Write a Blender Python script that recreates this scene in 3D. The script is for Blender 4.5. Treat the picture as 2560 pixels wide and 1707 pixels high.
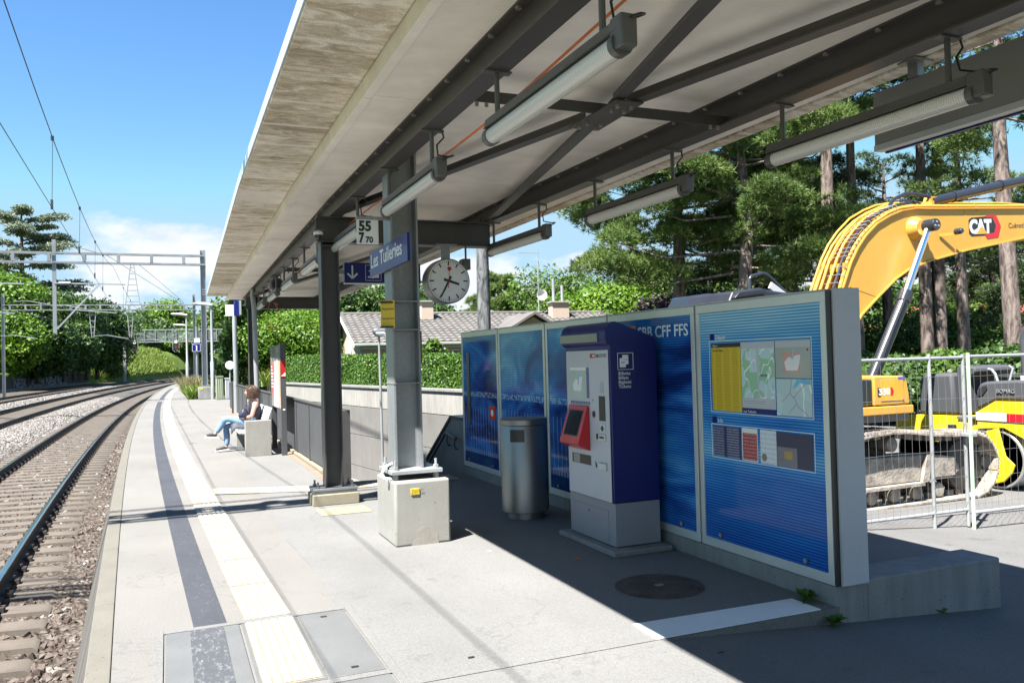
import bpy, bmesh, math, random
import numpy as np
from mathutils import Vector, Matrix
R = math.radians
scene = bpy.context.scene
for o in list(bpy.data.objects): bpy.data.objects.remove(o)
col = scene.collection

# ---------------------------------------------------------------- camera
cam_d = bpy.data.cameras.new('camera'); cam = bpy.data.objects.new('camera', cam_d); col.objects.link(cam)
AX = np.array([[.92272516, .01701633, .38508274], [-.38451422, -.02925166, .92265549], [-.02696452, .99942723, .02044822]])
EYE = np.array([0., 0., 1.65]); FPX = 2066.
cam.matrix_world = Matrix([[AX[0][0], AX[0][1], -AX[0][2], 0], [AX[1][0], AX[1][1], -AX[1][2], 0], [AX[2][0], AX[2][1], -AX[2][2], 1.65], [0, 0, 0, 1]])
cam_d.sensor_width = 36; cam_d.lens = FPX / 2560 * 36; cam_d.clip_start = .05; cam_d.clip_end = 3000
scene.camera = cam
scene.render.resolution_x = 1024; scene.render.resolution_y = 682

# ---------------------------------------------------------------- sky, sun, exposure
SUN = Vector((-.507, -.305, 1)).normalized()
elev = math.asin(SUN.z); azim = math.atan2(SUN.x, SUN.y)
world = bpy.data.worlds.new('World'); scene.world = world; world.use_nodes = True
wn = world.node_tree.nodes; wl = world.node_tree.links; wn.clear()
wo = wn.new('ShaderNodeOutputWorld'); bg = wn.new('ShaderNodeBackground'); wl.new(bg.outputs[0], wo.inputs[0])
sky = wn.new('ShaderNodeTexSky'); sky.sky_type = 'NISHITA'; sky.sun_disc = False
sky.sun_elevation = elev; sky.sun_rotation = azim
sky.altitude = 400; sky.air_density = 1.0; sky.dust_density = .0; sky.ozone_density = 2.2
bg.inputs[1].default_value = .056
# fair-weather cumulus near the horizon, all the way round
tc = wn.new('ShaderNodeTexCoord'); sx = wn.new('ShaderNodeSeparateXYZ'); wl.new(tc.outputs['Generated'], sx.inputs[0])
mpn = wn.new('ShaderNodeMapping'); mpn.inputs['Scale'].default_value = (1, 1, 2.2); mpn.inputs['Location'].default_value = (5.5, 5.5, 2.2)
wl.new(tc.outputs['Generated'], mpn.inputs[0])
cn = wn.new('ShaderNodeTexNoise'); cn.inputs['Scale'].default_value = 3.6; cn.inputs['Detail'].default_value = 9; cn.inputs['Roughness'].default_value = .56
wl.new(mpn.outputs[0], cn.inputs['Vector'])
band = wn.new('ShaderNodeValToRGB'); wl.new(sx.outputs['Z'], band.inputs[0])
band.color_ramp.elements[0].position = 0; band.color_ramp.elements[0].color = (1, 1, 1, 1)
band.color_ramp.elements[1].position = .20; band.color_ramp.elements[1].color = (0, 0, 0, 1)
e = band.color_ramp.elements.new(.12); e.color = (.82, .82, .82, 1)
cm = wn.new('ShaderNodeMath'); cm.operation = 'MULTIPLY_ADD'; wl.new(band.outputs[0], cm.inputs[0]); cm.inputs[1].default_value = .33; wl.new(cn.outputs[0], cm.inputs[2])
cr = wn.new('ShaderNodeValToRGB'); wl.new(cm.outputs[0], cr.inputs[0])
cr.color_ramp.elements[0].position = .745; cr.color_ramp.elements[0].color = (0, 0, 0, 1)
cr.color_ramp.elements[1].position = .82; cr.color_ramp.elements[1].color = (1, 1, 1, 1)
cmix = wn.new('ShaderNodeMixRGB'); wl.new(cr.outputs[0], cmix.inputs[0])
shn = wn.new('ShaderNodeTexNoise'); shn.inputs['Scale'].default_value = 14; shn.inputs['Detail'].default_value = 6; wl.new(mpn.outputs[0], shn.inputs['Vector'])
csh = wn.new('ShaderNodeMixRGB'); wl.new(shn.outputs[0], csh.inputs[0]); csh.inputs[1].default_value = (2.7, 3.0, 3.5, 1); csh.inputs[2].default_value = (5.2, 5.2, 5.2, 1)
hs = wn.new('ShaderNodeHueSaturation'); hs.inputs['Saturation'].default_value = 1.22; wl.new(sky.outputs[0], hs.inputs['Color'])
lim = wn.new('ShaderNodeMixRGB'); lim.blend_type = 'DARKEN'; lim.inputs[0].default_value = 1; wl.new(hs.outputs[0], lim.inputs[1]); lim.inputs[2].default_value = (2.05, 3.15, 4.05, 1)
wl.new(lim.outputs[0], cmix.inputs[1]); wl.new(csh.outputs[0], cmix.inputs[2])
wl.new(cmix.outputs[0], bg.inputs[0])
sl = bpy.data.lights.new('sun', 'SUN'); sl.energy = 5.0; sl.angle = R(.53); sl.color = (1, .965, .9)
so = bpy.data.objects.new('sun', sl); col.objects.link(so); so.rotation_euler = (-SUN).to_track_quat('-Z', 'Y').to_euler(); so.location = (-20, -12, 40)
vs = scene.view_settings; vs.view_transform = 'Standard'; vs.look = 'None'; vs.gamma = 1; vs.exposure = 2.16
try: vs.use_curve_mapping = False
except Exception: pass

# ---------------------------------------------------------------- helpers
ORG = {}
def ray(px, py):
    return AX @ np.array([(px - 1280) / FPX, -(py - 853.5) / FPX, 1.])
def at(px, py, dist):
    d = ray(px, py); d = d / math.hypot(d[0], d[1]) * dist; return Vector((d[0], d[1], d[2] + 1.65))
def XC(off, y): return off + (y - 37) ** 2 / 1600.
def HD(y): return math.atan2(-(y - 37) / 800., 1)      # heading (z rotation) of the curved line
def tag(o, label=None, cat=None, group=None, kind=None):
    if label: o['label'] = label
    if cat: o['category'] = cat
    if group: o['group'] = group
    if kind: o['kind'] = kind
    return o
def thing(name, label, cat, loc=(0, 0, 0), rz=0, group=None):
    o = bpy.data.objects.new(name, None); col.objects.link(o); o.empty_display_size = .2
    o.location = loc; o.rotation_euler = (0, 0, rz); tag(o, label, cat, group)
    ORG[o] = Vector(loc) if not rz else Vector((0, 0, 0)); return o
def copy_tree(o, parent=None):
    c = o.copy(); col.objects.link(c)
    if parent: c.parent = parent
    for ch in list(o.children): copy_tree(ch, c)
    return c
def mesh_obj(name, verts, faces, mat, parent=None, smooth=True, sharp=38, recalc=True):
    me = bpy.data.meshes.new(name)
    me.from_pydata([tuple(v) for v in verts], [], faces)
    if recalc and len(faces) < 30000:
        bm = bmesh.new(); bm.from_mesh(me); bmesh.ops.recalc_face_normals(bm, faces=bm.faces); bm.to_mesh(me); bm.free()
    mats = mat if isinstance(mat, (list, tuple)) else [mat]
    for m in mats: me.materials.append(m)
    if smooth:
        me.polygons.foreach_set('use_smooth', [True] * len(me.polygons)); me.set_sharp_from_angle(angle=R(sharp))
    me.update()
    o = bpy.data.objects.new(name, me); col.objects.link(o)
    if parent: o.parent = parent
    return o
def np_mesh(name, V, nper, mat, parent=None):
    """V: (M*nper,3) array, faces are consecutive runs of nper vertices"""
    V = np.asarray(V, dtype=np.float32).reshape(-1, 3); n = len(V); m = n // nper
    me = bpy.data.meshes.new(name); me.vertices.add(n); me.vertices.foreach_set('co', V.ravel())
    me.loops.add(n); me.loops.foreach_set('vertex_index', np.arange(n, dtype=np.int32))
    me.polygons.add(m); me.polygons.foreach_set('loop_start', np.arange(0, n, nper, dtype=np.int32))
    me.update(calc_edges=True); me.validate()
    me.materials.append(mat)
    o = bpy.data.objects.new(name, me); col.objects.link(o)
    if parent: o.parent = parent
    return o
class MB:
    def __init__(s): s.v = []; s.f = []; s.mi = []
    def add(s, vs, fs):
        b = len(s.v); s.v += [Vector(v) for v in vs]; s.f += [tuple(b + i for i in f) for f in fs]; return s
    def box(s, x0, x1, y0, y1, z0, z1):
        return s.add([(x0, y0, z0), (x1, y0, z0), (x1, y1, z0), (x0, y1, z0), (x0, y0, z1), (x1, y0, z1), (x1, y1, z1), (x0, y1, z1)],
                     [(0, 3, 2, 1), (4, 5, 6, 7), (0, 1, 5, 4), (1, 2, 6, 5), (2, 3, 7, 6), (3, 0, 4, 7)])
    def bar(s, a, b, w, h, up=(0, 0, 1)):
        a = Vector(a); b = Vector(b); d = (b - a).normalized(); u = Vector(up); sd = d.cross(u)
        if sd.length < 1e-4: sd = d.cross(Vector((1, 0, 0)))
        sd.normalize(); u = sd.cross(d).normalized(); sd = sd * w / 2; u = u * h / 2
        return s.add([a - sd - u, a + sd - u, a + sd + u, a - sd + u, b - sd - u, b + sd - u, b + sd + u, b - sd + u],
                     [(0, 3, 2, 1), (4, 5, 6, 7), (0, 1, 5, 4), (1, 2, 6, 5), (2, 3, 7, 6), (3, 0, 4, 7)])
    def tube(s, pts, r, n=8, cap=True):
        pts = [Vector(p) for p in pts]; k = len(pts); rs = r if isinstance(r, (list, tuple)) else [r] * k
        t0 = (pts[1] - pts[0]).normalized(); ref = Vector((0, 0, 1)) if abs(t0.z) < .9 else Vector((1, 0, 0))
        u = t0.cross(ref).normalized(); rings = []
        for i, p in enumerate(pts):
            t = (pts[min(i + 1, k - 1)] - pts[max(i - 1, 0)]).normalized()
            u = (u - t * u.dot(t)).normalized(); w = t.cross(u)
            rings.append([p + (u * math.cos(2 * math.pi * j / n) + w * math.sin(2 * math.pi * j / n)) * rs[i] for j in range(n)])
        b = len(s.v)
        for rg in rings: s.v += rg
        for i in range(k - 1):
            for j in range(n): s.f.append((b + i * n + j, b + i * n + (j + 1) % n, b + (i + 1) * n + (j + 1) % n, b + (i + 1) * n + j))
        if cap: s.f.append(tuple(b + j for j in reversed(range(n)))); s.f.append(tuple(b + (k - 1) * n + j for j in range(n)))
        return s
    def prism(s, poly, axis, a, b):
        def P(p, t):
            return (t, p[0], p[1]) if axis == 'x' else (p[0], t, p[1]) if axis == 'y' else (p[0], p[1], t)
        n = len(poly); vs = [P(p, a) for p in poly] + [P(p, b) for p in poly]
        return s.add(vs, [tuple(range(n)), tuple(reversed(range(n, 2 * n)))] + [(i, (i + 1) % n, n + (i + 1) % n, n + i) for i in range(n)])
    def lathe(s, prof, c, axis='z', n=24):
        c = Vector(c); b = len(s.v)
        for r, t in prof:
            for j in range(n):
                ca = math.cos(2 * math.pi * j / n) * r; sa = math.sin(2 * math.pi * j / n) * r
                s.v.append(c + (Vector((ca, sa, t)) if axis == 'z' else Vector((t, ca, sa)) if axis == 'x' else Vector((ca, t, sa))))
        k = len(prof)
        for i in range(k - 1):
            for j in range(n): s.f.append((b + i * n + j, b + i * n + (j + 1) % n, b + (i + 1) * n + (j + 1) % n, b + (i + 1) * n + j))
        s.f.append(tuple(b + j for j in reversed(range(n)))); s.f.append(tuple(b + (k - 1) * n + j for j in range(n)))
        return s
    def sweep(s, prof, pts, closed=True):
        """profile (side, up) swept along pts in the horizontal plane"""
        pts = [Vector(p) for p in pts]; k = len(pts); n = len(prof); b = len(s.v)
        for i, p in enumerate(pts):
            t = (pts[min(i + 1, k - 1)] - pts[max(i - 1, 0)]); t.z = 0; t.normalize(); sd = Vector((t.y, -t.x, 0))
            for a, u in prof: s.v.append(p + sd * a + Vector((0, 0, u)))
        m = n if closed else n - 1
        for i in range(k - 1):
            for j in range(m): s.f.append((b + i * n + j, b + i * n + (j + 1) % n, b + (i + 1) * n + (j + 1) % n, b + (i + 1) * n + j))
        if closed: s.f.append(tuple(b + j for j in range(n))); s.f.append(tuple(b + (k - 1) * n + j for j in reversed(range(n))))
        return s
    def build(s, name, mat, parent=None, bevel=0, smooth=True, label=None, seg=2, sharp=38):
        root = parent
        while root is not None and root.parent is not None: root = root.parent
        off = ORG.get(root, Vector((0, 0, 0)))
        o = mesh_obj(name, [v - off for v in s.v], s.f, mat, parent, smooth, sharp)
        if bevel:
            m = o.modifiers.new('bevel', 'BEVEL'); m.width = bevel; m.segments = seg; m.limit_method = 'ANGLE'; m.angle_limit = R(40)
        if label: o['label'] = label
        return o
def BX(name, mat, parent, x0, x1, y0, y1, z0, z1, bevel=0):
    return MB().box(x0, x1, y0, y1, z0, z1).build(name, mat, parent, bevel)
def hbeam(mb, a, b, h, w, tf=.012, tw=.009, z_is='bottom'):
    """I section lying horizontally between a and b (points on the bottom centre line)"""
    prof = [(-w/2, 0), (w/2, 0), (w/2, tf), (tw/2, tf), (tw/2, h-tf), (w/2, h-tf), (w/2, h), (-w/2, h), (-w/2, h-tf), (-tw/2, h-tf), (-tw/2, tf), (-w/2, tf)]
    return mb.sweep(prof, [a, b])
def hcol(mb, x, y, z0, z1, w, d, tf=.016, tw=.011):
    """H column, flanges facing +-x"""
    poly = [(x-w/2, y-d/2), (x-w/2+tf, y-d/2), (x-w/2+tf, y-tw/2), (x+w/2-tf, y-tw/2), (x+w/2-tf, y-d/2), (x+w/2, y-d/2),
            (x+w/2, y+d/2), (x+w/2-tf, y+d/2), (x+w/2-tf, y+tw/2), (x-w/2+tf, y+tw/2), (x-w/2+tf, y+d/2), (x-w/2, y+d/2)]
    return mb.prism(poly, 'z', z0, z1)
def text(s, size, loc, right, up, mat, parent, name='lettering', align='LEFT', bold=0., width=None, depth=.0015, squeeze=1.):
    cu = bpy.data.curves.new('t', 'FONT'); cu.body = s; cu.size = size; cu.align_x = align; cu.extrude = depth; cu.offset = bold; cu.resolution_u = 3
    t = bpy.data.objects.new('t', cu); col.objects.link(t)
    dg = bpy.context.evaluated_depsgraph_get(); me = bpy.data.meshes.new_from_object(t.evaluated_get(dg)); bpy.data.objects.remove(t)
    r = Vector(right).normalized(); u = Vector(up).normalized(); n = r.cross(u)
    root = parent
    while root is not None and root.parent is not None: root = root.parent
    L = Vector(loc) - ORG.get(root, Vector((0, 0, 0)))
    if width:
        xs = [v.co.x for v in me.vertices]; squeeze = width / (max(xs) - min(xs))
    me.transform(Matrix([[r.x*squeeze, u.x, n.x, L.x], [r.y*squeeze, u.y, n.y, L.y], [r.z*squeeze, u.z, n.z, L.z], [0, 0, 0, 1]]))
    me.materials.clear(); me.materials.append(mat)
    o = bpy.data.objects.new(name, me); col.objects.link(o); o.parent = parent; return o

# ---------------------------------------------------------------- materials
MATS = {}
PMK = {'excavator yellow': .82, 'roller yellow': .82, 'concrete roof tile': .9, 'peach plaster': .8, 'red roof tile': .85, 'white thermoplastic': .82, 'steel lid': .8, 'sign yellow': .9, 'light blue denim': .85, 'white slat': .8, 'skin': .85, 'grey plastic hood': .6, 'white paint': .9, 'polished rail head': .9, 'green cabinet': .7, 'galv far': .8, 'anthracite sheet': .85, 'machine light grey': 1.1}
def S(r, g, b):
    f = lambda c: (c / 255 / 12.92) if c / 255 <= .04045 else ((c / 255 + .055) / 1.055) ** 2.4
    return (f(r), f(g), f(b))
class NT:
    def __init__(s, name):
        s.m = bpy.data.materials.new(name); s.m.use_nodes = True; s.t = s.m.node_tree; s.n = s.t.nodes; s.l = s.t.links
        s.p = s.n['Principled BSDF']; s.out = s.n['Material Output']
        g = s.n.new('ShaderNodeNewGeometry'); s.pos = g.outputs['Position']; s.nor = g.outputs['Normal']
    def noise(s, scale, detail=4, rough=.55, vec=None, sc=None, dist=0):
        v = vec or s.pos
        if sc:
            mp = s.n.new('ShaderNodeMapping'); mp.inputs['Scale'].default_value = sc; s.l.new(v, mp.inputs[0]); v = mp.outputs[0]
        t = s.n.new('ShaderNodeTexNoise'); t.inputs['Scale'].default_value = scale; t.inputs['Detail'].default_value = detail
        t.inputs['Roughness'].default_value = rough; t.inputs['Distortion'].default_value = dist; s.l.new(v, t.inputs['Vector']); return t.outputs[0]
    def ramp(s, fac, stops):
        r = s.n.new('ShaderNodeValToRGB'); s.l.new(fac, r.inputs[0]); els = r.color_ramp.elements
        for i, (p, c) in enumerate(stops):
            el = els[i] if i < 2 else els.new(p)
            el.position = p
        for i, (p, c) in enumerate(sorted(stops, key=lambda q: q[0])):
            els[i].position = p; els[i].color = (*c, 1) if len(c) == 3 else c
        return r.outputs[0]
    def mix(s, fac, a, b, mode='MIX'):
        m = s.n.new('ShaderNodeMixRGB'); m.blend_type = mode
        for i, q in enumerate((fac, a, b)):
            if hasattr(q, 'is_output'): s.l.new(q, m.inputs[i])
            elif i == 0: m.inputs[0].default_value = q
            else: m.inputs[i].default_value = (*q, 1)
        return m.outputs[0]
    def math(s, op, a, b=0, c=0):
        m = s.n.new('ShaderNodeMath'); m.operation = op
        for i, q in enumerate((a, b, c)):
            if hasattr(q, 'is_output'): s.l.new(q, m.inputs[i])
            else: m.inputs[i].default_value = q
        return m.outputs[0]
    def sep(s, vec=None):
        x = s.n.new('ShaderNodeSeparateXYZ'); s.l.new(vec or s.pos, x.inputs[0]); return x.outputs
    def bump(s, h, strength=.3, dist=.01):
        b = s.n.new('ShaderNodeBump'); b.inputs['Strength'].default_value = strength; b.inputs['Distance'].default_value = dist
        s.l.new(h, b.inputs['Height']); s.l.new(b.outputs[0], s.p.inputs['Normal'])
    def set(s, color=None, rough=None, metal=0, spec=.5, coat=0):
        if color is not None:
            if hasattr(color, 'is_output'): s.l.new(color, s.p.inputs['Base Color'])
            else: s.p.inputs['Base Color'].default_value = (*color, 1)
        if rough is not None:
            if hasattr(rough, 'is_output'): s.l.new(rough, s.p.inputs['Roughness'])
            else: s.p.inputs['Roughness'].default_value = rough
        s.p.inputs['Metallic'].default_value = metal; s.p.inputs['Specular IOR Level'].default_value = spec; s.p.inputs['Coat Weight'].default_value = coat
        return s.m
def mul(c, k): return tuple(min(1, x * k) for x in c)
def pm(name, c, rough=.55, metal=0, var=.12, scale=3., fine=0, bump=0, bscale=80, spec=.5, coat=0, c2=None):
    """painted / plain surface with uneven tone, faint wear and relief"""
    t = NT(name); n = t.noise(scale, 5); c = mul(c, PMK.get(name, 1))
    cc = t.ramp(n, [(.3, mul(c, 1 - var)), (.7, c2 or mul(c, 1 + var))])
    if fine:
        n2 = t.noise(bscale, 3); cc = t.mix(1, cc, t.ramp(n2, [(.3, (1 - fine,) * 3), (.7, (1 + fine,) * 3)]), 'MULTIPLY')
    rr = t.math('MULTIPLY_ADD', n, .25 * rough, rough * .88)
    if bump: t.bump(t.noise(bscale, 4), bump)
    MATS[name] = t.set(cc, rr, metal, spec, coat); return t.m
def asphalt(name, c, stain=.12, speck=.5, bs=260):
    t = NT(name); c = mul(c, .82)
    big = t.ramp(t.noise(.55, 6, .6), [(.3, mul(c, 1 - stain)), (.7, mul(c, 1 + stain))])
    sp = t.ramp(t.noise(bs, 2, .7), [(.36, (1 - speck,) * 3), (.5, (.92,) * 3), (.66, (1, 1, 1))])
    cc = t.mix(1, big, sp, 'MULTIPLY'); cc = t.mix(1, cc, t.ramp(t.noise(85, 3, .8), [(.36, (.74,) * 3), (.6, (1.0,) * 3)]), 'MULTIPLY')
    cc = t.mix(1, cc, t.ramp(t.noise(1.6, 5, .6, sc=(1, .35, 1)), [(.35, (.93,) * 3), (.6, (1, 1, 1))]), 'MULTIPLY')
    dots = t.ramp(t.noise(3.1, 3, .4), [(.70, (1, 1, 1)), (.76, (.72, .7, .68))])
    cc = t.mix(1, cc, dots, 'MULTIPLY')
    v = t.n.new('ShaderNodeTexVoronoi'); v.inputs['Scale'].default_value = 2.3; t.l.new(t.pos, v.inputs['Vector'])
    cc = t.mix(t.math('MULTIPLY', t.math('LESS_THAN', v.outputs['Distance'], .045), .45), cc, mul(c, .35))
    ck = t.math('ABSOLUTE', t.math('SUBTRACT', t.noise(.5, 5, .6, dist=.4), .5)); cc = t.mix(t.ramp(ck, [(.0, (.4,) * 3), (.004, (0, 0, 0))]), cc, mul(c, .45))
    t.bump(t.noise(bs * .8, 3), .45, .006)
    MATS[name] = t.set(cc, .88, 0, .3); return t.m
def concrete(name, c, stain=.16, streak=0., sc=2., bump=.25, pits=True):
    t = NT(name); c = mul(c, .84)
    a = t.ramp(t.noise(sc, 7, .62), [(.28, mul(c, 1 - stain)), (.72, mul(c, 1 + stain * .7))])
    f = t.ramp(t.noise(120, 3), [(.3, (.84,) * 3), (.7, (1, 1, 1))]); a = t.mix(1, a, f, 'MULTIPLY')
    if streak:
        s = t.noise(3.2, 6, .65, sc=(3, 3, .22)); a = t.mix(1, a, t.ramp(s, [(.38, (1 - streak,) * 3), (.6, (1, 1, 1))]), 'MULTIPLY')
    if pits:
        v = t.noise(45, 2, .3); a = t.mix(1, a, t.ramp(v, [(.7, (1, 1, 1)), (.76, (.55, .53, .5))]), 'MULTIPLY')
    t.bump(t.noise(70, 5), bump, .006)
    MATS[name] = t.set(a, .85, 0, .3); return t.m
def leafmat(name, c, c2, trans=.3, sc=.7, rough=.5):
    t = NT(name)
    cc = t.ramp(t.noise(sc, 3), [(.3, mul(c, .72)), (.5, c), (.72, c2)])
    cc = t.mix(1, cc, t.ramp(t.noise(sc * 14, 2), [(.35, (.62, .66, .6)), (.65, (1, 1, 1))]), 'MULTIPLY')
    t.set(cc, rough, 0, .35)
    tr = t.n.new('ShaderNodeBsdfTranslucent'); t.l.new(cc, tr.inputs[0]); mx = t.n.new('ShaderNodeMixShader'); mx.inputs[0].default_value = trans
    t.l.new(t.p.outputs[0], mx.inputs[1]); t.l.new(tr.outputs[0], mx.inputs[2]); t.l.new(mx.outputs[0], t.out.inputs[0])
    MATS[name] = t.m; return t.m
M = {}
M['plat'] = asphalt('platform asphalt pale', (.216, .208, .197), .08, .26)
M['plat2'] = asphalt('platform asphalt grey', (.214, .212, .209), .10, .36)
M['fore'] = asphalt('forecourt asphalt', (.175, .172, .17), .14, .45, 190)
M['kerb'] = concrete('kerb concrete', (.15, .142, .12), .12, 0, 3)
M['conc'] = concrete('pale concrete', (.29, .285, .262), .12, .06, 2.4)
M['conc2'] = concrete('plinth concrete', (.27, .27, .265), .16, .18, 2.)
M['wallc'] = concrete('retaining concrete', (.36, .345, .32), .16, .2, 1.1)
M['wallbase'] = concrete('lower wall concrete', (.20, .193, .182), .1, .12, 1.2)
M['sleep'] = concrete('sleeper concrete', (.135, .115, .096), .24, 0, 3.)
M['cream'] = concrete('yellowed concrete', (.27, .245, .18), .16, .05, 3.)
def m_soffit():
    t = NT('soffit concrete'); c = (.86, .81, .73)
    a = t.ramp(t.noise(1.1, 6, .6), [(.3, mul(c, .84)), (.72, mul(c, 1.1))])
    s = t.noise(3, 5, .6, sc=(1, 1.6, 1)); a = t.mix(1, a, t.ramp(s, [(.3, (.92,) * 3), (.6, (1, 1, 1))]), 'MULTIPLY')
    f = t.ramp(t.noise(26, 4, .6), [(.66, (1, 1, 1)), (.8, (.7, .66, .6))]); a = t.mix(1, a, f, 'MULTIPLY')
    t.bump(t.noise(40, 4), .12, .004); return t.set(a, .8, 0, .3)
M['soffit'] = m_soffit()
def m_eave():
    t = NT('weathered eave concrete'); c = (.86, .815, .725)
    a = t.ramp(t.noise(1.3, 6, .6), [(.3, mul(c, .86)), (.72, mul(c, 1.08))])
    y = t.sep()[1]
    bandn = t.noise(1.25, 5, .55, sc=(.25, 1, 1))
    blot = t.noise(6, 7, .7, sc=(.8, 1.6, 1), dist=.8)
    wn_ = t.n.new('ShaderNodeTexWhiteNoise'); wn_.noise_dimensions = '1D'; t.l.new(t.math('FLOOR', t.math('DIVIDE', t.math('ADD', y, 50.), .66)), wn_.inputs['W'])
    k = t.math('ADD', t.math('ADD', t.math('MULTIPLY', bandn, .55), t.math('MULTIPLY', blot, .8)), t.math('MULTIPLY_ADD', wn_.outputs[0], .16, .05))
    a = t.mix(1, a, t.ramp(k, [(.70, (1, 1, 1)), (.79, (.80, .76, .67)), (.91, (.54, .485, .395)), (1., (.42, .375, .30))]), 'MULTIPLY')
    ln = t.math('PINGPONG', t.math('ADD', y, t.math('MULTIPLY', t.noise(4, 3), .06)), .33); a = t.mix(t.ramp(ln, [(.012, (.75,) * 3), (.045, (0, 0, 0))]), a, mul(c, .95))
    f = t.ramp(t.noise(60, 4, .6), [(.3, (.78,) * 3), (.62, (1, 1, 1))]); a = t.mix(1, a, f, 'MULTIPLY')
    t.bump(blot, .2, .006); return t.set(a, .85, 0, .3)
M['eave'] = m_eave()
def m_galv(name, c, rough=.45, metal=.55):
    t = NT(name); v = t.n.new('ShaderNodeTexVoronoi'); v.inputs['Scale'].default_value = 55; t.l.new(t.pos, v.inputs['Vector'])
    a = t.mix(1, t.ramp(t.noise(2.2, 5, sc=(1, 1, .35)), [(.3, mul(c, .78)), (.7, mul(c, 1.15))]), t.ramp(t.sep(v.outputs['Color'])[0], [(0, (.88,) * 3), (1, (1, 1, 1))]), 'MULTIPLY')
    w = t.ramp(t.noise(9, 5, .7, sc=(1, 1, .3)), [(.62, (0, 0, 0)), (.75, (.35,) * 3)]); a = t.mix(w, a, mul(c, 1.6))
    return t.set(a, rough, metal, .5)
M['galv'] = m_galv('galvanised steel', (.28, .295, .31))
M['fwire'] = pm('fence wire', (.16, .165, .17), .45, .4, .1)
M['galvl'] = m_galv('galvanised pale', (.32, .335, .345), .4, .3)
M['anth'] = pm('anthracite paint', (.055, .053, .053), .42, 0, .12, 4, .1, .04, 150)
M['anth2'] = pm('anthracite sheet', (.065, .068, .075), .38, 0, .1, 2, .1)
M['beam'] = pm('grey beam paint', (.06, .057, .055), .45, 0, .1, 3, .1, .04, 120)
M['bolt'] = pm('bolt steel', (.26, .25, .24), .4, .3, .2, 30)
M['alu'] = pm('aluminium frame', (.52, .56, .56), .35, .35, .06, 3)
M['alud'] = pm('grey lacquer', (.40, .41, .44), .38, 0, .05, 2)
M['steel'] = None
def m_brushed():
    t = NT('brushed stainless'); n = t.noise(30, 4, .6, sc=(1, 1, 30)); a = t.ramp(n, [(.3, (.25, .25, .26)), (.7, (.28, .28, .28))])
    g = t.noise(5, 5, .65); r = t.ramp(g, [(.35, (.42,) * 3), (.7, (.47,) * 3)])
    return t.set(a, r, .95, .5)
M['steel'] = m_brushed()
M['chrome'] = pm('mirror strip', (.3, .3, .3), .38, 1, .02)
M['railside'] = pm('rusty rail', (.03, .024, .02), .75, 0, .3, 6, .2, .1, 60)
M['railtop'] = pm('polished rail head', (.62, .65, .70), .18, 1, .06, 2)
M['blue'] = pm('machine blue', (.004, .008, .10), .4, 0, .06, 2)
M['signblue'] = pm('enamel blue', (.008, .014, .13), .3, 0, .08, 2, spec=.3)
M['white'] = pm('white paint', (.72, .72, .71), .4, 0, .05, 6)
M['white2'] = pm('white thermoplastic', (.315, .30, .265), .6, 0, .1, 5, .12, .15, 120)
M['cremebase'] = pm('cream tile base', (.20, .172, .125), .7, 0, .2, 9, .2)
M['hoodblack'] = pm('black hood', (.016, .018, .024), .45, 0, .1, 2)
M['black'] = pm('black rubber', (.018, .018, .02), .5, 0, .2, 8)
M['red'] = pm('red lacquer', (.42, .010, .018), .3, 0, .06, 3, coat=.1)
M['dred'] = pm('logo red', (.36, .01, .012), .35, 0, .05)
M['yel'] = pm('sign yellow', (.62, .42, .02), .45, 0, .06, 5)
M['orange'] = pm('orange cable', (.62, .14, .03), .5, 0, .1)
M['mgrey'] = pm('machine light grey', (.37, .385, .42), .42, 0, .04, 2)
M['mgrey2'] = pm('machine base grey', (.20, .21, .24), .4, 0, .06, 2)
M['dark'] = pm('dark recess', (.02, .02, .022), .4, 0, .2)
M['stripe'] = None
def m_stripe():
    t = NT('worn dark stripe'); c = (.038, .041, .05)
    w = t.ramp(t.noise(34, 5, .75, sc=(1, .6, 1), dist=1.5), [(.60, (0, 0, 0)), (.66, (1, 1, 1))])
    a = t.mix(t.math('MULTIPLY', w, .6), t.ramp(t.noise(1.5, 4), [(.3, mul(c, .85)), (.7, mul(c, 1.15))]), (.2, .2, .19))
    t.bump(t.noise(200, 3), .4, .005); return t.set(a, .75, 0, .35)
M['stripe'] = m_stripe()
def m_stripe2():
    t = NT('scuffed dark stripe'); c = (.052, .056, .064)
    w = t.ramp(t.noise(42, 8, .8, sc=(1, .35, 1), dist=.3), [(.52, (0, 0, 0)), (.64, (1, 1, 1))])
    a = t.mix(t.math('MULTIPLY', w, .75), c, (.2, .2, .2)); return t.set(a, .7, 0, .35)
M['stripe2'] = m_stripe2()
M['lid'] = pm('steel lid', (.135, .138, .14), .6, .1, .08, 3, .12, .12, 160)
def m_iron():
    t = NT('cast iron cover'); b = t.n.new('ShaderNodeTexVoronoi'); b.inputs['Scale'].default_value = 60; t.l.new(t.pos, b.inputs['Vector'])
    a = t.ramp(t.noise(6, 5), [(.3, (.05, .04, .035)), (.7, (.11, .085, .07))]); t.bump(b.outputs[0], .8, .006); return t.set(a, .65, .3, .4)
M['iron'] = m_iron()
def m_ballast(name, c1, c2, dirt=(.10, .075, .055)):
    t = NT(name); v = t.n.new('ShaderNodeTexVoronoi'); v.inputs['Scale'].default_value = 17; t.l.new(t.pos, v.inputs['Vector'])
    a = t.mix(v.outputs['Color'], c1, c2); d = t.ramp(v.outputs['Distance'], [(.1, (1, 1, 1)), (.62, (.25, .24, .22))]); a = t.mix(1, a, d, 'MULTIPLY')
    a = t.mix(t.ramp(t.noise(.9, 5), [(.4, (0, 0, 0)), (.7, (.55,) * 3)]), a, dirt); h = t.math('MULTIPLY', v.outputs['Distance'], -1); t.bump(h, 1., .05)
    return t.set(a, .9, 0, .3)
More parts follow.
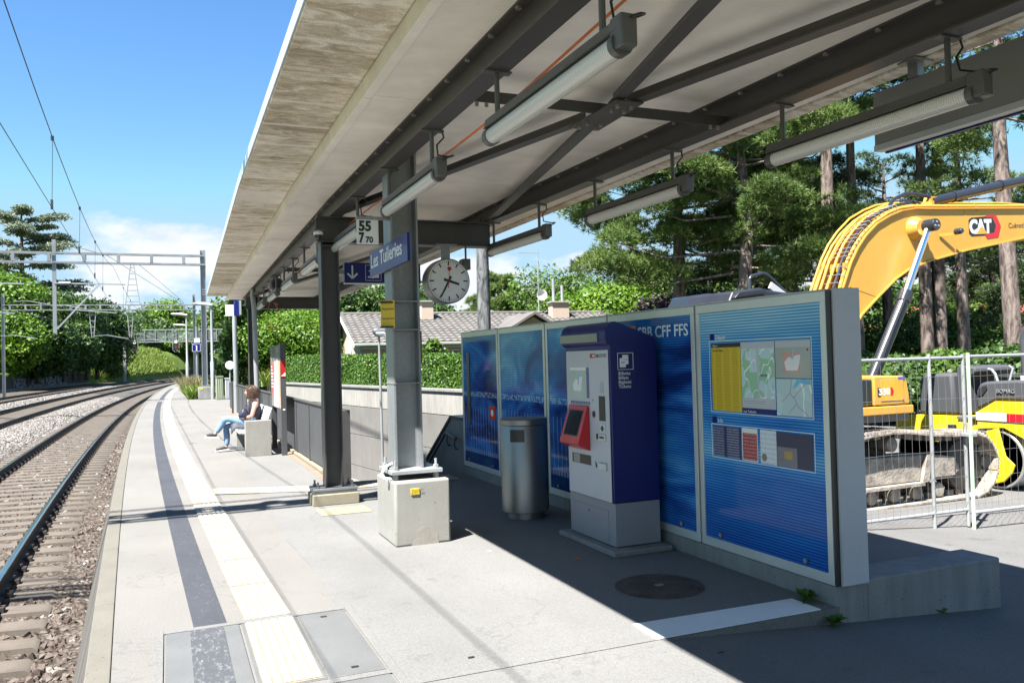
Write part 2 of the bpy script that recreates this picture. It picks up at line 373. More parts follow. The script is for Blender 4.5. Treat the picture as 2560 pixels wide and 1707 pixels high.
M['ball'] = m_ballast('brown ballast', (.10, .08, .066), (.19, .165, .145))
M['ball2'] = m_ballast('grey ballast', (.115, .108, .102), (.2, .188, .178), (.09, .08, .072))
def m_stone():
    t = NT('ballast stone'); v = t.n.new('ShaderNodeTexVoronoi'); v.inputs['Scale'].default_value = 9; t.l.new(t.pos, v.inputs['Vector'])
    a = t.ramp(t.sep(v.outputs['Color'])[0], [(0, (.038, .028, .023)), (.5, (.08, .061, .05)), (.9, (.125, .102, .087)), (1, (.28, .27, .25))])
    a = t.mix(1, a, t.ramp(t.noise(50, 3), [(.3, (.75,) * 3), (.7, (1, 1, 1))]), 'MULTIPLY'); return t.set(a, .85, 0, .3)
M['stone'] = m_stone()
def m_stone2():
    t = NT('grey ballast stone'); v = t.n.new('ShaderNodeTexVoronoi'); v.inputs['Scale'].default_value = 9; t.l.new(t.pos, v.inputs['Vector'])
    a = t.ramp(t.sep(v.outputs['Color'])[0], [(0, (.075, .067, .06)), (.6, (.15, .138, .128)), (1, (.26, .245, .23))]); return t.set(a, .85, 0, .3)
M['stone2'] = m_stone2()
def m_grass(name, c1, c2):
    t = NT(name); a = t.ramp(t.noise(.5, 6, .65), [(.3, c1), (.7, c2)]); a = t.mix(1, a, t.ramp(t.noise(14, 4, .7), [(.3, (.6, .62, .55)), (.7, (1, 1, 1))]), 'MULTIPLY')
    t.bump(t.noise(9, 5, .7), .9, .2); return t.set(a, .9, 0, .2)
M['grass'] = m_grass('meadow grass', (.075, .13, .02), (.15, .21, .04))
M['soil'] = m_grass('ground cover', (.07, .085, .03), (.12, .13, .05))
M['blade'] = leafmat('grass blades', (.16, .24, .035), (.30, .33, .08), .25, .8)
M['straw'] = leafmat('dry grass', (.25, .22, .10), (.36, .31, .16), .2, 2)
M['hedge'] = leafmat('hedge leaves', (.055, .125, .012), (.09, .17, .02), .15, 1.5)
M['decid'] = leafmat('broad leaves', (.075, .145, .02), (.14, .22, .035), .35, .45)
M['oak'] = leafmat('oak leaves', (.055, .11, .022), (.10, .17, .04), .32, .5)
M['lime'] = leafmat('bright leaves', (.10, .20, .014), (.18, .28, .025), .35, .6)
M['purple'] = leafmat('purple leaves', (.045, .03, .035), (.07, .05, .05), .2, .9)
M['needle'] = leafmat('pine needles', (.115, .18, .045), (.2, .265, .07), .3, .5)
M['needled'] = leafmat('dark needles', (.065, .105, .04), (.115, .16, .06), .25, .6)
M['cedar'] = leafmat('cedar needles', (.17, .21, .145), (.25, .285, .2), .35, .35)
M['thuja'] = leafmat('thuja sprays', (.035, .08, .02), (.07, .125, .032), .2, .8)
def m_bark(name, c, c2):
    t = NT(name); n = t.noise(7, 6, .65, sc=(1, 1, .28), dist=.6); a = t.ramp(n, [(.36, c), (.62, c2)]); t.bump(n, 1., .05); return t.set(a, .9, 0, .2)
M['bark'] = m_bark('pine bark', (.045, .034, .03), (.21, .168, .15))
M['barkg'] = m_bark('grey bark', (.035, .036, .038), (.16, .165, .17))
M['barkd'] = m_bark('dark bark', (.05, .04, .032), (.15, .12, .10))
def m_worn(name, c, rough):
    t = NT(name); n = t.noise(1.4, 5); a = t.ramp(n, [(.3, mul(c, .93)), (.7, mul(c, 1.04))]); d = t.noise(7, 7, .75, sc=(1, 1, .5)); a = t.mix(t.ramp(d, [(.56, (0, 0, 0)), (.78, (.45,) * 3)]), a, mul((c[0] * .55, c[1] * .55, c[2] * 1.2), 1))
    g = t.noise(45, 3, .6); a = t.mix(t.ramp(g, [(.66, (0, 0, 0)), (.74, (.4,) * 3)]), a, (.05, .04, .03)); return t.set(a, t.math('MULTIPLY_ADD', d, .35, rough), 0, .4)
M['cat'] = m_worn('excavator yellow', (.49, .265, .045), .25)
M['cat0'] = pm('excavator yellow', (.60, .325, .055), .33, 0, .04, 1.2, coat=.15)
M['roll'] = m_worn('roller yellow', (.52, .385, .012), .28)
M['roll0'] = pm('roller yellow', (.62, .46, .012), .35, 0, .04, 2, coat=.15)
M['plastic'] = pm('grey plastic hood', (.09, .095, .105), .62, 0, .06, 2, .06, spec=.25)
M['cylb'] = pm('black cylinder paint', (.02, .022, .028), .25, 0, .1, 3, coat=.3)
M['rod'] = pm('chromed rod', (.72, .74, .78), .12, 1, .03)
def m_muddy():
    t = NT('muddy track steel'); a = t.ramp(t.noise(4, 6, .7), [(.35, (.13, .115, .10)), (.52, (.27, .24, .205)), (.7, (.38, .35, .30))]); t.bump(t.noise(30, 5), .5, .02); return t.set(a, .85, .1, .3)
M['mud'] = m_muddy()
M['mudd'] = pm('dark greasy steel', (.06, .052, .046), .6, .2, .3, 5, .2)
M['glassd'] = pm('dark glass', (.02, .025, .03), .06, 0, .05)
M['roofgrey'] = pm('concrete roof tile', (.108, .10, .093), .8, 0, .22, 1.4, .2, .2, 60)
M['rooftile'] = pm('red roof tile', (.30, .085, .048), .8, 0, .2, 2, .2)
M['plaster'] = pm('peach plaster', (.46, .37, .30), .85, 0, .06, 1.)
M['trim'] = pm('grey green trim', (.26, .28, .25), .6, 0, .08)
M['skin'] = pm('skin', (.46, .27, .2), .5, 0, .05, 8)
M['jeans'] = pm('light blue denim', (.17, .29, .47), .85, 0, .12, 14, .12)
M['topc'] = pm('black top', (.02, .015, .025), .8, 0, .2, 10)
M['hair'] = pm('brown hair', (.05, .027, .018), .45, 0, .35, 30, .2)
M['navy'] = pm('navy nylon', (.010, .012, .036), .55, 0, .3, 9, .2, .2, 60)
M['jacket'] = pm('dark jacket', (.035, .04, .055), .7, 0, .3, 9, .2)
M['bench'] = pm('white slat', (.5, .54, .58), .5, 0, .05, 4)
def m_diff():
    t = NT('ribbed lamp diffuser'); y = t.sep()[1]; w = t.math('SINE', t.math('MULTIPLY', y, 430)); t.bump(w, .35, .002)
    a = t.ramp(w, [(0, (.62, .61, .59)), (1, (.82, .81, .79))]); m = t.set(a, .12, 0, .6, .3); t.p.inputs['Transmission Weight'].default_value = .1; return m
M['diff'] = m_diff()
M['lamp'] = pm('lamp housing', (.10, .098, .095), .4, .2, .1, 5)
M['graf'] = pm('dark stained wall', (.035, .032, .034), .85, 0, .3, 1.2, .2)
M['grafp'] = pm('faded spray paint', (.20, .20, .22), .8, 0, .3, 3, .2)
M['bcab'] = pm('green cabinet', (.34, .38, .27), .5, 0, .06, 3)
M['skyblue0'] = pm('galv far', (.42, .45, .48), .5, .2, .1)
def m_mesh():
    t = NT('bridge mesh'); m = t.set((.33, .36, .39), .5); tr = t.n.new('ShaderNodeBsdfTransparent'); mx = t.n.new('ShaderNodeMixShader'); mx.inputs[0].default_value = .82
    t.l.new(t.p.outputs[0], mx.inputs[1]); t.l.new(tr.outputs[0], mx.inputs[2]); t.l.new(mx.outputs[0], t.out.inputs[0]); return m
M['skyblue'] = m_mesh()
M['wire'] = pm('overhead wire', (.04, .05, .065), .5, .5, .1)
M['signal'] = pm('signal red lens', (.5, .01, .01), .3)
def struct(o, name=None): o['kind'] = 'structure'; return o
# ---------------------------------------------------------------- ground
g = 900
struct(MB().add([(-g, -g, -3.3), (g, -g, -3.3), (g, g, -3.3), (-g, g, -3.3)], [(0, 1, 2, 3)]).build('ground', M['soil'], smooth=False))
# ballast bed follows the curve of the line
bp = [(-1.22, -.80), (-1.55, -.785), (-2.15, -.75), (-3.65, -.735), (-4.25, -.74), (-5.0, -.62), (-5.6, -.64), (-6.1, -.72), (-6.65, -.75), (-8.15, -.55), (-8.9, -.51), (-9.7, -.40), (-10.4, -.50), (-11.25, -.66), (-12.75, -.56), (-13.6, -.55), (-14.8, -.62), (-20.6, -.58)]
ys = list(np.arange(2, 60, 1.5)) + list(np.arange(60, 260, 5.))
rng = np.random.default_rng(3)
def bedz(off):
    for (a, za), (b, zb) in zip(bp[:-1], bp[1:]):
        if b <= off <= a: return za + (zb - za) * (a - off) / (a - b)
    return -.80 if off > -1.22 else -.6
V = []; Fb = []; Fg = []
for y in ys:
    for (o_, z_) in bp: V.append((XC(o_, y), y, z_ + rng.normal(0, .012)))
nb = len(bp)
for i in range(len(ys) - 1):
    for j in range(nb - 1):
        (Fb if j < 4 or 8 <= j < 9 or j >= 13 else Fg).append((i*nb+j, (i+1)*nb+j, (i+1)*nb+j+1, i*nb+j+1))
bed = mesh_obj('ballast_bed', V, Fb + Fg, [M['ball'], M['ball2']], None, True, 60, False); struct(bed)
bed.data.polygons.foreach_set('material_index', [0] * len(Fb) + [1] * len(Fg))
def rocks(name, mat, n, yr, offr, size, seed, skip=None, zoff=.0, pw=1.):
    r = np.random.default_rng(seed)
    y = yr[0] + (yr[1] - yr[0]) * r.random(n) ** pw; o_ = offr[0] + (offr[1] - offr[0]) * r.random(n)
    if skip is not None:
        k = skip(o_, y, r); y = y[k]; o_ = o_[k]
    n = len(y); x = o_ + (y - 37) ** 2 / 1600.; z = np.array([bedz(v) for v in o_]) + zoff
    base = np.array([(1, 0, 0), (0, 1, 0), (-1, 0, 0), (0, -1, 0), (0, 0, .8), (0, 0, -.8)])
    fc = np.array([(0, 1, 4), (1, 2, 4), (2, 3, 4), (3, 0, 4), (1, 0, 5), (2, 1, 5), (3, 2, 5), (0, 3, 5)])
    s = size * (.55 + .8 * r.random((n, 1, 1)))
    v = base[None] * (.7 + .6 * r.random((n, 6, 3))) * s
    a = r.random(n) * 6.28; ca, sa = np.cos(a)[:, None], np.sin(a)[:, None]; b = r.normal(0, .5, n); cb, sb = np.cos(b)[:, None], np.sin(b)[:, None]
    vy = v[:, :, 1] * cb - v[:, :, 2] * sb; vz = v[:, :, 1] * sb + v[:, :, 2] * cb; vx = v[:, :, 0]
    v = np.stack([vx * ca - vy * sa, vx * sa + vy * ca, vz], -1) + np.stack([x, y, z], -1)[:, None]
    o = np_mesh(name, v[:, fc].reshape(-1, 3), 3, mat); tag(o, None, None, None, 'stuff'); return o
PITCH = .6
def onsleeper(o_, y, r):
    ph = np.abs(((y + .3) % PITCH) - .3)
    return ~((np.abs(o_ + 2.9) < 1.28) & (ph < .17)) & ~((np.abs(o_ + 2.15) < .1)) & ~((np.abs(o_ + 3.65) < .1))
tag(rocks('ballast_stones', M['stone'], 19000, (4.2, 34), (-4.5, -1.2), .04, 5, onsleeper, -.002, 1.5), 'loose brown ballast stones around the near track', 'gravel')
tag(rocks('ballast_stones', M['stone2'], 17000, (14, 75), (-6.3, -4.2), .05, 6, None, .0, 1.4), 'pale grey ballast heaped between the two nearest tracks', 'gravel')
tag(rocks('ballast_stones', M['stone2'], 9000, (40, 110), (-10.7, -8.7), .075, 7, None, .01, 1.3), 'pale grey ballast ridge between middle and far track', 'gravel')

# ---------------------------------------------------------------- railway tracks
def railway(label, offR, zR, offL, zL, y0, y1, nsl, far):
    t = thing('railway_track', label, 'track', (XC((offR + offL) / 2, 20), 20, -.8), 0, 'railway tracks')
    yy = list(np.arange(y0, y1, 3.))
    prof = [(-.075, -.17), (.075, -.17), (.075, -.155), (.012, -.13), (.012, -.045), (.036, -.03), (.036, -.004), (.028, 0), (-.028, 0), (-.036, -.004), (-.036, -.03), (-.012, -.045), (-.012, -.13), (-.075, -.155)]
    for of, z in ((offR, zR), (offL, zL)):
        pts = [(XC(of, y), y, z) for y in yy]
        rl = MB().sweep(prof, pts).build('rail', M['railside'], t)
        MB().sweep([(-.03, .0012), (-.027, .003), (.027, .003), (.03, .0012)], pts, False).build('running_surface', M['railtop'], rl)
    mid = (offR + offL) / 2; tilt = math.atan2(zL - zR, 1.5); zm = (zR + zL) / 2 - .175
    mb = MB()
    hw = 1.3
    xs = [-hw, -hw + .04, -.95, -.45, .45, .95, hw - .04, hw]; tz = [-.04, -.01, 0, -.008, -.008, 0, -.01, -.04]
    for i, xx in enumerate(xs):
        for w, zz in ((-.185, -.2), (-.15, tz[i]), (.15, tz[i]), (.185, -.2)): mb.v.append(Vector((xx, w, zz)))
    for i in range(len(xs) - 1):
        for j in range(3): mb.f.append((i*4+j, i*4+j+1, i*4+j+5, i*4+j+4))
    mb.f.append((3, 2, 1, 0)); k = (len(xs) - 1) * 4; mb.f.append((k, k+1, k+2, k+3))
    sm = mesh_obj('sleeper', mb.v, mb.f, M['sleep'], None); me = sm.data; bpy.data.objects.remove(sm)
    y = math.ceil(y0 / PITCH) * PITCH; cnt = 0; fast = MB(); rest = []
    while y < y1:
        if cnt < nsl:
            s = bpy.data.objects.new('sleeper', me); col.objects.link(s); s.parent = t
            s.location = Vector((XC(mid, y), y, zm)) - ORG[t]; s.rotation_euler = (0, -(-tilt) if offL < offR else 0, HD(y)); cnt += 1
        else: rest.append(y)
        if y < far:
            for of, z in ((offR, zR), (offL, zL)):
                for sgn in (-1, 1):
                    x = XC(of, y) + sgn * .1
                    fast.box(x - .045, x + .045, y - .06, y + .06, z - .175, z - .125)
                    fast.tube([(x - sgn * .005, y, z - .13), (x - sgn * .005, y, z - .085)], .018, 6)
        y += PITCH
    tag(fast.build('rail_fastening', M['railside'], t, smooth=False), kind='stuff')
    if rest:
        mb2 = MB()
        for y in rest:
            c = Vector((XC(mid, y), y, zm)); mb2.bar(c + Vector((-1.3, 0, -.02 - tilt * -1.3)), c + Vector((1.3, 0, -.02 - tilt * 1.3)), .22, .05)
        tag(mb2.build('far_sleepers', M['sleep'], t, smooth=False), kind='stuff')
    return t
railway('curved railway track beside the platform edge', -2.15, -.55, -3.65, -.53, 4, 230, 150, 60)
railway('middle railway track beyond the grey ballast heap', -6.65, -.55, -8.15, -.35, 14, 230, 120, 80)
railway('far railway track in front of the graffiti wall', -11.25, -.42, -12.75, -.31, 50, 230, 30, 110)
def cable(name, label, pts, r, mat, cat='cable'):
    o = MB().tube(pts, r, 6).build(name, mat); tag(o, label, cat); return o

# ---------------------------------------------------------------- platform
def xr(y):
    if y < 4.13: return 2.6
    if y < 11.45: return 3.96
    if y < 33: return 2.08
    return 2.9 if y < 46 else 1.5 + XC(0, y) - XC(0, 46)
plat = None
yy = [-3, 0, 2, 3, 4.12, 4.14] + list(np.arange(5, 11.4, .8)) + [11.44, 11.46] + list(np.arange(12.2, 33, 1.)) + [32.99, 33.01] + list(np.arange(34, 46, 1.)) + [45.99, 46.01] + list(np.arange(47, 92, 1.5))
V = []; F = []
for y in yy: V += [(XC(-.95, y), y, 0), (xr(y), y, 0), (xr(y), y, -1.2)]
for i in range(len(yy) - 1):
    F.append((3*i, 3*i+1, 3*i+4, 3*i+3)); F.append((3*i+1, 3*i+2, 3*i+5, 3*i+4))
plat = mesh_obj('platform', V, F, M['plat'], None, False); struct(plat); ORG[plat] = Vector((0, 0, 0))
y = -1.5; joint = .006
while y < 90:
    a, b = y + joint, y + 2 - joint; mb = MB()
    pr = [(XC(-1.08, a), a), (XC(-.95, a) - .004, a), (XC(-.95, b) - .004, b), (XC(-1.08, b), b)]
    mb.prism(pr, 'z', -.14, .004); mb.build('kerb_slab', M['kerb'], plat, .006); y += 2
pts = [(XC(-1.08, q), q, 0) for q in np.arange(-2, 92, 2.)]
def m_skirt():
    t = NT('stained platform wall'); c = (.11, .103, .096); x, y, z = t.sep()
    k = t.math('ADD', t.math('MULTIPLY', y, 1.), t.math('MULTIPLY', z, -1.5)); cb = t.n.new('ShaderNodeCombineXYZ'); t.l.new(k, cb.inputs[0]); t.l.new(t.math('MULTIPLY', z, .4), cb.inputs[1])
    a = t.ramp(t.noise(4.5, 6, .7, cb.outputs[0]), [(.35, mul(c, .5)), (.55, c), (.72, mul(c, 1.5))]); a = t.mix(1, a, t.ramp(t.noise(40, 4), [(.3, (.75,) * 3), (.7, (1, 1, 1))]), 'MULTIPLY')
    return t.set(a, .9, 0, .2)
M['skirt'] = m_skirt()
MB().sweep([(.03, -.015), (-.004, -.015), (-.225, -.92), (.03, -.92)], pts).build('platform_wall', M['skirt'], plat)
# grey resurfaced lane with a ragged edge
rg = np.random.default_rng(11); V = []; F = []
ye = [-3, 1, 3, 4.126, 4.134] + list(np.arange(4.3, 5.6, .3)) + list(np.arange(5.6, 17, .22)) + [18, 20]
jit = 0
for y in ye:
    jit = .6 * jit + rg.normal(0, .012); ex = 1.03 + .012 * math.sin(y * 3) + jit + (0 if y < 10.6 else (.03 * (y - 10.6)))
    if y < 5.5: ex = 1.12
    V += [(ex, y, .004), (min(xr(y), 3.95) - .003, y, .004)]
for i in range(len(ye) - 1):
    if ye[i] >= 4.13 or ye[i+1] <= 4.13: F.append((2*i, 2*i+1, 2*i+3, 2*i+2))
mesh_obj('resurfaced_lane', V, F, M['plat2'], plat, False)
# the far part in front of the info wall
def strip(name, offa, offb, y0, y1, z, mat, step=1.):
    q = list(np.arange(y0, y1, step)) + [y1]; V = []; F = []
    for y in q: V += [(XC(offa, y), y, z), (XC(offb, y), y, z)]
    for i in range(len(q) - 1): F.append((2*i, 2*i+1, 2*i+3, 2*i+2))
    return mesh_obj(name, V, F, mat, plat, False)
strip('dark_safety_line', -.49, -.29, 5.62, 44.0, .004, M['stripe'])
strip('dark_safety_line', -.49, -.29, 46.5, 70., .004, M['stripe'])
# tactile guidance tiles with raised ribs
def tile(x0, x1, y0, y1, nr, alongy, zb=.004):
    mb = MB(); mb.box(x0, x1, y0, y1, zb, zb + .004); w = (x1 - x0) if alongy else (y1 - y0)
    for k in range(nr):
        c = (k + .5) / nr * w; h = w / nr * .37
        if alongy: mb.box(x0 + c - h, x0 + c + h, y0 + .012, y1 - .012, zb + .0041, zb + .010)
        else: mb.box(x0 + .012, x1 - .012, y0 + c - h, y0 + c + h, zb + .0041, zb + .010)
    return mb
tl = tile(-.148, .148, -.445, .445, 6, True); tob = mesh_obj('tactile_tile', tl.v, tl.f, [M['cremebase'], M['white2']], None, False); tme = tob.data; tme.polygons.foreach_set('material_index', [0] * 6 + [1] * (len(tl.f) - 6)); bpy.data.objects.remove(tob)
y = 5.62 + .45
while y < 60:
    o = bpy.data.objects.new('tactile_tile', tme); col.objects.link(o); o.parent = plat; o.location = (XC(-.035, y), y, 0); o.rotation_euler = (0, 0, HD(y)); y += .9
strip('tactile_strip', -.19, .11, 60, 85, .006, M['white2'])
def ycx(x): return 11.57 - .39 * (x - .53) if x < 1.8 else 11.075
for x0 in [.53 + .4 * k for k in range(3)] + [2.1 + .4 * k for k in range(4)]:
    x1 = x0 + .395; mb = MB().prism([(x0, ycx(x0) - .25), (x1, ycx(x1) - .25), (x1, ycx(x1) + .25), (x0, ycx(x0) + .25)], 'z', .0082, .0122)
    for k in range(9):
        xa = x0 + .004 + k * .0435; xb = xa + .032; mb.prism([(xa, ycx(xa) - .245), (xb, ycx(xb) - .245), (xb, ycx(xb) + .245), (xa, ycx(xa) + .245)], 'z', .0123, .018)
    o = mesh_obj('tactile_tile', mb.v, mb.f, [M['cremebase'], M['white2']], plat, False); o.data.polygons.foreach_set('material_index', [0] * 6 + [1] * (len(mb.f) - 6))
# joint between platform leaves
for yj in (44.9, 45.4): strip('joint_filler', -.95, 2.0, yj, yj + .06, .005, M['stripe'], .06)
# ---- cable pit with steel lids let into the platform
pit = thing('cable_pit', 'cable pit with grey steel lids let into platform near the camera', 'pit cover', (.5, 5, 0))
mb = MB(); fx0, fx1, fy0, fy1, w = -.10, 1.12, 3.6, 5.64, .05
mb.box(fx0, fx0 + w, fy0, fy1, .003, .010).box(fx1 - w, fx1, fy0, fy1, .003, .010).box(fx0 + w, fx1 - w, fy1 - w, fy1, .003, .010)
mb.box(fx0 + w, fx1 - w, 4.33, 4.39, .003, .010)
mb.build('frame', M['plat2'], pit, .003)
for (a, b, y0, y1) in ((-.04, .39, 4.4, 5.575), (.405, .745, 4.4, 5.575), (.76, 1.055, 4.4, 5.575), (-.04, .39, 3.66, 4.32), (.405, .745, 3.66, 4.32), (.76, 1.055, 3.66, 4.32)):
    lo = BX('lid', M['lid'], pit, a, b, y0, y1, .003, .009, .002)
    for hy in (y0 + .1, y1 - .1):
        BX('lifting_hole', M['dark'], lo, (a+b)/2 - .02, (a+b)/2 + .02, hy - .015, hy + .015, .0091, .0102)
for y0, y1 in ((3.66, 4.32), (4.4, 5.575)):
    BX('painted_stripe', M['stripe2'], pit, .10, .30, y0, y1, .0092, .0108)
    tl2 = tile(.425, .725, y0 + .01, y1 - .01, 6, True, .0092); ts_ = mesh_obj('tactile_strip', [v - ORG[pit] for v in tl2.v], tl2.f, [M['cremebase'], M['white2']], pit, False); ts_.data.polygons.foreach_set('material_index', [0] * 6 + [1] * (len(tl2.f) - 6))
# ---- manhole, small covers
mh = thing('manhole_cover', 'round cast iron manhole cover in front of ticket machine', 'manhole', (3.2, 5.07, 0))
MB().lathe([(.315, .004), (.315, .009), (.296, .009)], (3.2, 5.07, 0), 'z', 40).build('rim', M['iron'], mh)
MB().lathe([(.288, .004), (.288, .012), (.28, .013), (.0001, .013)], (3.2, 5.07, 0), 'z', 40).build('lid', M['iron'], mh)
BX('lifting_slot', M['bolt'], mh, 3.17, 3.23, 5.05, 5.09, .0132, .017)
o = BX('concrete_slab', M['cream'], None, 1.51, 2.06, 9.06, 9.5, .004, .012, .003); tag(o, 'yellowish concrete slab set in paving beside dark column foot', 'slab')
o = BX('access_plate', M['stripe'], None, 1.05, 1.75, 17.3, 17.8, .005, .010); tag(o, 'grey access plate in the paving below the bench', 'plate')
# ---- forecourt sloping away
def fz(x): return -.075 * (x - 2.6) if x < 8.6 else -.45 - .012 * (x - 8.6)
V = []; F = []; xs = [2.6, 3.5, 4.3, 5.2, 6.2, 7.4, 8.6, 12, 16, 22, 40]
for x in xs: V += [(x, -4, fz(x)), (x, 4.13, fz(x)), (x, 11.6 if x < 9 else 26, fz(x))]
for i in range(len(xs) - 1):
    F.append((3*i, 3*i+3, 3*i+4, 3*i+1))
    if xs[i] >= 4.2: F.append((3*i+1, 3*i+4, 3*i+5, 3*i+2))
struct(mesh_obj('forecourt', V, F, M['fore'], None, False))
# painted platform end with its small step
mb = MB(); mb.prism([(2.58, 4.135), (3.80, 4.135), (3.80, 4.40), (2.60, 4.43)], 'z', .004, .009)
tag(mb.build('painted_edge', M['white'], None), 'white painted strip along the small step at platform end', 'road marking')
# ---- embankment, lineside terrain
def sheet(name, fn, us, vs, mat):
    V = [fn(u, v) for u in us for v in vs]; n = len(vs); F = [(i*n+j, (i+1)*n+j, (i+1)*n+j+1, i*n+j+1) for i in range(len(us)-1) for j in range(n-1)]
    return struct(mesh_obj(name, V, F, mat, None, True, 60, False))
rr = np.random.default_rng(5)
def emb(y, v):   # slope on the outer side of the curve
    o_ = -20.3 + 4.5 * min(1, max(0, (y - 148) / 14)) - v * 24; z = -.6 + min(1, v * 5) ** .8 * (1.2 + 4.2 * min(1, max(0, (y - 120) / 60))) + v * 2.5 + (rr.normal(0, .12) if v > .02 else 0)
    return (XC(o_, y), y, z)
sheet('embankment', emb, list(np.arange(-20, 330, 7.)), [0, .02, .05, .09, .14, .2, .3, .5, .8, 1.6, 3.5], M['grass'])
sheet('bank_behind_platform', lambda y, v: (XC(2.6, y) + (2.2 if y > 46 else 3.0) * (v > -1) * 0 + 3.2 + v * 40, y, .2 + min(1, v * 6) * (.9 + max(0, (y - 90)) * .02) + rr.normal(0, .05)), list(np.arange(46, 300, 7.)), [0, .05, .1, .2, .4, 1.0, 2.5], M['grass'])
V = [(9.5, 15.5, .62), (12, 15.5, .6), (14, 26, .6), (60, 22, .5), (200, 40, .5), (200, 200, .5), (5.5, 120, .5), (3.9, 55, .55), (8.2, 24.5, .62)]
struct(mesh_obj('garden_ground', V, [tuple(range(len(V)))], M['soil'], None, False))
V = [(16, 24, -.6), (16, 10, -.62), (60, 4, -.6), (90, 20, -.4), (60, 24, .5), (20, 26.5, .5)]
# ---------------------------------------------------------------- canopy
KN = [-4., 9.9, 25.6]
def LN(v): return lambda y: float(np.interp(y, KN, v))
bL, bR = LN([1.87, 1.87, 2.12]), LN([4.30, 3.88, 4.06])
eL, lL, eR = LN([.70, .80, 1.1]), LN([1.31, 1.36, 1.63]), LN([4.99, 4.80, 4.74])
can = thing('platform_canopy', 'long concrete platform canopy on dark steel beams and columns', 'canopy', (1.87, 9.9, 0))
ys_ = [-4 + 2.65 * .245] + []
q = 9.9 - 5.5 * 2.65; ys_ = [-4.]
while q < 25:
    if q > -3.6: ys_.append(q)
    q += 2.65
ys_.append(25.6)
for a, b in zip(ys_[:-1], ys_[1:]):
    a2, b2 = a + .006, b - .006
    def knots(a, b): return [a] + [k for k in KN if a < k < b] + [b]
    ks = knots(a2, b2)
    mb = MB().prism([(lL(k), k) for k in ks] + [(eR(k) - .16, k) for k in reversed(ks)], 'z', 3.60, 3.78); mb.build('soffit_slab', M['soffit'], can, .006)
    MB().prism([(eR(k) - .152, k) for k in ks] + [(eR(k), k) for k in reversed(ks)], 'z', 3.585, 3.80).build('edge_beam', M['eave'], can, .008)
    MB().prism([(eL(k), k) for k in ks] + [(lL(k) - .003, k) for k in reversed(ks)], 'z', 3.70, 3.80).build('eave_slab', M['eave'], can, .006)
    MB().prism([(lL(k) - .002, k) for k in ks] + [(lL(k) + .065, k) for k in reversed(ks)], 'z', 3.575, 3.5995).build('drip_edge', M['soffit'], can, .003)
MB().prism([(eL(k) + .02, k) for k in KN] + [(eR(k) - .02, k) for k in reversed(KN)], 'z', 3.802, 3.85).build('light_stop_sheet', M['anth'], can)  # unseen sheet added over the slabs so no sun leaks through the joints
MB().sweep([(-.010, 3.725), (-.002, 3.72), (-.002, 3.83), (-.010, 3.83)], [(eL(k), k, 0) for k in KN]).build('eave_trim', M['alu'], can)
for nm, fn in (('main_beam', bL), ('main_beam', bR)):
    mb = MB(); prof_w = .15
    pr = [(-.075, 0), (.075, 0), (.075, .013), (.006, .013), (.006, .197), (.075, .197), (.075, .209), (-.075, .209), (-.075, .197), (-.006, .197), (-.006, .013), (-.075, .013)]
    b = mb.sweep(pr, [(fn(k), k, 3.39) for k in (-4., 9.9, 25.2)]).build(nm, M['beam'], can)
    bo = MB()
    for y in np.arange(-3, 25, .42):
        for sg in (-1, 1): bo.lathe([(.014, 3.572), (.02, 3.572), (.02, 3.5865), (.009, 3.5865)], (fn(y) + sg * .05, y, 0), 'z', 6)
    tag(bo.build('flange_bolt', M['bolt'], b, smooth=False), kind='stuff')
    MB().box(fn(9.9) - .006, fn(9.9) + .0, 9.78, 9.79, 3.403, 3.587).build('stiffener', M['bolt'], b)
def frame(y, first=False):
    xc = bL(y) - .08 if y < 15 else bL(y) - .06
    cb = MB(); cb.sweep([(-.1, 0), (.1, 0), (.1, .016), (.008, .016), (.008, .29), (.1, .29), (.1, .308), (-.1, .308), (-.1, .29), (-.008, .29), (-.008, .016), (-.1, .016)],
                        [(xc - .14, y, 3.08), (bR(y) - .02, y, 3.08)]).build('cross_beam', M['anth'], can)
    c = hcol(MB(), xc, y, .2, 3.079, .21, .21).build('column', M['anth'], can)
    MB().box(xc - .26, xc + .26, y - .17, y + .17, .17, .199).build('base_plate', M['galv'], c, .003)
    MB().box(xc - .25, xc + .25, y - .16, y + .16, .135, .168).build('grout_pad', M['galv'], c, .003)
    MB().box(xc - .27, xc + .27, y - .19, y + .19, .0, .134).build('footing', M['cream'], c, .012)
    for sx_ in (-.2, .2):
        for sy_ in (-.12, .12): MB().lathe([(.022, .2), (.022, .225), (.012, .225), (.012, .27), (.001, .27)], (xc + sx_, y + sy_, 0), 'z', 6).build('anchor_bolt', M['bolt'], c)
    MB().box(xc - .1, xc + .1, y - .105, y + .105, 3.03, 3.045).build('stiffener', M['anth'], c)
frame(9.9); frame(21.9)
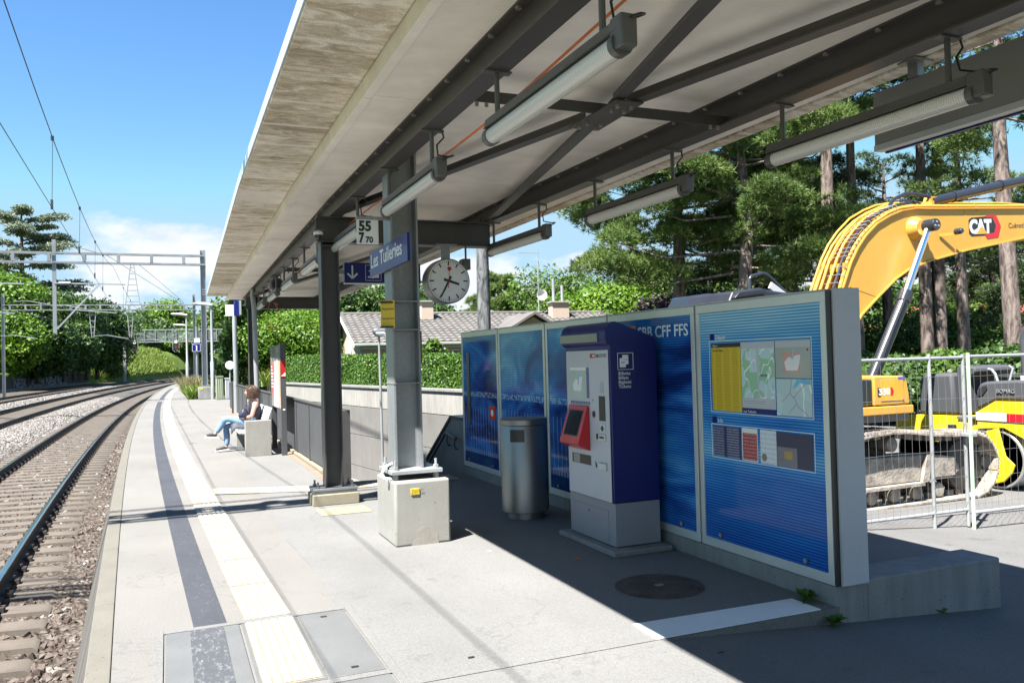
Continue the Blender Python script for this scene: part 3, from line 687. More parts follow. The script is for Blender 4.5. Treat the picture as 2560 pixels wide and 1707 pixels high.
def brace(y0, y1):
    ym = (y0 + y1) / 2; n = Vector(((bL(ym) + bR(ym)) / 2, ym, 3.40))
    mb = [MB() for _ in range(5)]
    for i, (p, s) in enumerate(((Vector((bL(y0) + .05, y0, 3.42)), 0), (Vector((bR(y0) - .05, y0, 3.42)), 0), (Vector((bL(y1) + .05, y1, 3.42)), 0), (Vector((bR(y1) - .05, y1, 3.42)), 0))):
        d = (n - p).normalized(); st = n - d * .22
        m = MB().bar(p + d * .1, st, .09, .012).bar(p + d * .1 + Vector((.0, 0, .035)), st + Vector((0, 0, .035)), .012, .07); m.build('bracing_bar', M['beam'], can)
    MB().bar((bL(ym) - .02, ym, 3.425), (bR(ym) + .02, ym, 3.425), .012, .07).bar((bL(ym), ym + .03, 3.462), (bR(ym), ym + .03, 3.462), .075, .01).build('cross_tie', M['anth'], can)
    gp = MB().prism([(n.x - .11, n.y - .36), (n.x + .10, n.y - .36), (n.x + .13, n.y + .34), (n.x - .12, n.y + .34)], 'z', 3.372, 3.384).build('gusset_plate', M['beam'], can)
    for dx, dy in ((-.06, -.28), (.05, -.28), (-.05, -.18), (.05, -.18), (-.06, .16), (.05, .16), (-.07, .27), (.07, .27)):
        MB().lathe([(.016, 3.35), (.016, 3.372), (.016, 3.3719)], (n.x + dx, n.y + dy, 0), 'z', 6).build('bolt', M['bolt'], gp)
    for fn, s in ((bL, 1), (bR, -1)):
        for k in (.09, .16): MB().lathe([(.014, 3.36), (.014, 3.389), (.013, 3.389)], (fn(ym) + s * k, ym, 0), 'z', 6).build('bolt', M['bolt'], can)
brace(9.8, .6); brace(21.8, 10.)
MB().tube([(2.04, -2, 3.5), (2.02, 1, 3.38), (2.02, 3, 3.34), (2.01, 4.9, 3.24), (1.99, 5.75, 3.22), (1.99, 7.5, 3.24), (2.03, 8.6, 3.3), (2.05, 10.4, 3.32), (2.1, 12.5, 3.25), (2.14, 15, 3.28), (2.2, 19, 3.25)], .008, 6).build('orange_cable', M['orange'], can)
# loop of orange cable hanging at the far end
pts = [(2.28, 20.6, 3.25)] + [(2.36 + .13 * math.sin(a), 20.6, 2.82 - .34 * math.cos(a) * (1 if a < 3.14 else 1)) for a in np.linspace(-2.6, 2.9, 16)] + [(2.5, 20.6, 3.1)]
o = MB().tube(pts, .009, 6).build('cable_loop', M['orange']); tag(o, 'orange cable loop hanging under the far end of canopy', 'cable')
# downpipe on the far column
o = MB().tube([(2.0, 21.55, 3.55), (2.0, 21.55, 3.3), (1.93, 21.5, 3.05), (1.93, 21.5, 2.6), (2.12, 21.5, .02)][0:2] + [(2.02, 21.52, 3.12), (2.06, 21.5, .0)], .06, 12)
dp = thing('downpipe', 'galvanised rainwater downpipe beside the far canopy column', 'pipe', (2.06, 21.5, 0)); o.build('pipe', M['galvl'], dp)
for z in (.9, 2.55): MB().lathe([(.07, -.02), (.07, .02), (.061, .02)], (2.045, 21.5, z), 'z', 12).build('clip', M['galv'], dp)
# loudspeaker and dome camera
ls = thing('loudspeaker', 'grey round loudspeaker hanging under canopy beam', 'loudspeaker', (2.03, 17, 3.39))
MB().lathe([(.11, -.14), (.14, -.12), (.14, .12), (.1, .15), (.001, .15)], (2.03, 17, 3.23), 'y', 20).build('body', M['lamp'], ls)
MB().lathe([(.1, -.146), (.1, -.142), (.001, -.142)], (2.03, 17, 3.23), 'y', 20).build('grille', M['black'], ls); BX('bracket', M['lamp'], ls, 2.0, 2.06, 16.95, 17.05, 3.36, 3.389)
cc = thing('security_camera', 'small dome camera beside dark column top', 'camera', (1.63, 9.62, 3.18))
MB().lathe([(.001, 3.08), (.03, 3.09), (.045, 3.115), (.05, 3.13)], (1.63, 9.62, 0), 'z', 16).build('dome', M['glassd'], cc)
MB().lathe([(.055, 3.13), (.055, 3.16), (.03, 3.18), (.001, 3.18)], (1.63, 9.62, 0), 'z', 16).build('housing', M['white'], cc)
MB().box(1.58, 1.70, 9.60, 9.64, 3.181, 3.2).build('arm', M['lamp'], cc)

# ---------------------------------------------------------------- strip lights
def lamp0():
    t = thing('strip_light', 'strip', 'strip light', (0, 0, 0), 0, 'strip lights under the canopy beams')
    for y in (0, 1.31):
        h = MB().box(-.09, .09, y - .03, y + .03, -.012, -.001); h.tube([(0, y, -.012), (0, y, -.262)], .017, 8); h.build('hanger', M['lamp'], t)
    MB().prism([(-.035, -.30), (-.045, -.318), (.045, -.318), (.035, -.30), (.03, -.262), (-.03, -.262)], 'y', -.2, 1.45).build('housing', M['lamp'], t, .003)
    MB().tube([(0, -.16, -.368), (0, 1.42, -.368)], .05, 16).build('diffuser', M['diff'], t)
    MB().box(-.042, .042, -.235, -.13, -.40, -.255).build('end_box', M['lamp'], t, .01)
    for a, b in ((-.17, -.128), (1.395, 1.45)): MB().tube([(0, a, -.368), (0, b, -.368)], .056, 16).build('end_cap', M['lamp'], t)
    MB().tube([(.08, -.02, -.01), (.085, -.03, -.06), (.03, -.03, -.12), (.03, -.05, -.2), (.09, -.12, -.225), (.1, -.2, -.235), (.05, -.25, -.26), (0, -.25, -.28)], .007, 6).build('lead', M['black'], t)
    return t
L0 = lamp0(); first = True
rows = [(bL, [(3.3, 'nearest'), (5.95, 'second'), (8.6, 'third'), (11.25, 'fourth'), (13.9, 'fifth'), (16.55, 'sixth'), (19.2, 'seventh'), (21.85, 'eighth')], 'track-side'),
        (bR, [(3.3, 'nearest'), (5.93, 'second'), (8.5, 'third')], 'rear')]
for fn, lst, side in rows:
    for y, w in lst:
        o = L0 if first else copy_tree(L0); first = False
        o.location = (fn(y), y, 3.389); o.rotation_euler = (0, 0, -math.atan2(fn(y + 1.3) - fn(y), 1.3)); o['label'] = f'{w} grey tubular strip light under the {side} canopy beam'

# ---------------------------------------------------------------- catenary gantries
def gantry(label, xm, ym, zb, xl, z0, zt, drops=(), braced=False, step=1.5, ins=True):
    t = thing('catenary_gantry', label, 'gantry', (xm, ym, 0), 0, 'catenary gantries')
    m = hcol(MB(), xm, ym, z0 + .09, zt, .26, .26, .018, .012).build('mast', M['galv'], t)
    mb = MB()
    for zz in (zb, zb + .45):
        for dy in (-.16, .16): mb.box(xl, xm + .13, ym + dy - .035, ym + dy + .035, zz - .04, zz + .04)
    mb.build('chord', M['galv'], t)
    x = xm - .9
    while x > xl:
        for dy in (-.2, .2): MB().box(x - .07, x + .07, ym + dy - .0045, ym + dy + .0045, zb + .04, zb + .41).build('batten_plate', M['galv'], t, smooth=False)
        x -= step
    ml = hcol(MB(), xl, ym, -.6, zt, .24, .24).build('mast', M['galv'], t)
    for xd in drops:
        MB().box(xd - .08, xd + .08, ym - .08, ym + .08, zb - 3.4, zb + 1.1).build('drop_post', M['galv'], t)
        d = MB().bar((xd, ym - .1, zb - 1.0), (xd + 3.1, ym - .1, zb - 1.05), .06, .06).bar((xd + .1, ym - .1, zb - 3.2), (xd + 1.9, ym - .1, zb - 1.1), .07, .07)
        d.bar((xd + 1.0, ym - .1, zb - 2.3), (xd + 2.7, ym - .1, zb - 2.45), .045, .045)
        d.tube([(xd + .2, ym - .1, zb - 1.0), (xd + .7, ym - .1, zb - 1.0)], .08, 8); d.build('cantilever', M['galvl'], t)
    return t, m
g1, mast = gantry('tall galvanised mast and gantry standing on a concrete block by the clock', 2.03, 7.5, 8.25, -15.2, .58, 9.3)
MB().box(1.84, 2.355, 7.2, 7.88, 0, .58).build('concrete_block', M['conc'], g1, .022, seg=3)
MB().prism([(1.98, .004), (2.01, .05), (2.035, .06), (2.04, .13), (2.06, .14), (2.075, .155), (2.13, .162), (2.19, .15), (2.2, .12), (2.23, .09), (2.235, .004)], 'y', 7.1975, 7.2003).build('concrete_patch', concrete('patched concrete', (.285, .268, .235), .2, 0, 6), g1)
MB().box(1.83, 2.31, 7.26, 7.74, .632, .668).build('base_plate', M['galvl'], g1, .004)
for sx_ in (1.88, 2.26):
    for sy_ in (7.31, 7.69): MB().lathe([(.022, .60), (.022, .631), (.026, .669), (.026, .70), (.013, .70), (.013, .755), (.001, .755)], (sx_, sy_, 0), 'z', 6).build('anchor_bolt', M['galvl'], g1)
for sx_ in (1.88, 2.26):
    for sy_ in (7.31, 7.69): MB().lathe([(.028, .581), (.028, .631), (.02, .631)], (sx_, sy_, 0), 'z', 6).build('levelling_nut', M['bolt'], g1)
for z in (1.45, 1.94, 2.2): MB().box(1.895, 2.165, 7.365, 7.635, z - .004, z + .004).build('strap', M['bolt'], g1)
MB().tube([(1.88, 7.42, .72), (1.81, 7.4, .7), (1.77, 7.38, .64), (1.79, 7.36, .6), (1.86, 7.36, .59)], .012, 8).build('earth_cable', M['white'], g1)
MB().tube([(1.89, 7.44, .72), (1.84, 7.42, .68), (1.86, 7.44, .62), (1.9, 7.5, .6)], .009, 6).build('earth_cable', M['black'], g1)
# extra cables on the near gantry: their shadow crosses the platform
mb = MB()
for dz, dy in ((1.0, .3), (1.25, .3)): mb.tube([(4, 7.5 + dy, 8.2 + dz), (-15, 7.5 + dy, 8.2 + dz)], .02, 6)
for x in (-2.6, -3.4, -1.9, -4.6): mb.lathe([(.05, 0), (.13, .03), (.05, .06), (.13, .12), (.05, .15), (.13, .21), (.05, .25)], (x, 7.6, 8.74), 'z', 10)
for x in (-4.4, -3.7, -2.9, -2.2): mb.box(x - .28, x + .28, 7.35, 7.65, 8.72, 8.86)
mb.build('feeder_cable', M['anth'], g1)
gA, mA = gantry('catenary gantry across the tracks beyond the canopy end', 1.75, 45, 6.85, -16.5, .62, 7.6, (-4.95, -9.3))
MB().box(1.42, 2.08, 44.65, 45.3, 0, .62).build('concrete_block', M['conc2'], gA, .03); BX('warning_plate', M['yel'], gA, 1.5, 1.63, 44.64, 44.649, .49, .56)
MB().box(1.55, 1.95, 44.8, 45.2, .63, .7).build('base_plate', M['galv'], gA)
mb = MB()
for k in range(3): mb.box(1.68, 2.02, 44.75, 44.82, 5.55 - k * .12, 5.58 - k * .12).tube([(2.0, 44.7, 5.6 - k * .12), (2.0, 44.7, 5.5 - k * .12)], .035, 8)
mb.build('insulator', M['galvl'], gA)
mb = MB()
for k in range(3): mb.tube([(2.0, 44.7, 5.6 - .12 * k), (2.6, 32, 7.2 - .1 * k), (3.6, 8, 9.4)], .012, 5)
mb.build('feeder_cable', M['wire'], gA)
gB, mB_ = gantry('farther catenary gantry in front of the signal bridge', 2.45, 85, 7.15, -13.4, .3, 8.6, (), step=1.2)
mb = MB()
for xd in (-6.3, -3.15): # hanging lattice brackets
    for s in (-1, 1): mb.bar((xd + s * .28, 85, 7.1), (xd + s * .08, 85, 4.6), .06, .06)
    for k in range(4): mb.bar((xd - .24 + k * .04, 85, 6.7 - k * .55), (xd + .24 - k * .04, 85, 6.7 - k * .55), .05, .05)
mb.build('hanging_bracket', M['galvl'], gB)
mb = MB()   # lattice tower standing on the gantry
for s in (-1, 1): mb.bar((-2.9 + s * .62, 85, 7.65), (-2.9 + s * .12, 85, 11.5), .09, .09)
for k in range(7): w = .60 - k * .07; mb.bar((-2.9 - w, 85, 7.9 + k * .53), (-2.9 + w, 85, 7.9 + k * .53), .07, .07)
mb.build('lattice_tower', M['galvl'], gB)
mb = MB()
for x0, z0_ in ((-6.2, 4.75), (-13.6, 4.85), (-9.6, 7.5), (-2.3, 4.3), (-12.5, 7.9)):
    mb.bar((x0, 84.8, z0_), (x0 + 1.2, 84.8, z0_ + .06), .05, .05).bar((x0 + 1.1, 84.8, z0_ + .06), (x0 + 2.9, 84.8, z0_ - .3), .07, .07)
mb.build('registration_arm', M['galvl'], gB)
# signal bridge
sgb = thing('signal_bridge', 'grey truss signal bridge with two red signals above the far curve', 'signal bridge', (2, 150, 0))
mb = MB()
for x in (-6.5, 9.3): mb.box(x - .22, x + .22, 149.8, 150.2, -.5, 8)
for z in (6.0, 8.0):
    for dy in (-.5, .5): mb.box(-6.7, 9.5, 150 + dy - .07, 150 + dy + .07, z - .075, z + .075)
mb.build('truss_frame', M['galvl'], sgb)
mb = MB()
for k in range(11): mb.box(-6.6 + k * 1.6 - .06, -6.6 + k * 1.6 + .06, 149.4, 149.5, 6.1, 7.9)
mb.build('truss_post', M['galvl'], sgb)
for k in range(10): BX('mesh_panel', M['skyblue'], sgb, -6.52 + k * 1.6, -5.08 + k * 1.6, 149.52, 149.56, 6.2, 7.75)
for x in (-4.95, 1.35):
    s_ = MB().box(x - .55, x + .55, 149.2, 149.4, 4.5, 6.3); s_.f = []; s_.v = []
    s_.tube([(x - .5, 149.3, 8.3), (x - .5, 149.3, 4.6), (x - .2, 149.3, 4.25), (x + .2, 149.3, 4.25), (x + .5, 149.3, 4.6), (x + .5, 149.3, 6.2)], .06, 6).build('signal_cage', M['galvl'], sgb)
    sg_ = MB().prism([(x - .38, 4.75), (x - .2, 4.55), (x + .2, 4.55), (x + .38, 4.75), (x + .38, 5.25), (x + .2, 5.45), (x - .2, 5.45), (x - .38, 5.25)], 'y', 149.0, 149.25).build('signal_head', M['black'], sgb)
    MB().lathe([(.11, -.02), (.11, .01), (.001, .01)], (x, 148.99, 5.05), 'y', 12).build('lens', M['signal'], sg_)
    BX('repeater_sign', M['white'], sgb, x - .2, x + .2, 149.1, 149.2, 5.7, 6.2)
# wires
def wire(label, pts, r=.012):
    return cable('overhead_wire', label, pts, r, M['wire'], 'wire')
def crv(off, z, y0=-5, y1=160, n=26): return [(XC(off, y) if y > 20 else XC(off, y), y, z) for y in np.linspace(y0, y1, n)]
for off, nm in ((-2.12, 'near'), (-7.4, 'middle'), (-12., 'far')):
    kx = (lambda y: float(np.interp(y, [-31, 7.5, 45, 85, 125, 165], [-.4, -1.80, -2.45, -1.5, 1.6, 7.0]))) if off > -3 else (lambda y: float(np.interp(y, [-31, 7.5, 45, 85, 125, 165], [XC(off, q) for q in (-31, 7.5, 45, 85, 125, 165)])))
    wire(f'contact wire over the {nm} track', [(kx(y), y, 4.75 if off > -3 else 4.95) for y in np.linspace(-5, 160, 24)], .0065 if off > -3 else .01)
    pm_ = []
    for y in np.linspace(-5, 160, 50):
        ph = ((y - 7.5) % 38.) / 38.; pm_.append((kx(y) + .03, y, 6.75 - 3.4 * ph * (1 - ph)))
    wire(f'messenger wire over the {nm} track', pm_, .0085 if off > -3 else .01)
    mb = MB()
    for y in ([17.8, 24.4, 31, 36, 52, 58, 65, 72] if off > -3 else [50, 57, 64, 71]):
        ph = ((y - 7.5) % 38.) / 38.; zt = 6.75 - 3.4 * ph * (1 - ph)
        mb.tube([(kx(y), y, 4.75), (kx(y) + .03, y, zt)], .005, 4).box(kx(y) - .02, kx(y) + .02, y - .03, y + .03, 4.72, 4.9).box(kx(y), kx(y) + .05, y - .04, y + .04, zt - .04, zt + .04)
    tag(mb.build('dropper_wires', M['wire']), f'thin droppers linking the two wires over the {nm} track', 'wire')
wire('slack feeder wire crossing the sky above the cedar', [tuple(at(0, 540, 70)), tuple(at(130, 600, 72)), tuple(at(270, 640, 85)), tuple(at(460, 760, 110))], .02)
wire('second thin feeder wire descending to the far gantry', [tuple(at(348, 662, 90)), tuple(at(400, 705, 100)), tuple(at(460, 757, 115))], .02)

# ---------------------------------------------------------------- signs on the mast and columns
ns = thing('station_name_sign', 'blue station name sign reading Les Tuileries fixed to the mast', 'sign', (1.865, 7.35, 2.49))
BX('panel', M['signblue'], ns, 1.858, 1.882, 6.66, 8.04, 2.485, 2.725, .003)
text('Les Tuileries', .185, (1.8555, 7.98, 2.565), (0, -1, 0), (0, 0, 1), M['white'], ns, bold=.0025, width=1.14)
MB().box(1.883, 1.899, 7.42, 7.58, 2.55, 2.66).build('bracket', M['galv'], ns)
km = thing('kilometre_sign', 'white kilometre plate reading 55 7 70 hanging left of the mast', 'sign', (1.7, 7.42, 2.95))
BX('plate', M['white'], km, 1.598, 1.80, 7.41, 7.416, 2.72, 2.945, .002)
text('55', .125, (1.618, 7.4095, 2.845), (1, 0, 0), (0, 0, 1), M['black'], km, bold=.006, width=.115)
text('7', .125, (1.618, 7.4095, 2.738), (1, 0, 0), (0, 0, 1), M['black'], km, bold=.006, width=.052)
text('70', .075, (1.678, 7.4095, 2.738), (1, 0, 0), (0, 0, 1), M['black'], km, bold=.003, width=.07)
BX('bar', M['galv'], km, 1.598, 1.899, 7.405, 7.44, 2.948, 2.975, .003)
ar = thing('direction_sign', 'dark blue sign with white down arrow hanging beyond the dark column', 'sign', (2.3, 10.2, 2.6))
BX('box', M['signblue'], ar, 2.03, 3.0, 10.16, 10.24, 2.635, 2.885, .004)
BX('edge_trim', M['alu'], ar, 2.03, 3.0, 10.158, 10.242, 2.627, 2.6345)
MB().box(2.118, 2.137, 10.157, 10.159, 2.70, 2.85).bar((2.128, 10.158, 2.692), (2.066, 10.158, 2.752), .002, .022, (.7, 0, .7)).bar((2.128, 10.158, 2.692), (2.19, 10.158, 2.752), .002, .022, (-.7, 0, .7)).build('arrow', M['white'], ar)
mb = MB()
for (a, b) in ((2.29, 2.49), (2.53, 2.73)):
    mb.box(a, b, 10.157, 10.159, 2.665, 2.669).box(a, b, 10.157, 10.159, 2.855, 2.859).box(a, a + .004, 10.157, 10.159, 2.669, 2.855).box(b - .004, b, 10.157, 10.159, 2.669, 2.855)
mb.box(2.32, 2.36, 10.157, 10.159, 2.70, 2.72).box(2.40, 2.46, 10.157, 10.159, 2.70, 2.74).box(2.33, 2.45, 10.157, 10.159, 2.78, 2.79).lathe([(.022, 10.157), (.022, 10.159), (.012, 10.159)], (2.38, 0, 2.715), 'y', 14)
mb.build('pictogram', M['white'], ar); MB().bar((1.9, 10.2, 2.77), (2.03, 10.2, 2.77), .05, .05).build('bracket', M['galv'], ar)
for nm, lab, fx in (('warning_sign', 'yellow Attention warning sign strapped to left face of the mast', 0), ):
    ws = thing(nm, lab, 'sign', (1.86, 7.33, 1.95)); c, s_ = math.cos(.55), math.sin(.55)
    def wp(u, d, z): return (1.80 + u * c - d * s_ * -1, 7.40 - u * s_ - d * c, z)
    pl = MB(); pl.add([wp(0, 0, 1.955), wp(.13, 0, 1.955), wp(.13, .004, 1.955), wp(0, .004, 1.955), wp(0, 0, 2.21), wp(.13, 0, 2.21), wp(.13, .004, 2.21), wp(0, .004, 2.21)], [(0, 3, 2, 1), (4, 5, 6, 7), (0, 1, 5, 4), (1, 2, 6, 5), (2, 3, 7, 6), (3, 0, 4, 7)]); pl.build('plate', M['yel'], ws)
    text('Attention', .034, wp(.006, .0045, 2.12), (c, -s_, 0), (0, 0, 1), M['black'], ws, width=.118)
    text('mise de terre', .026, wp(.006, .0045, 2.035), (c, -s_, 0), (0, 0, 1), M['black'], ws, width=.118)
    for z in (1.965, 2.19): MB().box(1.79, 1.90, 7.335, 7.40, z - .008, z + .008).build('clamp', M['black'], ws)
ws2 = BX('warning_sign', M['yel'], None, 2.178, 2.184, 7.40, 7.62, 1.62, 1.93, .002); tag(ws2, 'narrow yellow warning plate on the right face of mast', 'sign')
yp_ = thing('earthing_plate', 'small yellow plate with four lines of text on concrete block', 'sign', (1.99, 7.195, .48))
BX('plate', M['yel'], yp_, 1.985, 2.065, 7.190, 7.1985, .455, .512, .003)
for k, s_ in enumerate(('Prise de terre Essence Schunt', 'avant d enlever le fil de terre', 'sous tension max', 'CFF I = 10 max')): text(s_, .0095, (1.989, 7.1895, .4985 - k * .0115), (1, 0, 0), (0, 0, 1), M['black'], yp_, depth=.0004)
# ---- clock
ck = thing('platform_clock', 'round white station clock with red second hand under canopy', 'clock', (3.24, 9.75, 2.36))
cx, cz = 3.2, 2.62
MB().lathe([(.262, -.11), (.276, -.105), (.28, -.08), (.28, .08), (.276, .105), (.262, .11)], (cx, 9.74, cz), 'y', 48).build('case', M['steel'], ck)
MB().lathe([(.258, -.1125), (.258, -.1105), (.0001, -.1105)], (cx, 9.74, cz), 'y', 48).build('dial', M['white'], ck)
mb = MB()
for k in range(60):
    a = k * math.pi / 30; d = Vector((math.sin(a), 0, math.cos(a))); L, w = (.058, .017) if k % 5 == 0 else (.018, .006)
    mb.bar(Vector((cx, 9.6265, cz)) + d * (.247 - L), Vector((cx, 9.6265, cz)) + d * .247, w, .001, (0, 1, 0))
mb.build('dial_marks', M['black'], ck)
def hand(name, a, l0, l1, w0, w1, yy, mat):
    d = Vector((math.sin(a), 0, math.cos(a))); n = Vector((d.z, 0, -d.x)); c = Vector((cx, yy, cz)); p = [c - d * l0 - n * w0, c - d * l0 + n * w0, c + d * l1 + n * w1, c + d * l1 - n * w1]
    MB().add(p + [q + Vector((0, .0012, 0)) for q in p], [(0, 1, 2, 3), (7, 6, 5, 4), (0, 4, 5, 1), (1, 5, 6, 2), (2, 6, 7, 3), (3, 7, 4, 0)]).build(name, mat, ck)
hand('hour_hand', R(107), .065, .14, .017, .014, 9.6245, M['black']); hand('minute_hand', R(208), .065, .22, .014, .009, 9.6228, M['black']); hand('second_hand', R(4), .09, .13, .004, .003, 9.6208, M['dred'])
MB().lathe([(.026, -.0014), (.026, 0), (.0001, 0)], (cx + .009, 9.6208, cz + .15), 'y', 20).build('second_disc', M['dred'], ck)
MB().box(cx - .045, cx + .045, 9.69, 9.78, 2.895, 3.05).box(cx - .13, cx + .13, 9.66, 9.82, 3.05, 3.078).build('hanger', M['galv'], ck)
sp_ = thing('floodlight', 'small grey floodlight on bracket right of the clock', 'floodlight', (3.55, 9.95, 2.8))
MB().box(3.50, 3.61, 9.95, 10.1, 2.80, 2.94).build('head', M['lamp'], sp_, .01); MB().bar((3.56, 10, 2.94), (3.56, 10, 3.079), .02, .02).bar((3.38, 10, 2.80), (3.52, 10, 2.86), .05, .05).build('bracket', M['lamp'], sp_)
# ---- hanging sign seen from behind
hs_ = thing('hanging_sign', 'large sign with plain grey back hanging outside right canopy edge', 'sign', (4.72, 3.5, 3.1))
BX('back_panel', pm('sign back', (.2, .2, .195), .5, 0, .06, 2), hs_, 4.70, 4.72, 1.2, 4.42, 3.10, 3.475, .003)
BX('bottom_rail', M['alu'], hs_, 4.695, 4.77, 1.2, 4.425, 3.055, 3.099, .003); BX('front_panel', M['signblue'], hs_, 4.775, 4.80, 1.2, 4.40, 3.045, 3.47)
for y in (4.06, 2.0):
    MB().box(4.68, 4.74, y - .04, y + .04, 3.476, 3.585).box(4.62, 4.80, y - .07, y + .07, 3.571, 3.584).build('bracket', M['galv'], hs_)
# ---------------------------------------------------------------- printed glass information wall
def m_print(name, seed, mode):
    t = NT(name); x, y, z = t.sep()
    cb = t.n.new('ShaderNodeCombineXYZ'); t.l.new(t.math('MULTIPLY', y, .5), cb.inputs[0]); t.l.new(t.math('MULTIPLY', z, 2.1 if mode == 'streak' else 1.0), cb.inputs[1]); cb.inputs[2].default_value = seed
    n = t.noise(1.25 if mode == 'streak' else 1.5, 4, .5, cb.outputs[0], dist=.5 if mode == 'streak' else 1.6)
    if mode == 'streak':   # light at the top and around mid height, motion streaks
        g = t.ramp(t.math('DIVIDE', z, 2.03), [(0, (.34,) * 3), (.2, (.40,) * 3), (.36, (.5,) * 3), (.45, (.74,) * 3), (.53, (.55,) * 3), (.68, (.42,) * 3), (.8, (.55,) * 3), (.95, (.88,) * 3)])
        k = t.math('ADD', t.math('MULTIPLY', g, .7), t.math('MULTIPLY', n, .42))
        if seed > 4: k = t.math('ADD', t.math('MULTIPLY', n, 1.2), t.math('MULTIPLY_ADD', t.math('SUBTRACT', 1.1, z), t.math('LESS_THAN', z, 1.1), -.12))
        if seed > 4: k = t.math('ADD', t.math('MULTIPLY', n, 1.35), -.17)
    else: k = t.math('ADD', t.math('MULTIPLY', n, 1.2), -.11)
    c = t.ramp(k, [(.28, (.008, .03, .15)), (.40, (.016, .085, .34)), (.54, (.03, .19, .53)), (.66, (.08, .33, .64)), (.80, (.30, .58, .74))])
    ln = t.math('SINE', t.math('MULTIPLY', z, 300)); c = t.mix(1, c, t.ramp(t.math('MULTIPLY_ADD', ln, .5, .5), [(.2, (.34, .40, .55)), (.7, (1, 1, 1))]), 'MULTIPLY')
    if mode == 'hall':     # pale uprights and floor line of the printed hall
        st = t.math('PINGPONG', y, .05); up = t.math('MULTIPLY', t.math('LESS_THAN', st, .008), t.math('MULTIPLY', t.math('LESS_THAN', z, 1.0), t.math('GREATER_THAN', z, .42)))
        c = t.mix(t.math('MULTIPLY', up, .35), c, (.35, .5, .62))
        fl = t.math('MULTIPLY', t.math('LESS_THAN', t.math('ABSOLUTE', t.math('SUBTRACT', z, 1.17)), .035), t.math('GREATER_THAN', t.noise(28, 4, .7), .5)); c = t.mix(t.math('MULTIPLY', fl, .55), c, (.45, .6, .7))
        lo = t.math('LESS_THAN', z, .36); c = t.mix(t.math('MULTIPLY', lo, .75), c, (.004, .008, .05))
        pl = t.math('MULTIPLY', t.math('LESS_THAN', t.math('ABSOLUTE', t.math('SUBTRACT', z, .385)), .03), t.math('GREATER_THAN', t.math('SINE', t.math('MULTIPLY', y, 90)), -.2)); c = t.mix(t.math('MULTIPLY', pl, .5), c, (.40, .40, .42))
    return t.set(c, .07, 0, .12, .0)
iw = thing('information_wall', 'long blue printed glass information wall on a concrete plinth', 'information wall', (3.95, 7.7, 0))
BX('plinth', M['conc2'], iw, 3.935, 4.20, 4.14, 11.33, -.45, .128, .008)
yb = [4.13, 5.575, 7.01, 8.45, 9.89, 11.33]
modes = ['streak', 'streak', 'hall', 'hall', 'hall']
for i, (a, b) in enumerate(zip(yb[:-1], yb[1:])):
    mt = m_print(f'blue print {i}', i * 3.7 + 1.3, modes[i]); a2, b2 = a + .012, b - .012
    p = BX('glass_panel', mt, iw, 3.934, 3.95, a2 + .05, b2 - .05, .205, 1.965)
    fr = MB()
    fr.box(3.925, 3.955, a2, b2, .135, .205).box(3.925, 3.955, a2, b2, 1.965, 2.032).box(3.925, 3.955, a2, a2 + .05, .205, 1.965).box(3.925, 3.955, b2 - .05, b2, .205, 1.965)
    fr.build('panel_frame', M['alu'], iw, .003)
    for yy_ in (a2 + .25, b2 - .25): MB().lathe([(.016, -.012), (.016, 0), (.008, 0)], (3.924, yy_, .245), 'x', 10).build('lock', M['bolt'], p)
BX('core', M['anth2'], iw, 3.9562, 4.13, 4.17, 11.3, .13, 2.02)
BX('top_cap', M['alud'], iw, 3.93, 4.17, 4.15, 11.33, 2.034, 2.045, .002)
BX('end_panel', M['alud'], iw, 3.962, 4.185, 4.105, 4.128, .132, 2.05, .006)
BX('back_panel', M['alud'], iw, 4.131, 4.165, 4.15, 11.3, .13, 2.02)
BX('end_gap', M['dark'], iw, 3.93, 3.96, 4.122, 4.14, .14, 2.03)
MB().tube([(4.2, 4.2, .14), (4.2, 4.2, 1.86), (4.2, 4.26, 1.93), (4.2, 4.9, 1.94)], .02, 10).build('rear_rail', M['galv'], iw)
lw = thing('low_wall', 'low concrete wall running from end of information wall', 'wall', (4.8, 4.3, -.3))
BX('wall', M['conc2'], lw, 4.201, 5.45, 4.143, 4.45, -.6, .142, .012)
# lettering and posters on the wall
XF = 3.9325
def plate(name, mat, y0, y1, z0, z1, par, d=.0025, lab=None):
    o = MB().box(XF - d, XF - .0002, y0, y1, z0, z1).build(name, mat, par)
    if lab: o['label'] = lab
    return o
def wtext(s, size, y, z, mat, par, width=None, d=.003, bold=.0): return text(s, size, (XF - d, y, z), (0, -1, 0), (0, 0, 1), mat, par, width=width, bold=bold, depth=.0006)
M['wlet'] = pm('pale blue print', (.62, .74, .82), .2)
wtext('SBB CFF FFS', .14, 6.455, 1.80, M['wlet'], iw, .775, bold=.002)
M['logored'] = pm('wall logo red', (.42, .035, .02), .25); lgp = plate('logo', M['logored'], 6.49, 6.66, 1.80, 1.915, iw)
def sbb_arrow(par, yc, zc, s, dx, mat):
    x0, x1 = XF - dx - .001, XF - dx
    mb = MB().box(x0, x1, yc - .30*s, yc + .30*s, zc - .05*s, zc + .05*s).box(x0 + .0002, x1 - .0002, yc - .05*s, yc + .05*s, zc - .22*s, zc + .22*s)
    for g in (-1, 1): mb.prism([(yc + g*.42*s, zc), (yc + g*.24*s, zc + .18*s), (yc + g*.14*s, zc + .18*s), (yc + g*.26*s, zc + .04*s), (yc + g*.26*s, zc - .04*s), (yc + g*.14*s, zc - .18*s), (yc + g*.24*s, zc - .18*s)], 'x', x0 + .0003, x1 - .0003)
    mb.build('logo_arrow', mat, par)
sbb_arrow(lgp, 6.575, 1.857, .16, .0026, M['white'])
wtext('Départ', .05, 5.315, 1.752, M['wlet'], iw, .12); wtext('Info', .05, 5.315, 1.112, M['wlet'], iw, .06)
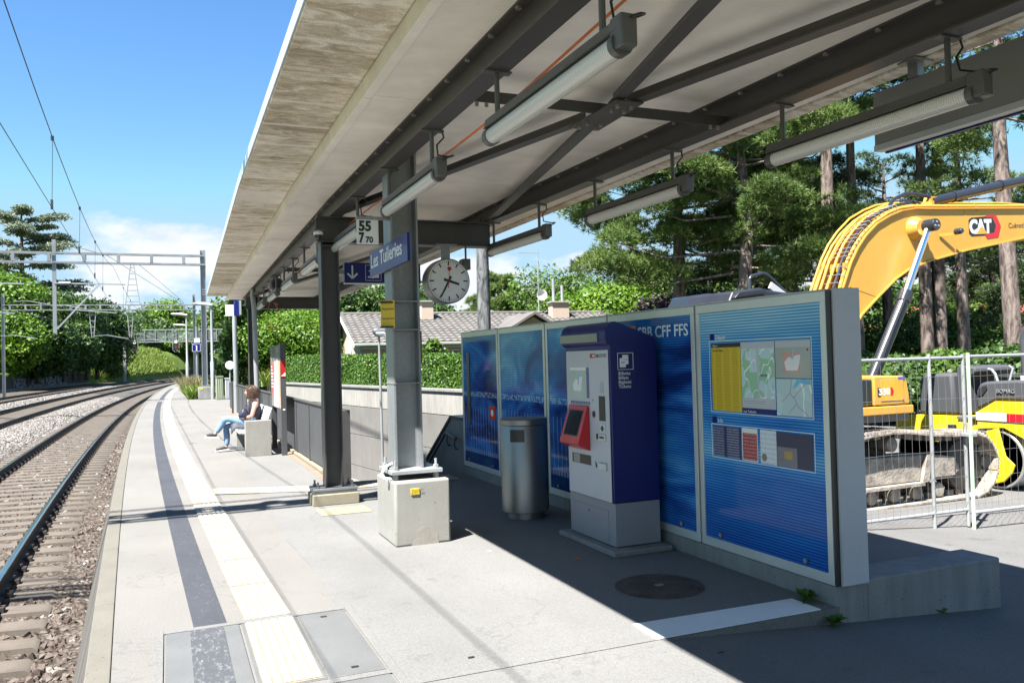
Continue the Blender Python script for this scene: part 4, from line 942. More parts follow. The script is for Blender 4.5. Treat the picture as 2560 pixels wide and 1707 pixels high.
for z in (1.748, 1.106): plate('icon', M['signblue'], 5.335, 5.385, z, z + .05, iw)
for (y0, y1, z0, z1) in ((4.28, 5.4, 1.19, 1.742), (4.28, 5.4, .838, 1.102)):
    MB().box(XF - .002, XF, y0, y1, z1 - .005, z1).box(XF - .002, XF, y0, y1, z0, z0 + .005).box(XF - .002, XF, y0, y0 + .005, z0 + .005, z1 - .005).box(XF - .002, XF, y1 - .005, y1, z0 + .005, z1 - .005).build('poster_frame', M['wlet'], iw)
def m_lines(name, bgc, ink, lh=.012, cw=.11, y0=0, gap=.25, blank=.35):
    t = NT(name); x, y, z = t.sep(); row = t.math('FRACT', t.math('DIVIDE', z, lh)); cy = t.math('FRACT', t.math('DIVIDE', t.math('SUBTRACT', y, y0), cw))
    k = t.math('MULTIPLY', t.math('LESS_THAN', row, .5), t.math('GREATER_THAN', cy, gap)); n = t.noise(60, 3, .6, sc=(0, 1.6, 4)); k = t.math('MULTIPLY', k, t.math('GREATER_THAN', n, blank + .1))
    return t.set(t.mix(t.math('MULTIPLY', k, .75), bgc, ink), .3)
def m_map(name, base, a, b, water=None, sc=5, seed=0):
    t = NT(name); cb = t.n.new('ShaderNodeVectorMath'); cb.operation = 'ADD'; t.l.new(t.pos, cb.inputs[0]); cb.inputs[1].default_value = (0, seed, seed * .7)
    n = t.noise(sc, 1.5, .4, cb.outputs[0]); c = t.ramp(n, [(.44, base), (.452, a), (.54, a), (.552, b)]); rd = t.noise(sc * 1.3, 1, .3, cb.outputs[0], sc=(1, 1.3, .8))
    r2 = t.math('LESS_THAN', t.math('ABSOLUTE', t.math('SUBTRACT', rd, .5)), .012); c = t.mix(r2, c, (.75, .76, .76))
    if water: c = t.mix(t.math('GREATER_THAN', t.noise(sc * .6, 1, .3, cb.outputs[0]), .6), c, water)
    return t.set(c, .3)
p = plate('timetable', m_lines('yellow timetable', (.56, .40, .02), (.22, .17, .02), .012, .1, 5.02, .3), 5.018, 5.372, 1.205, 1.69, iw, lab='yellow departure timetable poster')
plate('timetable_head', M['black'], 5.018, 5.372, 1.69, 1.722, iw, .0027); wtext('Départ', .022, 5.355, 1.698, M['white'], p); wtext('Gare de Les Tuileries', .02, 5.355, 1.66, M['black'], p, .13)
p = plate('area_map', M['mgrey'], 4.645, 5.014, 1.24, 1.722, iw, lab='area map poster with green parks')
plate('map_sheet', m_map('area map', (.40, .55, .58), (.25, .47, .30), (.42, .56, .60), None, 7, 4.1), 4.65, 5.01, 1.315, 1.675, p, .0032); plate('main_road', pm('map road', (.40, .42, .47), .3), 4.815, 4.835, 1.316, 1.674, p, .0036)
plate('map_label', M['signblue'], 4.73, 4.80, 1.472, 1.486, p, .0038); wtext('Les Tuileries', .0105, 4.797, 1.476, M['white'], p, .06, .0042)
plate('name_bar', M['signblue'], 4.645, 5.014, 1.2, 1.239, iw); wtext('Les Tuileries', .026, 5.0, 1.206, M['white'], iw, .14)
plate('note_lines', m_lines('map note', (.52, .54, .57), (.12, .12, .13), .014, .5, 4.6, .02, .3), 4.76, 4.99, 1.27, 1.30, p, .0034)
p = plate('network_map', M['mgrey'], 4.292, 4.636, 1.465, 1.722, iw, lab='fare network map with red zones')
plate('map_sheet', pm('map grey green', (.33, .36, .34), .3), 4.295, 4.633, 1.468, 1.675, p, .003)
plate('red_zone', pm('map pink', (.52, .28, .25), .3), 4.39, 4.56, 1.50, 1.64, p, .0034)
MB().prism([(4.53, 1.515), (4.42, 1.515), (4.40, 1.56), (4.385, 1.625), (4.43, 1.62), (4.47, 1.60), (4.50, 1.61), (4.545, 1.575)], 'x', XF - .004, XF - .0035).build('white_zone', M['white'], p)
MB().prism([(4.475, 1.59), (4.455, 1.595), (4.44, 1.66), (4.455, 1.665)], 'x', XF - .0044, XF - .0041).build('lake', pm('map lake', (.30, .45, .62), .3), p); plate('stamp', M['dred'], 4.31, 4.327, 1.648, 1.664, p, .0036)
plate('regional_map', m_map('regional map', (.42, .55, .56), (.44, .57, .57), (.40, .52, .54), None, 3, 9.), 4.292, 4.636, 1.205, 1.458, iw, lab='pale blue regional rail map')
MB().prism([(4.30, 1.455), (4.43, 1.455), (4.47, 1.40), (4.45, 1.395), (4.40, 1.43), (4.30, 1.42)], 'x', XF - .0032, XF - .0026).build('lake', pm('lake blue', (.12, .42, .62), .3), iw)
rl = MB()
for a, b in (((4.48, 1.455), (4.50, 1.36)), ((4.50, 1.36), (4.47, 1.33)), ((4.47, 1.33), (4.33, 1.44)), ((4.5, 1.36), (4.58, 1.30)), ((4.46, 1.34), (4.42, 1.26)), ((4.42, 1.27), (4.33, 1.215)), ((4.44, 1.29), (4.52, 1.22))): rl.bar((XF - .0030, a[0], a[1]), (XF - .0030, b[0], b[1]), .001, .004)
rl.build('rail_lines', pm('map line', (.32, .2, .32), .4), iw)
plate('info_sheet', m_lines('info sheet', (.014, .02, .10), (.35, .38, .45), .019, .18, 5.03, .2), 5.045, 5.375, .855, 1.085, iw)
p = plate('red_notice', M['white'], 4.855, 5.03, .85, 1.09, iw); plate('red_field', m_lines('red notice', (.32, .028, .03), (.6, .45, .45), .026, .2, 4.85, .1, .42), 4.862, 5.022, .857, 1.055, p, .003)
p = plate('white_notice', m_lines('white notice', (.56, .62, .66), (.2, .22, .25), .034, .3, 4.6, .1, .44), 4.655, 4.825, .85, 1.09, iw); MB().lathe([(.028, -.0006), (.028, 0), (.0001, 0)], (XF - .0029, 4.785, .895), 'x', 18).build('seal', pm('seal brown', (.2, .17, .13), .4), p)
plate('dark_sheet', pm('dark blue sheet', (.02, .025, .07), .3), 4.30, 4.65, .85, 1.085, iw); plate('grey_sheet', pm('grey sheet', (.17, .16, .19), .3), 4.45, 4.648, .852, .985, iw, .003); plate('yellow_label', pm('ochre label', (.36, .24, .06), .4), 4.495, 4.575, .905, .96, iw, .0036)
plate('red_notice', M['logored'], 10.05, 10.27, .855, 1.03, iw); MB().lathe([(.045, -.0006), (.045, 0), (.0001, 0)], (XF - .0029, 10.16, .94), 'x', 18).build('seal', M['wlet'], iw)
plate('vent_strip', M['anth2'], 10.99, 11.1, .73, 1.74, iw, .012)
# weeds
def plant(name, label, c, n, h, seed, mat):
    r = random.Random(seed); mb = MB()
    for k in range(n):
        a = r.random() * 6.28; l = h * (.5 + .6 * r.random()); d = Vector((math.cos(a), math.sin(a), .2 + 1.1 * r.random())).normalized(); s = d.cross(Vector((0, 0, 1))).normalized() * l * .2; p = Vector(c)
        m = p + d * l * .55; e = p + d * l + Vector((0, 0, -l * .25)); mb.add([p, m + s, e, m - s], [(0, 1, 2, 3)])
    t = thing(name, label, 'weed', c); mb.build('leaves', mat, t, smooth=False); MB().tube([c, (c[0], c[1], c[2] + h * .3)], .004, 5).build('stem', mat, t); return t
plant('weed', 'dark green weed growing on white strip at foot of wall', (3.86, 4.33, .01), 12, .13, 3, M['hedge']); plant('weed', 'small weed at corner below the painted step', (3.86, 4.10, -.08), 14, .12, 5, M['hedge']); plant('weed', 'tuft of weed at foot of low wall', (4.86, 4.13, -.165), 8, .1, 8, M['hedge'])

# ---------------------------------------------------------------- ticket machine
tm = thing('ticket_machine', 'dark blue ticket machine with light grey front and red screen unit', 'ticket machine', (3.62, 6.45, 0))
MB().prism([(3.33, 5.93), (3.89, 5.93), (3.89, 6.97), (3.33, 6.97)], 'z', .0045, .05).build('base_slab', M['conc2'], tm, .008)
BX('base_cabinet', M['mgrey2'], tm, 3.412, 3.845, 6.045, 6.875, .06, .418, .004)
BX('base_door', M['mgrey2'], tm, 3.408, 3.4119, 6.16, 6.77, .09, .345, .002); MB().lathe([(.006, -.006), (.006, 0), (.003, 0)], (3.408, 6.5, .30), 'x', 8).build('lock', M['black'], tm)
MB().prism([(3.405, .422), (3.40, 1.735), (3.365, 1.755), (3.355, 1.80), (3.36, 1.855), (3.385, 1.905), (3.43, 1.935), (3.47, 1.935), (3.845, 1.80), (3.85, 1.76), (3.85, .422)], 'y', 6.04, 6.88).build('body', M['blue'], tm, .006, seg=2)
BX('mirror_strip', M['chrome'], tm, 3.349, 3.354, 6.16, 6.87, 1.772, 1.842)
fp = BX('front_plate', M['mgrey'], tm, 3.393, 3.3995, 6.065, 6.845, .425, 1.70, .002)
def fpl(name, mat, y0, y1, z0, z1, par=None, d=.004, bev=0): return MB().box(3.393 - d, 3.3928, y0, y1, z0, z1).build(name, mat, par or tm, bev)
lg = fpl('logo', M['dred'], 6.285, 6.38, 1.635, 1.672, None, .001); XF_ = XF; XF = 3.3935; sbb_arrow(lg, 6.312, 1.6535, .055, .0018, M['white']); XF = XF_
text('SBB CFF FFS', .042, (3.3915, 6.275, 1.638), (0, -1, 0), (0, 0, 1), M['black'], tm, width=.185, depth=.0005)
mp_ = fpl('map_poster', M['mgrey'], 6.405, 6.775, 1.27, 1.605, None, .0012)
fpl('map_sheet', pm('machine map', (.36, .44, .42), .3), 6.465, 6.77, 1.285, 1.525, mp_, .0018); fpl('map_header', M['white'], 6.465, 6.77, 1.528, 1.552, mp_, .0018); fpl('map_legend', m_lines('map legend', (.02, .03, .16), (.25, .28, .4), .011, .2, 6.0, .05), 6.408, 6.455, 1.285, 1.552, mp_, .0018)
XF_ = XF
MB().prism([(6.70, 1.345), (6.56, 1.345), (6.53, 1.47), (6.57, 1.475), (6.62, 1.44), (6.66, 1.45), (6.72, 1.40)], 'x', 3.3905, 3.391).build('white_zone', M['white'], mp_)
MB().prism([(6.62, 1.40), (6.60, 1.40), (6.585, 1.50), (6.61, 1.51)], 'x', 3.3898, 3.3904).build('lake', pm('lake 2', (.28, .42, .62), .3), mp_)
fpl('number_strip', m_lines('number strip', (.02, .03, .16), (.4, .43, .5), .03, .05, 6.4, .3), 6.40, 6.77, 1.228, 1.252, None, .0012)
rd = MB(); sd = lambda y: [(3.392, y, 1.215), (3.375, y, 1.218), (3.272, y, .905), (3.27, y, .882), (3.392, y, .825)]
a_, b_ = sd(6.415), sd(6.78); rd.add(a_ + b_, [(0, 1, 2, 3, 4), (9, 8, 7, 6, 5)] + [(i, (i+1) % 5, 5 + (i+1) % 5, 5 + i) for i in range(5)])
ru = rd.build('screen_unit', M['red'], tm, .006)
def on_slope(y, t, d): # point on the sloped red face
    p0, p1 = Vector((3.375, y, 1.218)), Vector((3.272, y, .905)); n = Vector((p0.z - p1.z, 0, -(p0.x - p1.x))).normalized() * -1
    return p0.lerp(p1, t) + n * d
def slab(y0, y1, t0, t1, d0, d1): 
    q = [on_slope(y0, t0, d0), on_slope(y1, t0, d0), on_slope(y1, t1, d0), on_slope(y0, t1, d0), on_slope(y0, t0, d1), on_slope(y1, t0, d1), on_slope(y1, t1, d1), on_slope(y0, t1, d1)]
    return MB().add(q, [(0, 1, 2, 3), (7, 6, 5, 4), (0, 4, 5, 1), (1, 5, 6, 2), (2, 6, 7, 3), (3, 7, 4, 0)])
slab(6.465, 6.735, .13, .84, -.001, .002).build('screen_bezel', M['black'], ru); slab(6.478, 6.722, .155, .815, .0021, .0028).build('screen', M['glassd'], ru)
fpl('speaker_grille', pm('grille', (.34, .35, .38), .5), 6.145, 6.215, 1.335, 1.43, None, .001)
fpl('receipt_slot', M['dark'], 6.13, 6.24, 1.10, 1.31, None, .0015); MB().lathe([(.03, -.002), (.03, 0), (.0001, 0)], (3.3928, 6.335, 1.15), 'x', 18).build('coin_intake', M['dark'], tm)
c_ = fpl('card_reader', M['alu'], 6.14, 6.22, 1.0, 1.075, None, .008, .002); MB().box(3.3835, 3.3848, 6.165, 6.195, 1.015, 1.06).box(3.3836, 3.3849, 6.15, 6.21, 1.032, 1.042).build('slot', M['black'], c_)
c_ = fpl('note_intake', M['alu'], 6.13, 6.25, .93, .985, None, .012, .002); MB().box(3.379, 3.3808, 6.15, 6.225, .952, .968).build('slot', M['black'], c_)
fpl('small_icon', M['alud'], 6.27, 6.30, 1.01, 1.06, None, .001); fpl('small_reader', M['black'], 6.27, 6.30, .94, .985, None, .004); fpl('button', M['black'], 6.34, 6.352, 1.265, 1.278, None, .002)
fpl('ticket_tray', M['dark'], 6.41, 6.77, .70, .785, None, .0015); fpl('tray_edge', M['bolt'], 6.62, 6.74, .705, .78, None, .002); c_ = fpl('coin_tray', M['alu'], 6.125, 6.25, .685, .745, None, .02, .004)
MB().prism([(6.335, .75), (6.33, .70), (6.315, .69), (6.3, .70), (6.305, .72)], 'x', 3.3915, 3.3927).build('hand_icon', M['black'], tm)
# side pictogram and words
YS = 6.0385
mb = MB().box(3.47, 3.622, YS - .001, YS, 1.53, 1.534).box(3.47, 3.622, YS - .001, YS, 1.668, 1.672).box(3.47, 3.474, YS - .001, YS, 1.534, 1.668).box(3.618, 3.622, YS - .001, YS, 1.534, 1.668)
mb.box(3.49, 3.548, YS - .0022, YS - .0012, 1.55, 1.628).box(3.517, 3.575, YS - .001, YS, 1.575, 1.654); mb.build('ticket_pictogram', pm('pale print', (.72, .74, .78), .35), tm)
text('2', .02, (3.528, YS - .0024, 1.607), (1, 0, 0), (0, 0, 1), M['blue'], tm, depth=.0004); text('1', .02, (3.56, YS - .0014, 1.635), (1, 0, 0), (0, 0, 1), M['blue'], tm, depth=.0004)
mb = MB().box(3.503, 3.538, YS - .0028, YS - .0023, 1.586, 1.589).box(3.503, 3.538, YS - .0028, YS - .0023, 1.593, 1.596).box(3.552, 3.567, YS - .0016, YS - .0011, 1.61, 1.613).box(3.552, 3.567, YS - .0016, YS - .0011, 1.617, 1.620); mb.build('ticket_lines', M['blue'], tm)
for k, s_ in enumerate(('Billette', 'Billets', 'Biglietti', 'Tickets')): text(s_, .041, (3.474, YS - .001, 1.487 - k * .0365), (1, 0, 0), (0, 0, 1), MATS['pale print'], tm, depth=.0006)

# ---------------------------------------------------------------- litter bin
lb = thing('litter_bin', 'brushed stainless steel round litter bin beside ticket machine', 'litter bin', (3.42, 7.88, 0))
cxx, cyy = 3.415, 7.93
MB().lathe([(.19, .004), (.19, .075), (.2, .075)], (cxx, cyy, 0), 'z', 40).build('foot', M['steel'], lb); MB().lathe([(.24, .076), (.245, .082), (.245, .955), (.24, .962)], (cxx, cyy, 0), 'z', 56).build('body', M['steel'], lb)
MB().lathe([(.243, .9625), (.25, .968), (.25, 1.015), (.235, 1.03), (.0001, 1.035)], (cxx, cyy, 0), 'z', 56).build('lid', M['steel'], lb)
mb = MB()
for a0, a1, z0_, z1_, rr_ in ((R(212), R(248), .80, .925, .2462),):
    for k in range(8):
        a, b = a0 + (a1 - a0) * k / 8, a0 + (a1 - a0) * (k + 1) / 8
        mb.add([(cxx + rr_ * math.cos(a), cyy + rr_ * math.sin(a), z0_), (cxx + rr_ * math.cos(b), cyy + rr_ * math.sin(b), z0_), (cxx + rr_ * math.cos(b), cyy + rr_ * math.sin(b), z1_), (cxx + rr_ * math.cos(a), cyy + rr_ * math.sin(a), z1_)], [(0, 1, 2, 3)])
mb.build('opening', M['dark'], lb)
a = R(318); MB().bar((cxx + .246 * math.cos(a), cyy + .246 * math.sin(a), .09), (cxx + .246 * math.cos(a), cyy + .246 * math.sin(a), .94), .004, .006, (0, 1, 0)).build('door_gap', M['dark'], lb)

# ---------------------------------------------------------------- underpass stairs, railing, retaining wall
rt = thing('retaining_wall', 'pale stained concrete retaining wall beyond the underpass stairs', 'wall', (7, 30, 0))
def WX(y): return 8.1 - .144 * (y - 23.4)
def lift(z0_, z1_, mat, dx=0):
    for k in range(6):
        a = 16.0 + k * 6.2; b = a + 6.19
        MB().prism([(WX(a) + dx, a), (WX(b) + dx, b), (WX(b) + .35, b), (WX(a) + .35, a)], 'z', z0_, z1_).build('wall_panel', mat, rt, .008)
lift(-.05, .68, M['wallc']); lift(-1.16, -.07, M['wallbase'], .012); lift(-2.38, -1.18, M['wallbase'], .012); lift(-3.3, -2.4, M['wallbase'], .012)
MB().sweep([(-.06, .681), (.42, .681), (.42, .75), (-.06, .75)], [(WX(16), 16, 0), (WX(53.2), 53.2, 0)]).build('coping', M['conc2'], rt)
stw = thing('stairs', 'concrete steps going down to the underpass', 'stairs', (3.1, 13, -1))
mb = MB()
for k in range(16): mb2 = BX('step', M['conc2'], stw, 2.23, 3.94, 11.46 + k * .31, 11.77 + k * .31, -.17 * (k + 1) - .3, -.17 * (k + 1))
BX('landing', M['conc2'], stw, 2.23, 10, 16.42, 54, -3.2, -2.95)
BX('side_wall', M['wallbase'], stw, 2.09, 2.22, 11.46, 54, -3, -.002)
rw = thing('stair_wall', 'sloping stair wall with dark capping and handrail at end of information wall', 'wall', (4, 12.5, 0))
MB().prism([(11.42, -1.2), (11.42, .76), (11.95, .765), (14.6, -.78), (16.5, -1.9), (16.5, -3), (13.5, -3)], 'x', 3.96, 4.15).build('wall', M['conc2'], rw)
mb = MB()
for a, b in (((11.4, .765), (11.97, .77)), ((11.97, .77), (14.65, -.79))): mb.bar((4.055, a[0], a[1] + .02), (4.055, b[0], b[1] + .02), .23, .045)
mb.build('capping', M['anth2'], rw)
MB().tube([(3.87, 11.5, .50), (3.87, 11.98, .55), (3.87, 14.6, -1.0)], .022, 10).build('handrail', M['anth'], rw)
for (y_, z_) in ((11.56, .5), (11.9, .53)): MB().tube([(3.955, y_ + .1, z_ - .17), (3.91, y_ + .08, z_ - .17), (3.875, y_ + .03, z_ - .1), (3.87, y_, z_)], .011, 8).build('rail_bracket', M['anth'], rw)
# dark ribbed railing panels on their kerb
rail_ = thing('stair_railing', 'dark ribbed sheet railing along the underpass stairs', 'railing', (2.16, 18, 0))
yk = 10.95
BX('kerb', M['cream'], rail_, 2.10, 2.225, 10.9, 33, .002, .06, .01); BX('gutter', pm('rusty gutter', (.19, .12, .09), .8, 0, .25, 6, .2), rail_, 1.99, 2.095, 10.9, 33, .005, .010)
k = 0
while yk < 32.5:
    mb = MB(); b = yk + 1.43; n = 16; w = (b - yk) / n
    prof = []
    for i in range(n):
        q0 = yk + i * w; prof += [(2.150, q0), (2.150, q0 + w * .45), (2.138, q0 + w * .55), (2.138, q0 + w * .95)]
    prof.append((2.150, b)); back = [(2.158, b), (2.158, yk)]
    mb.prism(prof + back, 'z', .09, 1.0); o = mb.build('rail_panel', M['anth2'], rail_, smooth=False)
    MB().box(2.125, 2.185, yk - .02, yk + .02, .06, 1.0).build('post', M['anth'], rail_)
    yk += 1.46
BX('top_rail', M['anth'], rail_, 2.12, 2.19, 10.9, 32.8, 1.0, 1.03, .004)
BX('end_post', M['anth'], rail_, 2.10, 2.20, 10.86, 10.92, .01, 1.03, .003)
# ---------------------------------------------------------------- hedge
def leaf_cloud(r, pts, nrm, size, asp=.6, spread=1.):
    """one quad per point, roughly facing nrm"""
    n = len(pts); d = nrm + r.normal(0, .75 * spread, (n, 3)); d /= np.linalg.norm(d, axis=1, keepdims=True) + 1e-9
    t = np.cross(d, r.normal(0, 1, (n, 3))); t /= np.linalg.norm(t, axis=1, keepdims=True) + 1e-9; b = np.cross(d, t)
    s = (size * (.6 + .8 * r.random(n)))[:, None]; t = t * s; b = b * s * asp
    return np.stack([pts - t, pts + b, pts + t, pts - b], 1).reshape(-1, 3)
hg = thing('garden_hedge', 'clipped green hedge above the retaining wall', 'hedge', (7.5, 28, .7))
r = np.random.default_rng(21); n = 95000
y_ = 16 + 36 * r.random(n) ** 1.2; side = r.random(n); zt = 1.78 + (y_ - 23) * .013; wx = 8.1 - .144 * (y_ - 23.4) + .42
x_ = np.where(side < .74, wx + r.normal(0, .035, n) + .03 * np.sin(y_ * 2.1) , wx + r.random(n) * .7); z_ = np.where(side < .74, .68 + (zt - .68) * r.random(n), zt + r.normal(0, .03, n))
nr = np.where((side < .74)[:, None], np.array([-1, -.25, .3]), np.array([0, 0, 1.]))
np_mesh('leaves', leaf_cloud(r, np.stack([x_, y_, z_], 1), nr, .043, .55) - np.array(ORG[hg]), 4, M['hedge'], hg)
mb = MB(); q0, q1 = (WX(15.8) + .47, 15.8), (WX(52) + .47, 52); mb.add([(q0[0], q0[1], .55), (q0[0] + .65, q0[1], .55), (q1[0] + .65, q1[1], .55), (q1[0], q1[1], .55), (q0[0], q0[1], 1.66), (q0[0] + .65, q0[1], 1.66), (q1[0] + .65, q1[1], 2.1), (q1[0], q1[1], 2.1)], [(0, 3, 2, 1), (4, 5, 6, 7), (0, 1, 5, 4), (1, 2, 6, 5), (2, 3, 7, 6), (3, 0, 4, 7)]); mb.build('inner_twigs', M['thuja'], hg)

# ---------------------------------------------------------------- bench
bn = thing('bench', 'bench with white perforated seat between two concrete end blocks', 'bench', (1.5, 16.7, 0))
for y in (15.72, 17.72): BX('end_block', M['conc'], bn, 1.27, 1.73, y - .06, y + .06, 0, .65, .01)
for k in range(7): MB().bar((1.20 + k * .062, 15.79, .425 - k * .006), (1.20 + k * .062, 17.65, .425 - k * .006), .05, .025).build('seat_slat', M['bench'], bn, .004)
for k in range(8): MB().bar((1.625 + k * .018, 15.79, .47 + k * .052), (1.625 + k * .018, 17.65, .47 + k * .052), .022, .044, (.3, 0, 1)).build('back_slat', M['bench'], bn, .004)
for y in (16.1, 16.7, 17.3): MB().bar((1.22, y, .39), (1.62, y, .36), .03, .04).bar((1.62, y, .36), (1.79, y, .86), .03, .03).build('support', M['galv'], bn)
# ---------------------------------------------------------------- poster stand
ps = thing('poster_stand', 'double sided advertising poster stand with dark frame behind bench', 'poster stand', (1.9, 16.3, 0))
BX('post', M['anth2'], ps, 1.89, 1.985, 15.48, 15.56, 0, 2.03, .004); BX('post', M['anth2'], ps, 1.89, 1.985, 16.98, 17.06, 0, 2.03, .004)
BX('frame', M['anth2'], ps, 1.90, 1.975, 15.561, 16.979, .83, 2.02); 
def m_poster():
    t = NT('poster print'); x, y, z = t.sep(); u = t.math('MULTIPLY', t.math('SUBTRACT', y, 15.56), .70); n = t.noise(2.4, 3, .5, sc=(1, 2.2, .6))
    c = t.ramp(t.math('ADD', u, t.math('MULTIPLY', n, .45)), [(.2, (.62, .50, .25)), (.36, (.48, .31, .14)), (.48, (.74, .74, .78)), (.72, (.62, .66, .74)), (.9, (.30, .27, .27)), (1., (.2, .16, .15))])
    c = t.mix(t.math('GREATER_THAN', z, 1.72), c, t.ramp(n, [(.4, (.12, .12, .13)), (.6, (.30, .29, .3))])); return t.set(c, .2, 0, .5)
BX('poster', m_poster(), ps, 1.893, 1.8995, 15.58, 16.96, .85, 2.0)
MB().prism([(16.96, 1.72), (16.55, 1.66), (16.50, 1.3), (16.58, 1.18), (16.94, 1.08)], 'x', 1.8915, 1.8928).build('red_shape', pm('poster red', (.52, .06, .06), .4), ps)
for k, w in enumerate((.14, .16, .3, .22, .28, .3, .32)): BX('poster_line', M['white'], ps, 1.8905, 1.8914, 16.9 - w, 16.9, 1.60 - k * .065, 1.63 - k * .065)
BX('red_panel', M['dred'], ps, 1.892, 1.983, 15.474, 15.4795, 1.42, 1.72); 
for k in range(4): BX('panel_mark', M['white'], ps, 1.90 + k * .02, 1.916 + k * .02, 15.470, 15.4735, 1.44, 1.45 + k * .018)
BX('number_plate', M['white'], ps, 1.92, 1.96, 15.474, 15.4795, .82, .845)
# ---------------------------------------------------------------- excavator
ex = thing('excavator', 'large yellow tracked excavator with raised boom behind the site fence', 'excavator', (8.3, 8.12, -.47), R(1.5))
def shoe_mesh():
    mb = MB().box(-.095, .095, 0, .6, -.012, .012)
    for x in (-.07, -.005, .06): mb.box(x, x + .014, .005, .595, .0121, .045)
    mb.box(-.06, .06, .2, .26, -.09, -.0121).box(-.06, .06, .34, .40, -.09, -.0121)
    o = mesh_obj('track_shoe', mb.v, mb.f, M['mud'], None, False); me = o.data; bpy.data.objects.remove(o); return me
SH = shoe_mesh()
def loop():
    p = []
    for x in np.linspace(-1.75, 2.05, 20): p.append((x, .03))
    for a in np.linspace(-80, 80, 9): p.append((2.08 + .44 * math.cos(R(a)), .46 + .43 * math.sin(R(a))))
    for x, z in ((2.0, .885), (1.6, .90), (1.2, .935), (.8, .985), (.5, 1.0), (.2, .985), (-.3, .94), (-.8, .965), (-1.2, .97), (-1.6, .95)): p.append((x, z))
    for a in np.linspace(100, 260, 9): p.append((-1.8 + .45 * math.cos(R(a)), .48 + .45 * math.sin(R(a))))
    return [Vector((a, 0, b)) for a, b in p]
LP = loop(); LP.append(LP[0])
def along(pts, step):
    out = []; acc = 0
    for a, b in zip(pts[:-1], pts[1:]):
        L = (b - a).length; d = acc
        while d < L: out.append((a.lerp(b, d / L), (b - a).normalized())); d += step
        acc = d - L
    return out
for y0, lab in ((0, None), (2.4, None)):
    tf = MB(); tf.prism([(-1.6, .30), (1.75, .30), (1.95, .42), (1.75, .60), (1.2, .66), (-1.6, .70)], 'y', y0 + .14, y0 + .5)
    tr = tf.build('track_frame', M['mud'], ex, .015)
    MB().prism([(-1.7, .26), (1.1, .26), (1.1, .30), (-1.7, .30)], 'y', y0 + .04, y0 + .139).build('guard_rail', M['mud'], tr); 
    MB().prism([(1.1, .28), (1.2, .66), (1.3, .7), (1.24, .3)], 'y', y0 + .08, y0 + .138).prism([(1.3, .34), (1.75, .34), (1.75, .6), (1.3, .66)], 'y', y0 + .09, y0 + .137).build('idler_guard', M['mud'], tr, .008)
    for p, d in along(LP, .196):
        s = bpy.data.objects.new('track_shoe', SH); col.objects.link(s); s.parent = tr; s.location = (p.x, y0, p.z)
        s.rotation_euler = (0, math.atan2(-d.z, d.x) + math.pi, 0)
    for k in range(8): MB().lathe([(.09, 0), (.105, .02), (.105, .1), (.07, .11), (.07, .2), (.105, .21), (.105, .3), (.06, .31)], (-1.45 + k * .42, y0 + .14, .155), 'y', 16).build('track_roller', M['mud'], tr)
    MB().lathe([(.05, 0), (.10, .02), (.10, .3), (.05, .32)], (.62, y0 + .12, .83), 'y', 16).build('carrier_roller', M['mud'], tr); MB().lathe([(.05, 0), (.10, .02), (.10, .3), (.05, .32)], (-.9, y0 + .12, .83), 'y', 16).build('carrier_roller', M['mud'], tr)
    MB().lathe([(.1, 0), (.3, .03), (.36, .05), (.36, .3), (.1, .34)], (2.05, y0 + .13, .46), 'y', 28).build('idler', M['mudd'], tr); MB().lathe([(.1, 0), (.3, .03), (.38, .1), (.38, .3), (.1, .34)], (-1.8, y0 + .13, .48), 'y', 24).build('sprocket', M['mudd'], tr)
MB().box(-.9, .9, .5, 2.5, .45, .95).lathe([(.75, .95), (.75, 1.13), (.6, 1.13)], (-.3, 1.5, 0), 'z', 32).build('car_body', M['mudd'], ex)
MB().prism([(-3.3, 1.14), (.94, 1.14), (.97, 1.24), (-3.3, 1.24)], 'y', .14, 2.9).build('swing_frame', pm('swing frame grey', (.12, .115, .11), .5), ex, .01)  # swing frame coloured mid grey
MB().box(-3.2, .98, .08, 2.92, 1.241, 1.352).build('bumper', M['cat'], ex, .012)
tb = MB().prism([(.285, 1.365), (.94, 1.365), (.93, 1.5), (.895, 1.68), (.84, 1.745), (.285, 1.76)], 'y', .1, .95).build('tool_box', M['cat'], ex, .02, seg=3)
BX('box_recess', pm('recess yellow', (.62, .29, .03), .35), tb, .40, .82, .094, .0995, 1.42, 1.71, .012)
BX('decal', pm('decal blue', (.05, .06, .35), .4), tb, .72, .84, .092, .0985, 1.70, 1.735); MB().lathe([(.012, -.01), (.012, 0), (.001, 0)], (.8, .092, 1.44), 'y', 10).build('lock', M['bolt'], tb)
text('330', .12, (.36, .0935, 1.505), (1, 0, 0), (0, 0, 1), M['white'], tb, bold=.004, width=.2, depth=.002); MB().prism([(.345, 1.49), (.585, 1.49), (.60, 1.54), (.585, 1.602), (.345, 1.602)], 'y', .0945, .0992).build('number_plate', M['black'], tb)
MB().prism([(.575, 1.49), (.61, 1.49), (.635, 1.54), (.61, 1.60), (.575, 1.60)], 'y', .0925, .0935).build('badge', M['red'], tb)
BX('side_window', M['glassd'], ex, -.35, .28, .12, .9, 1.37, 1.72, .02)
MB().prism([(-3.2, 1.355), (-.4, 1.355), (-.4, 2.80), (-1.35, 2.90), (-1.42, 2.925), (-1.86, 2.87), (-1.93, 2.72), (-3.2, 2.6)], 'y', .25, 1.15).build('engine_hood', M['hoodblack'], ex, .03, seg=3)
MB().prism([(-1.9, 2.78), (-1.42, 2.84), (-1.40, 2.90), (-1.82, 2.86)], 'y', .17, .249).build('hood_vent', M['hoodblack'], ex, .01)
MB().prism([(-1.3, 2.82), (.25, 2.72), (.28, 2.9), (-1.2, 2.93)], 'y', .75, 1.2).build('hood_ridge', M['hoodblack'], ex, .02)
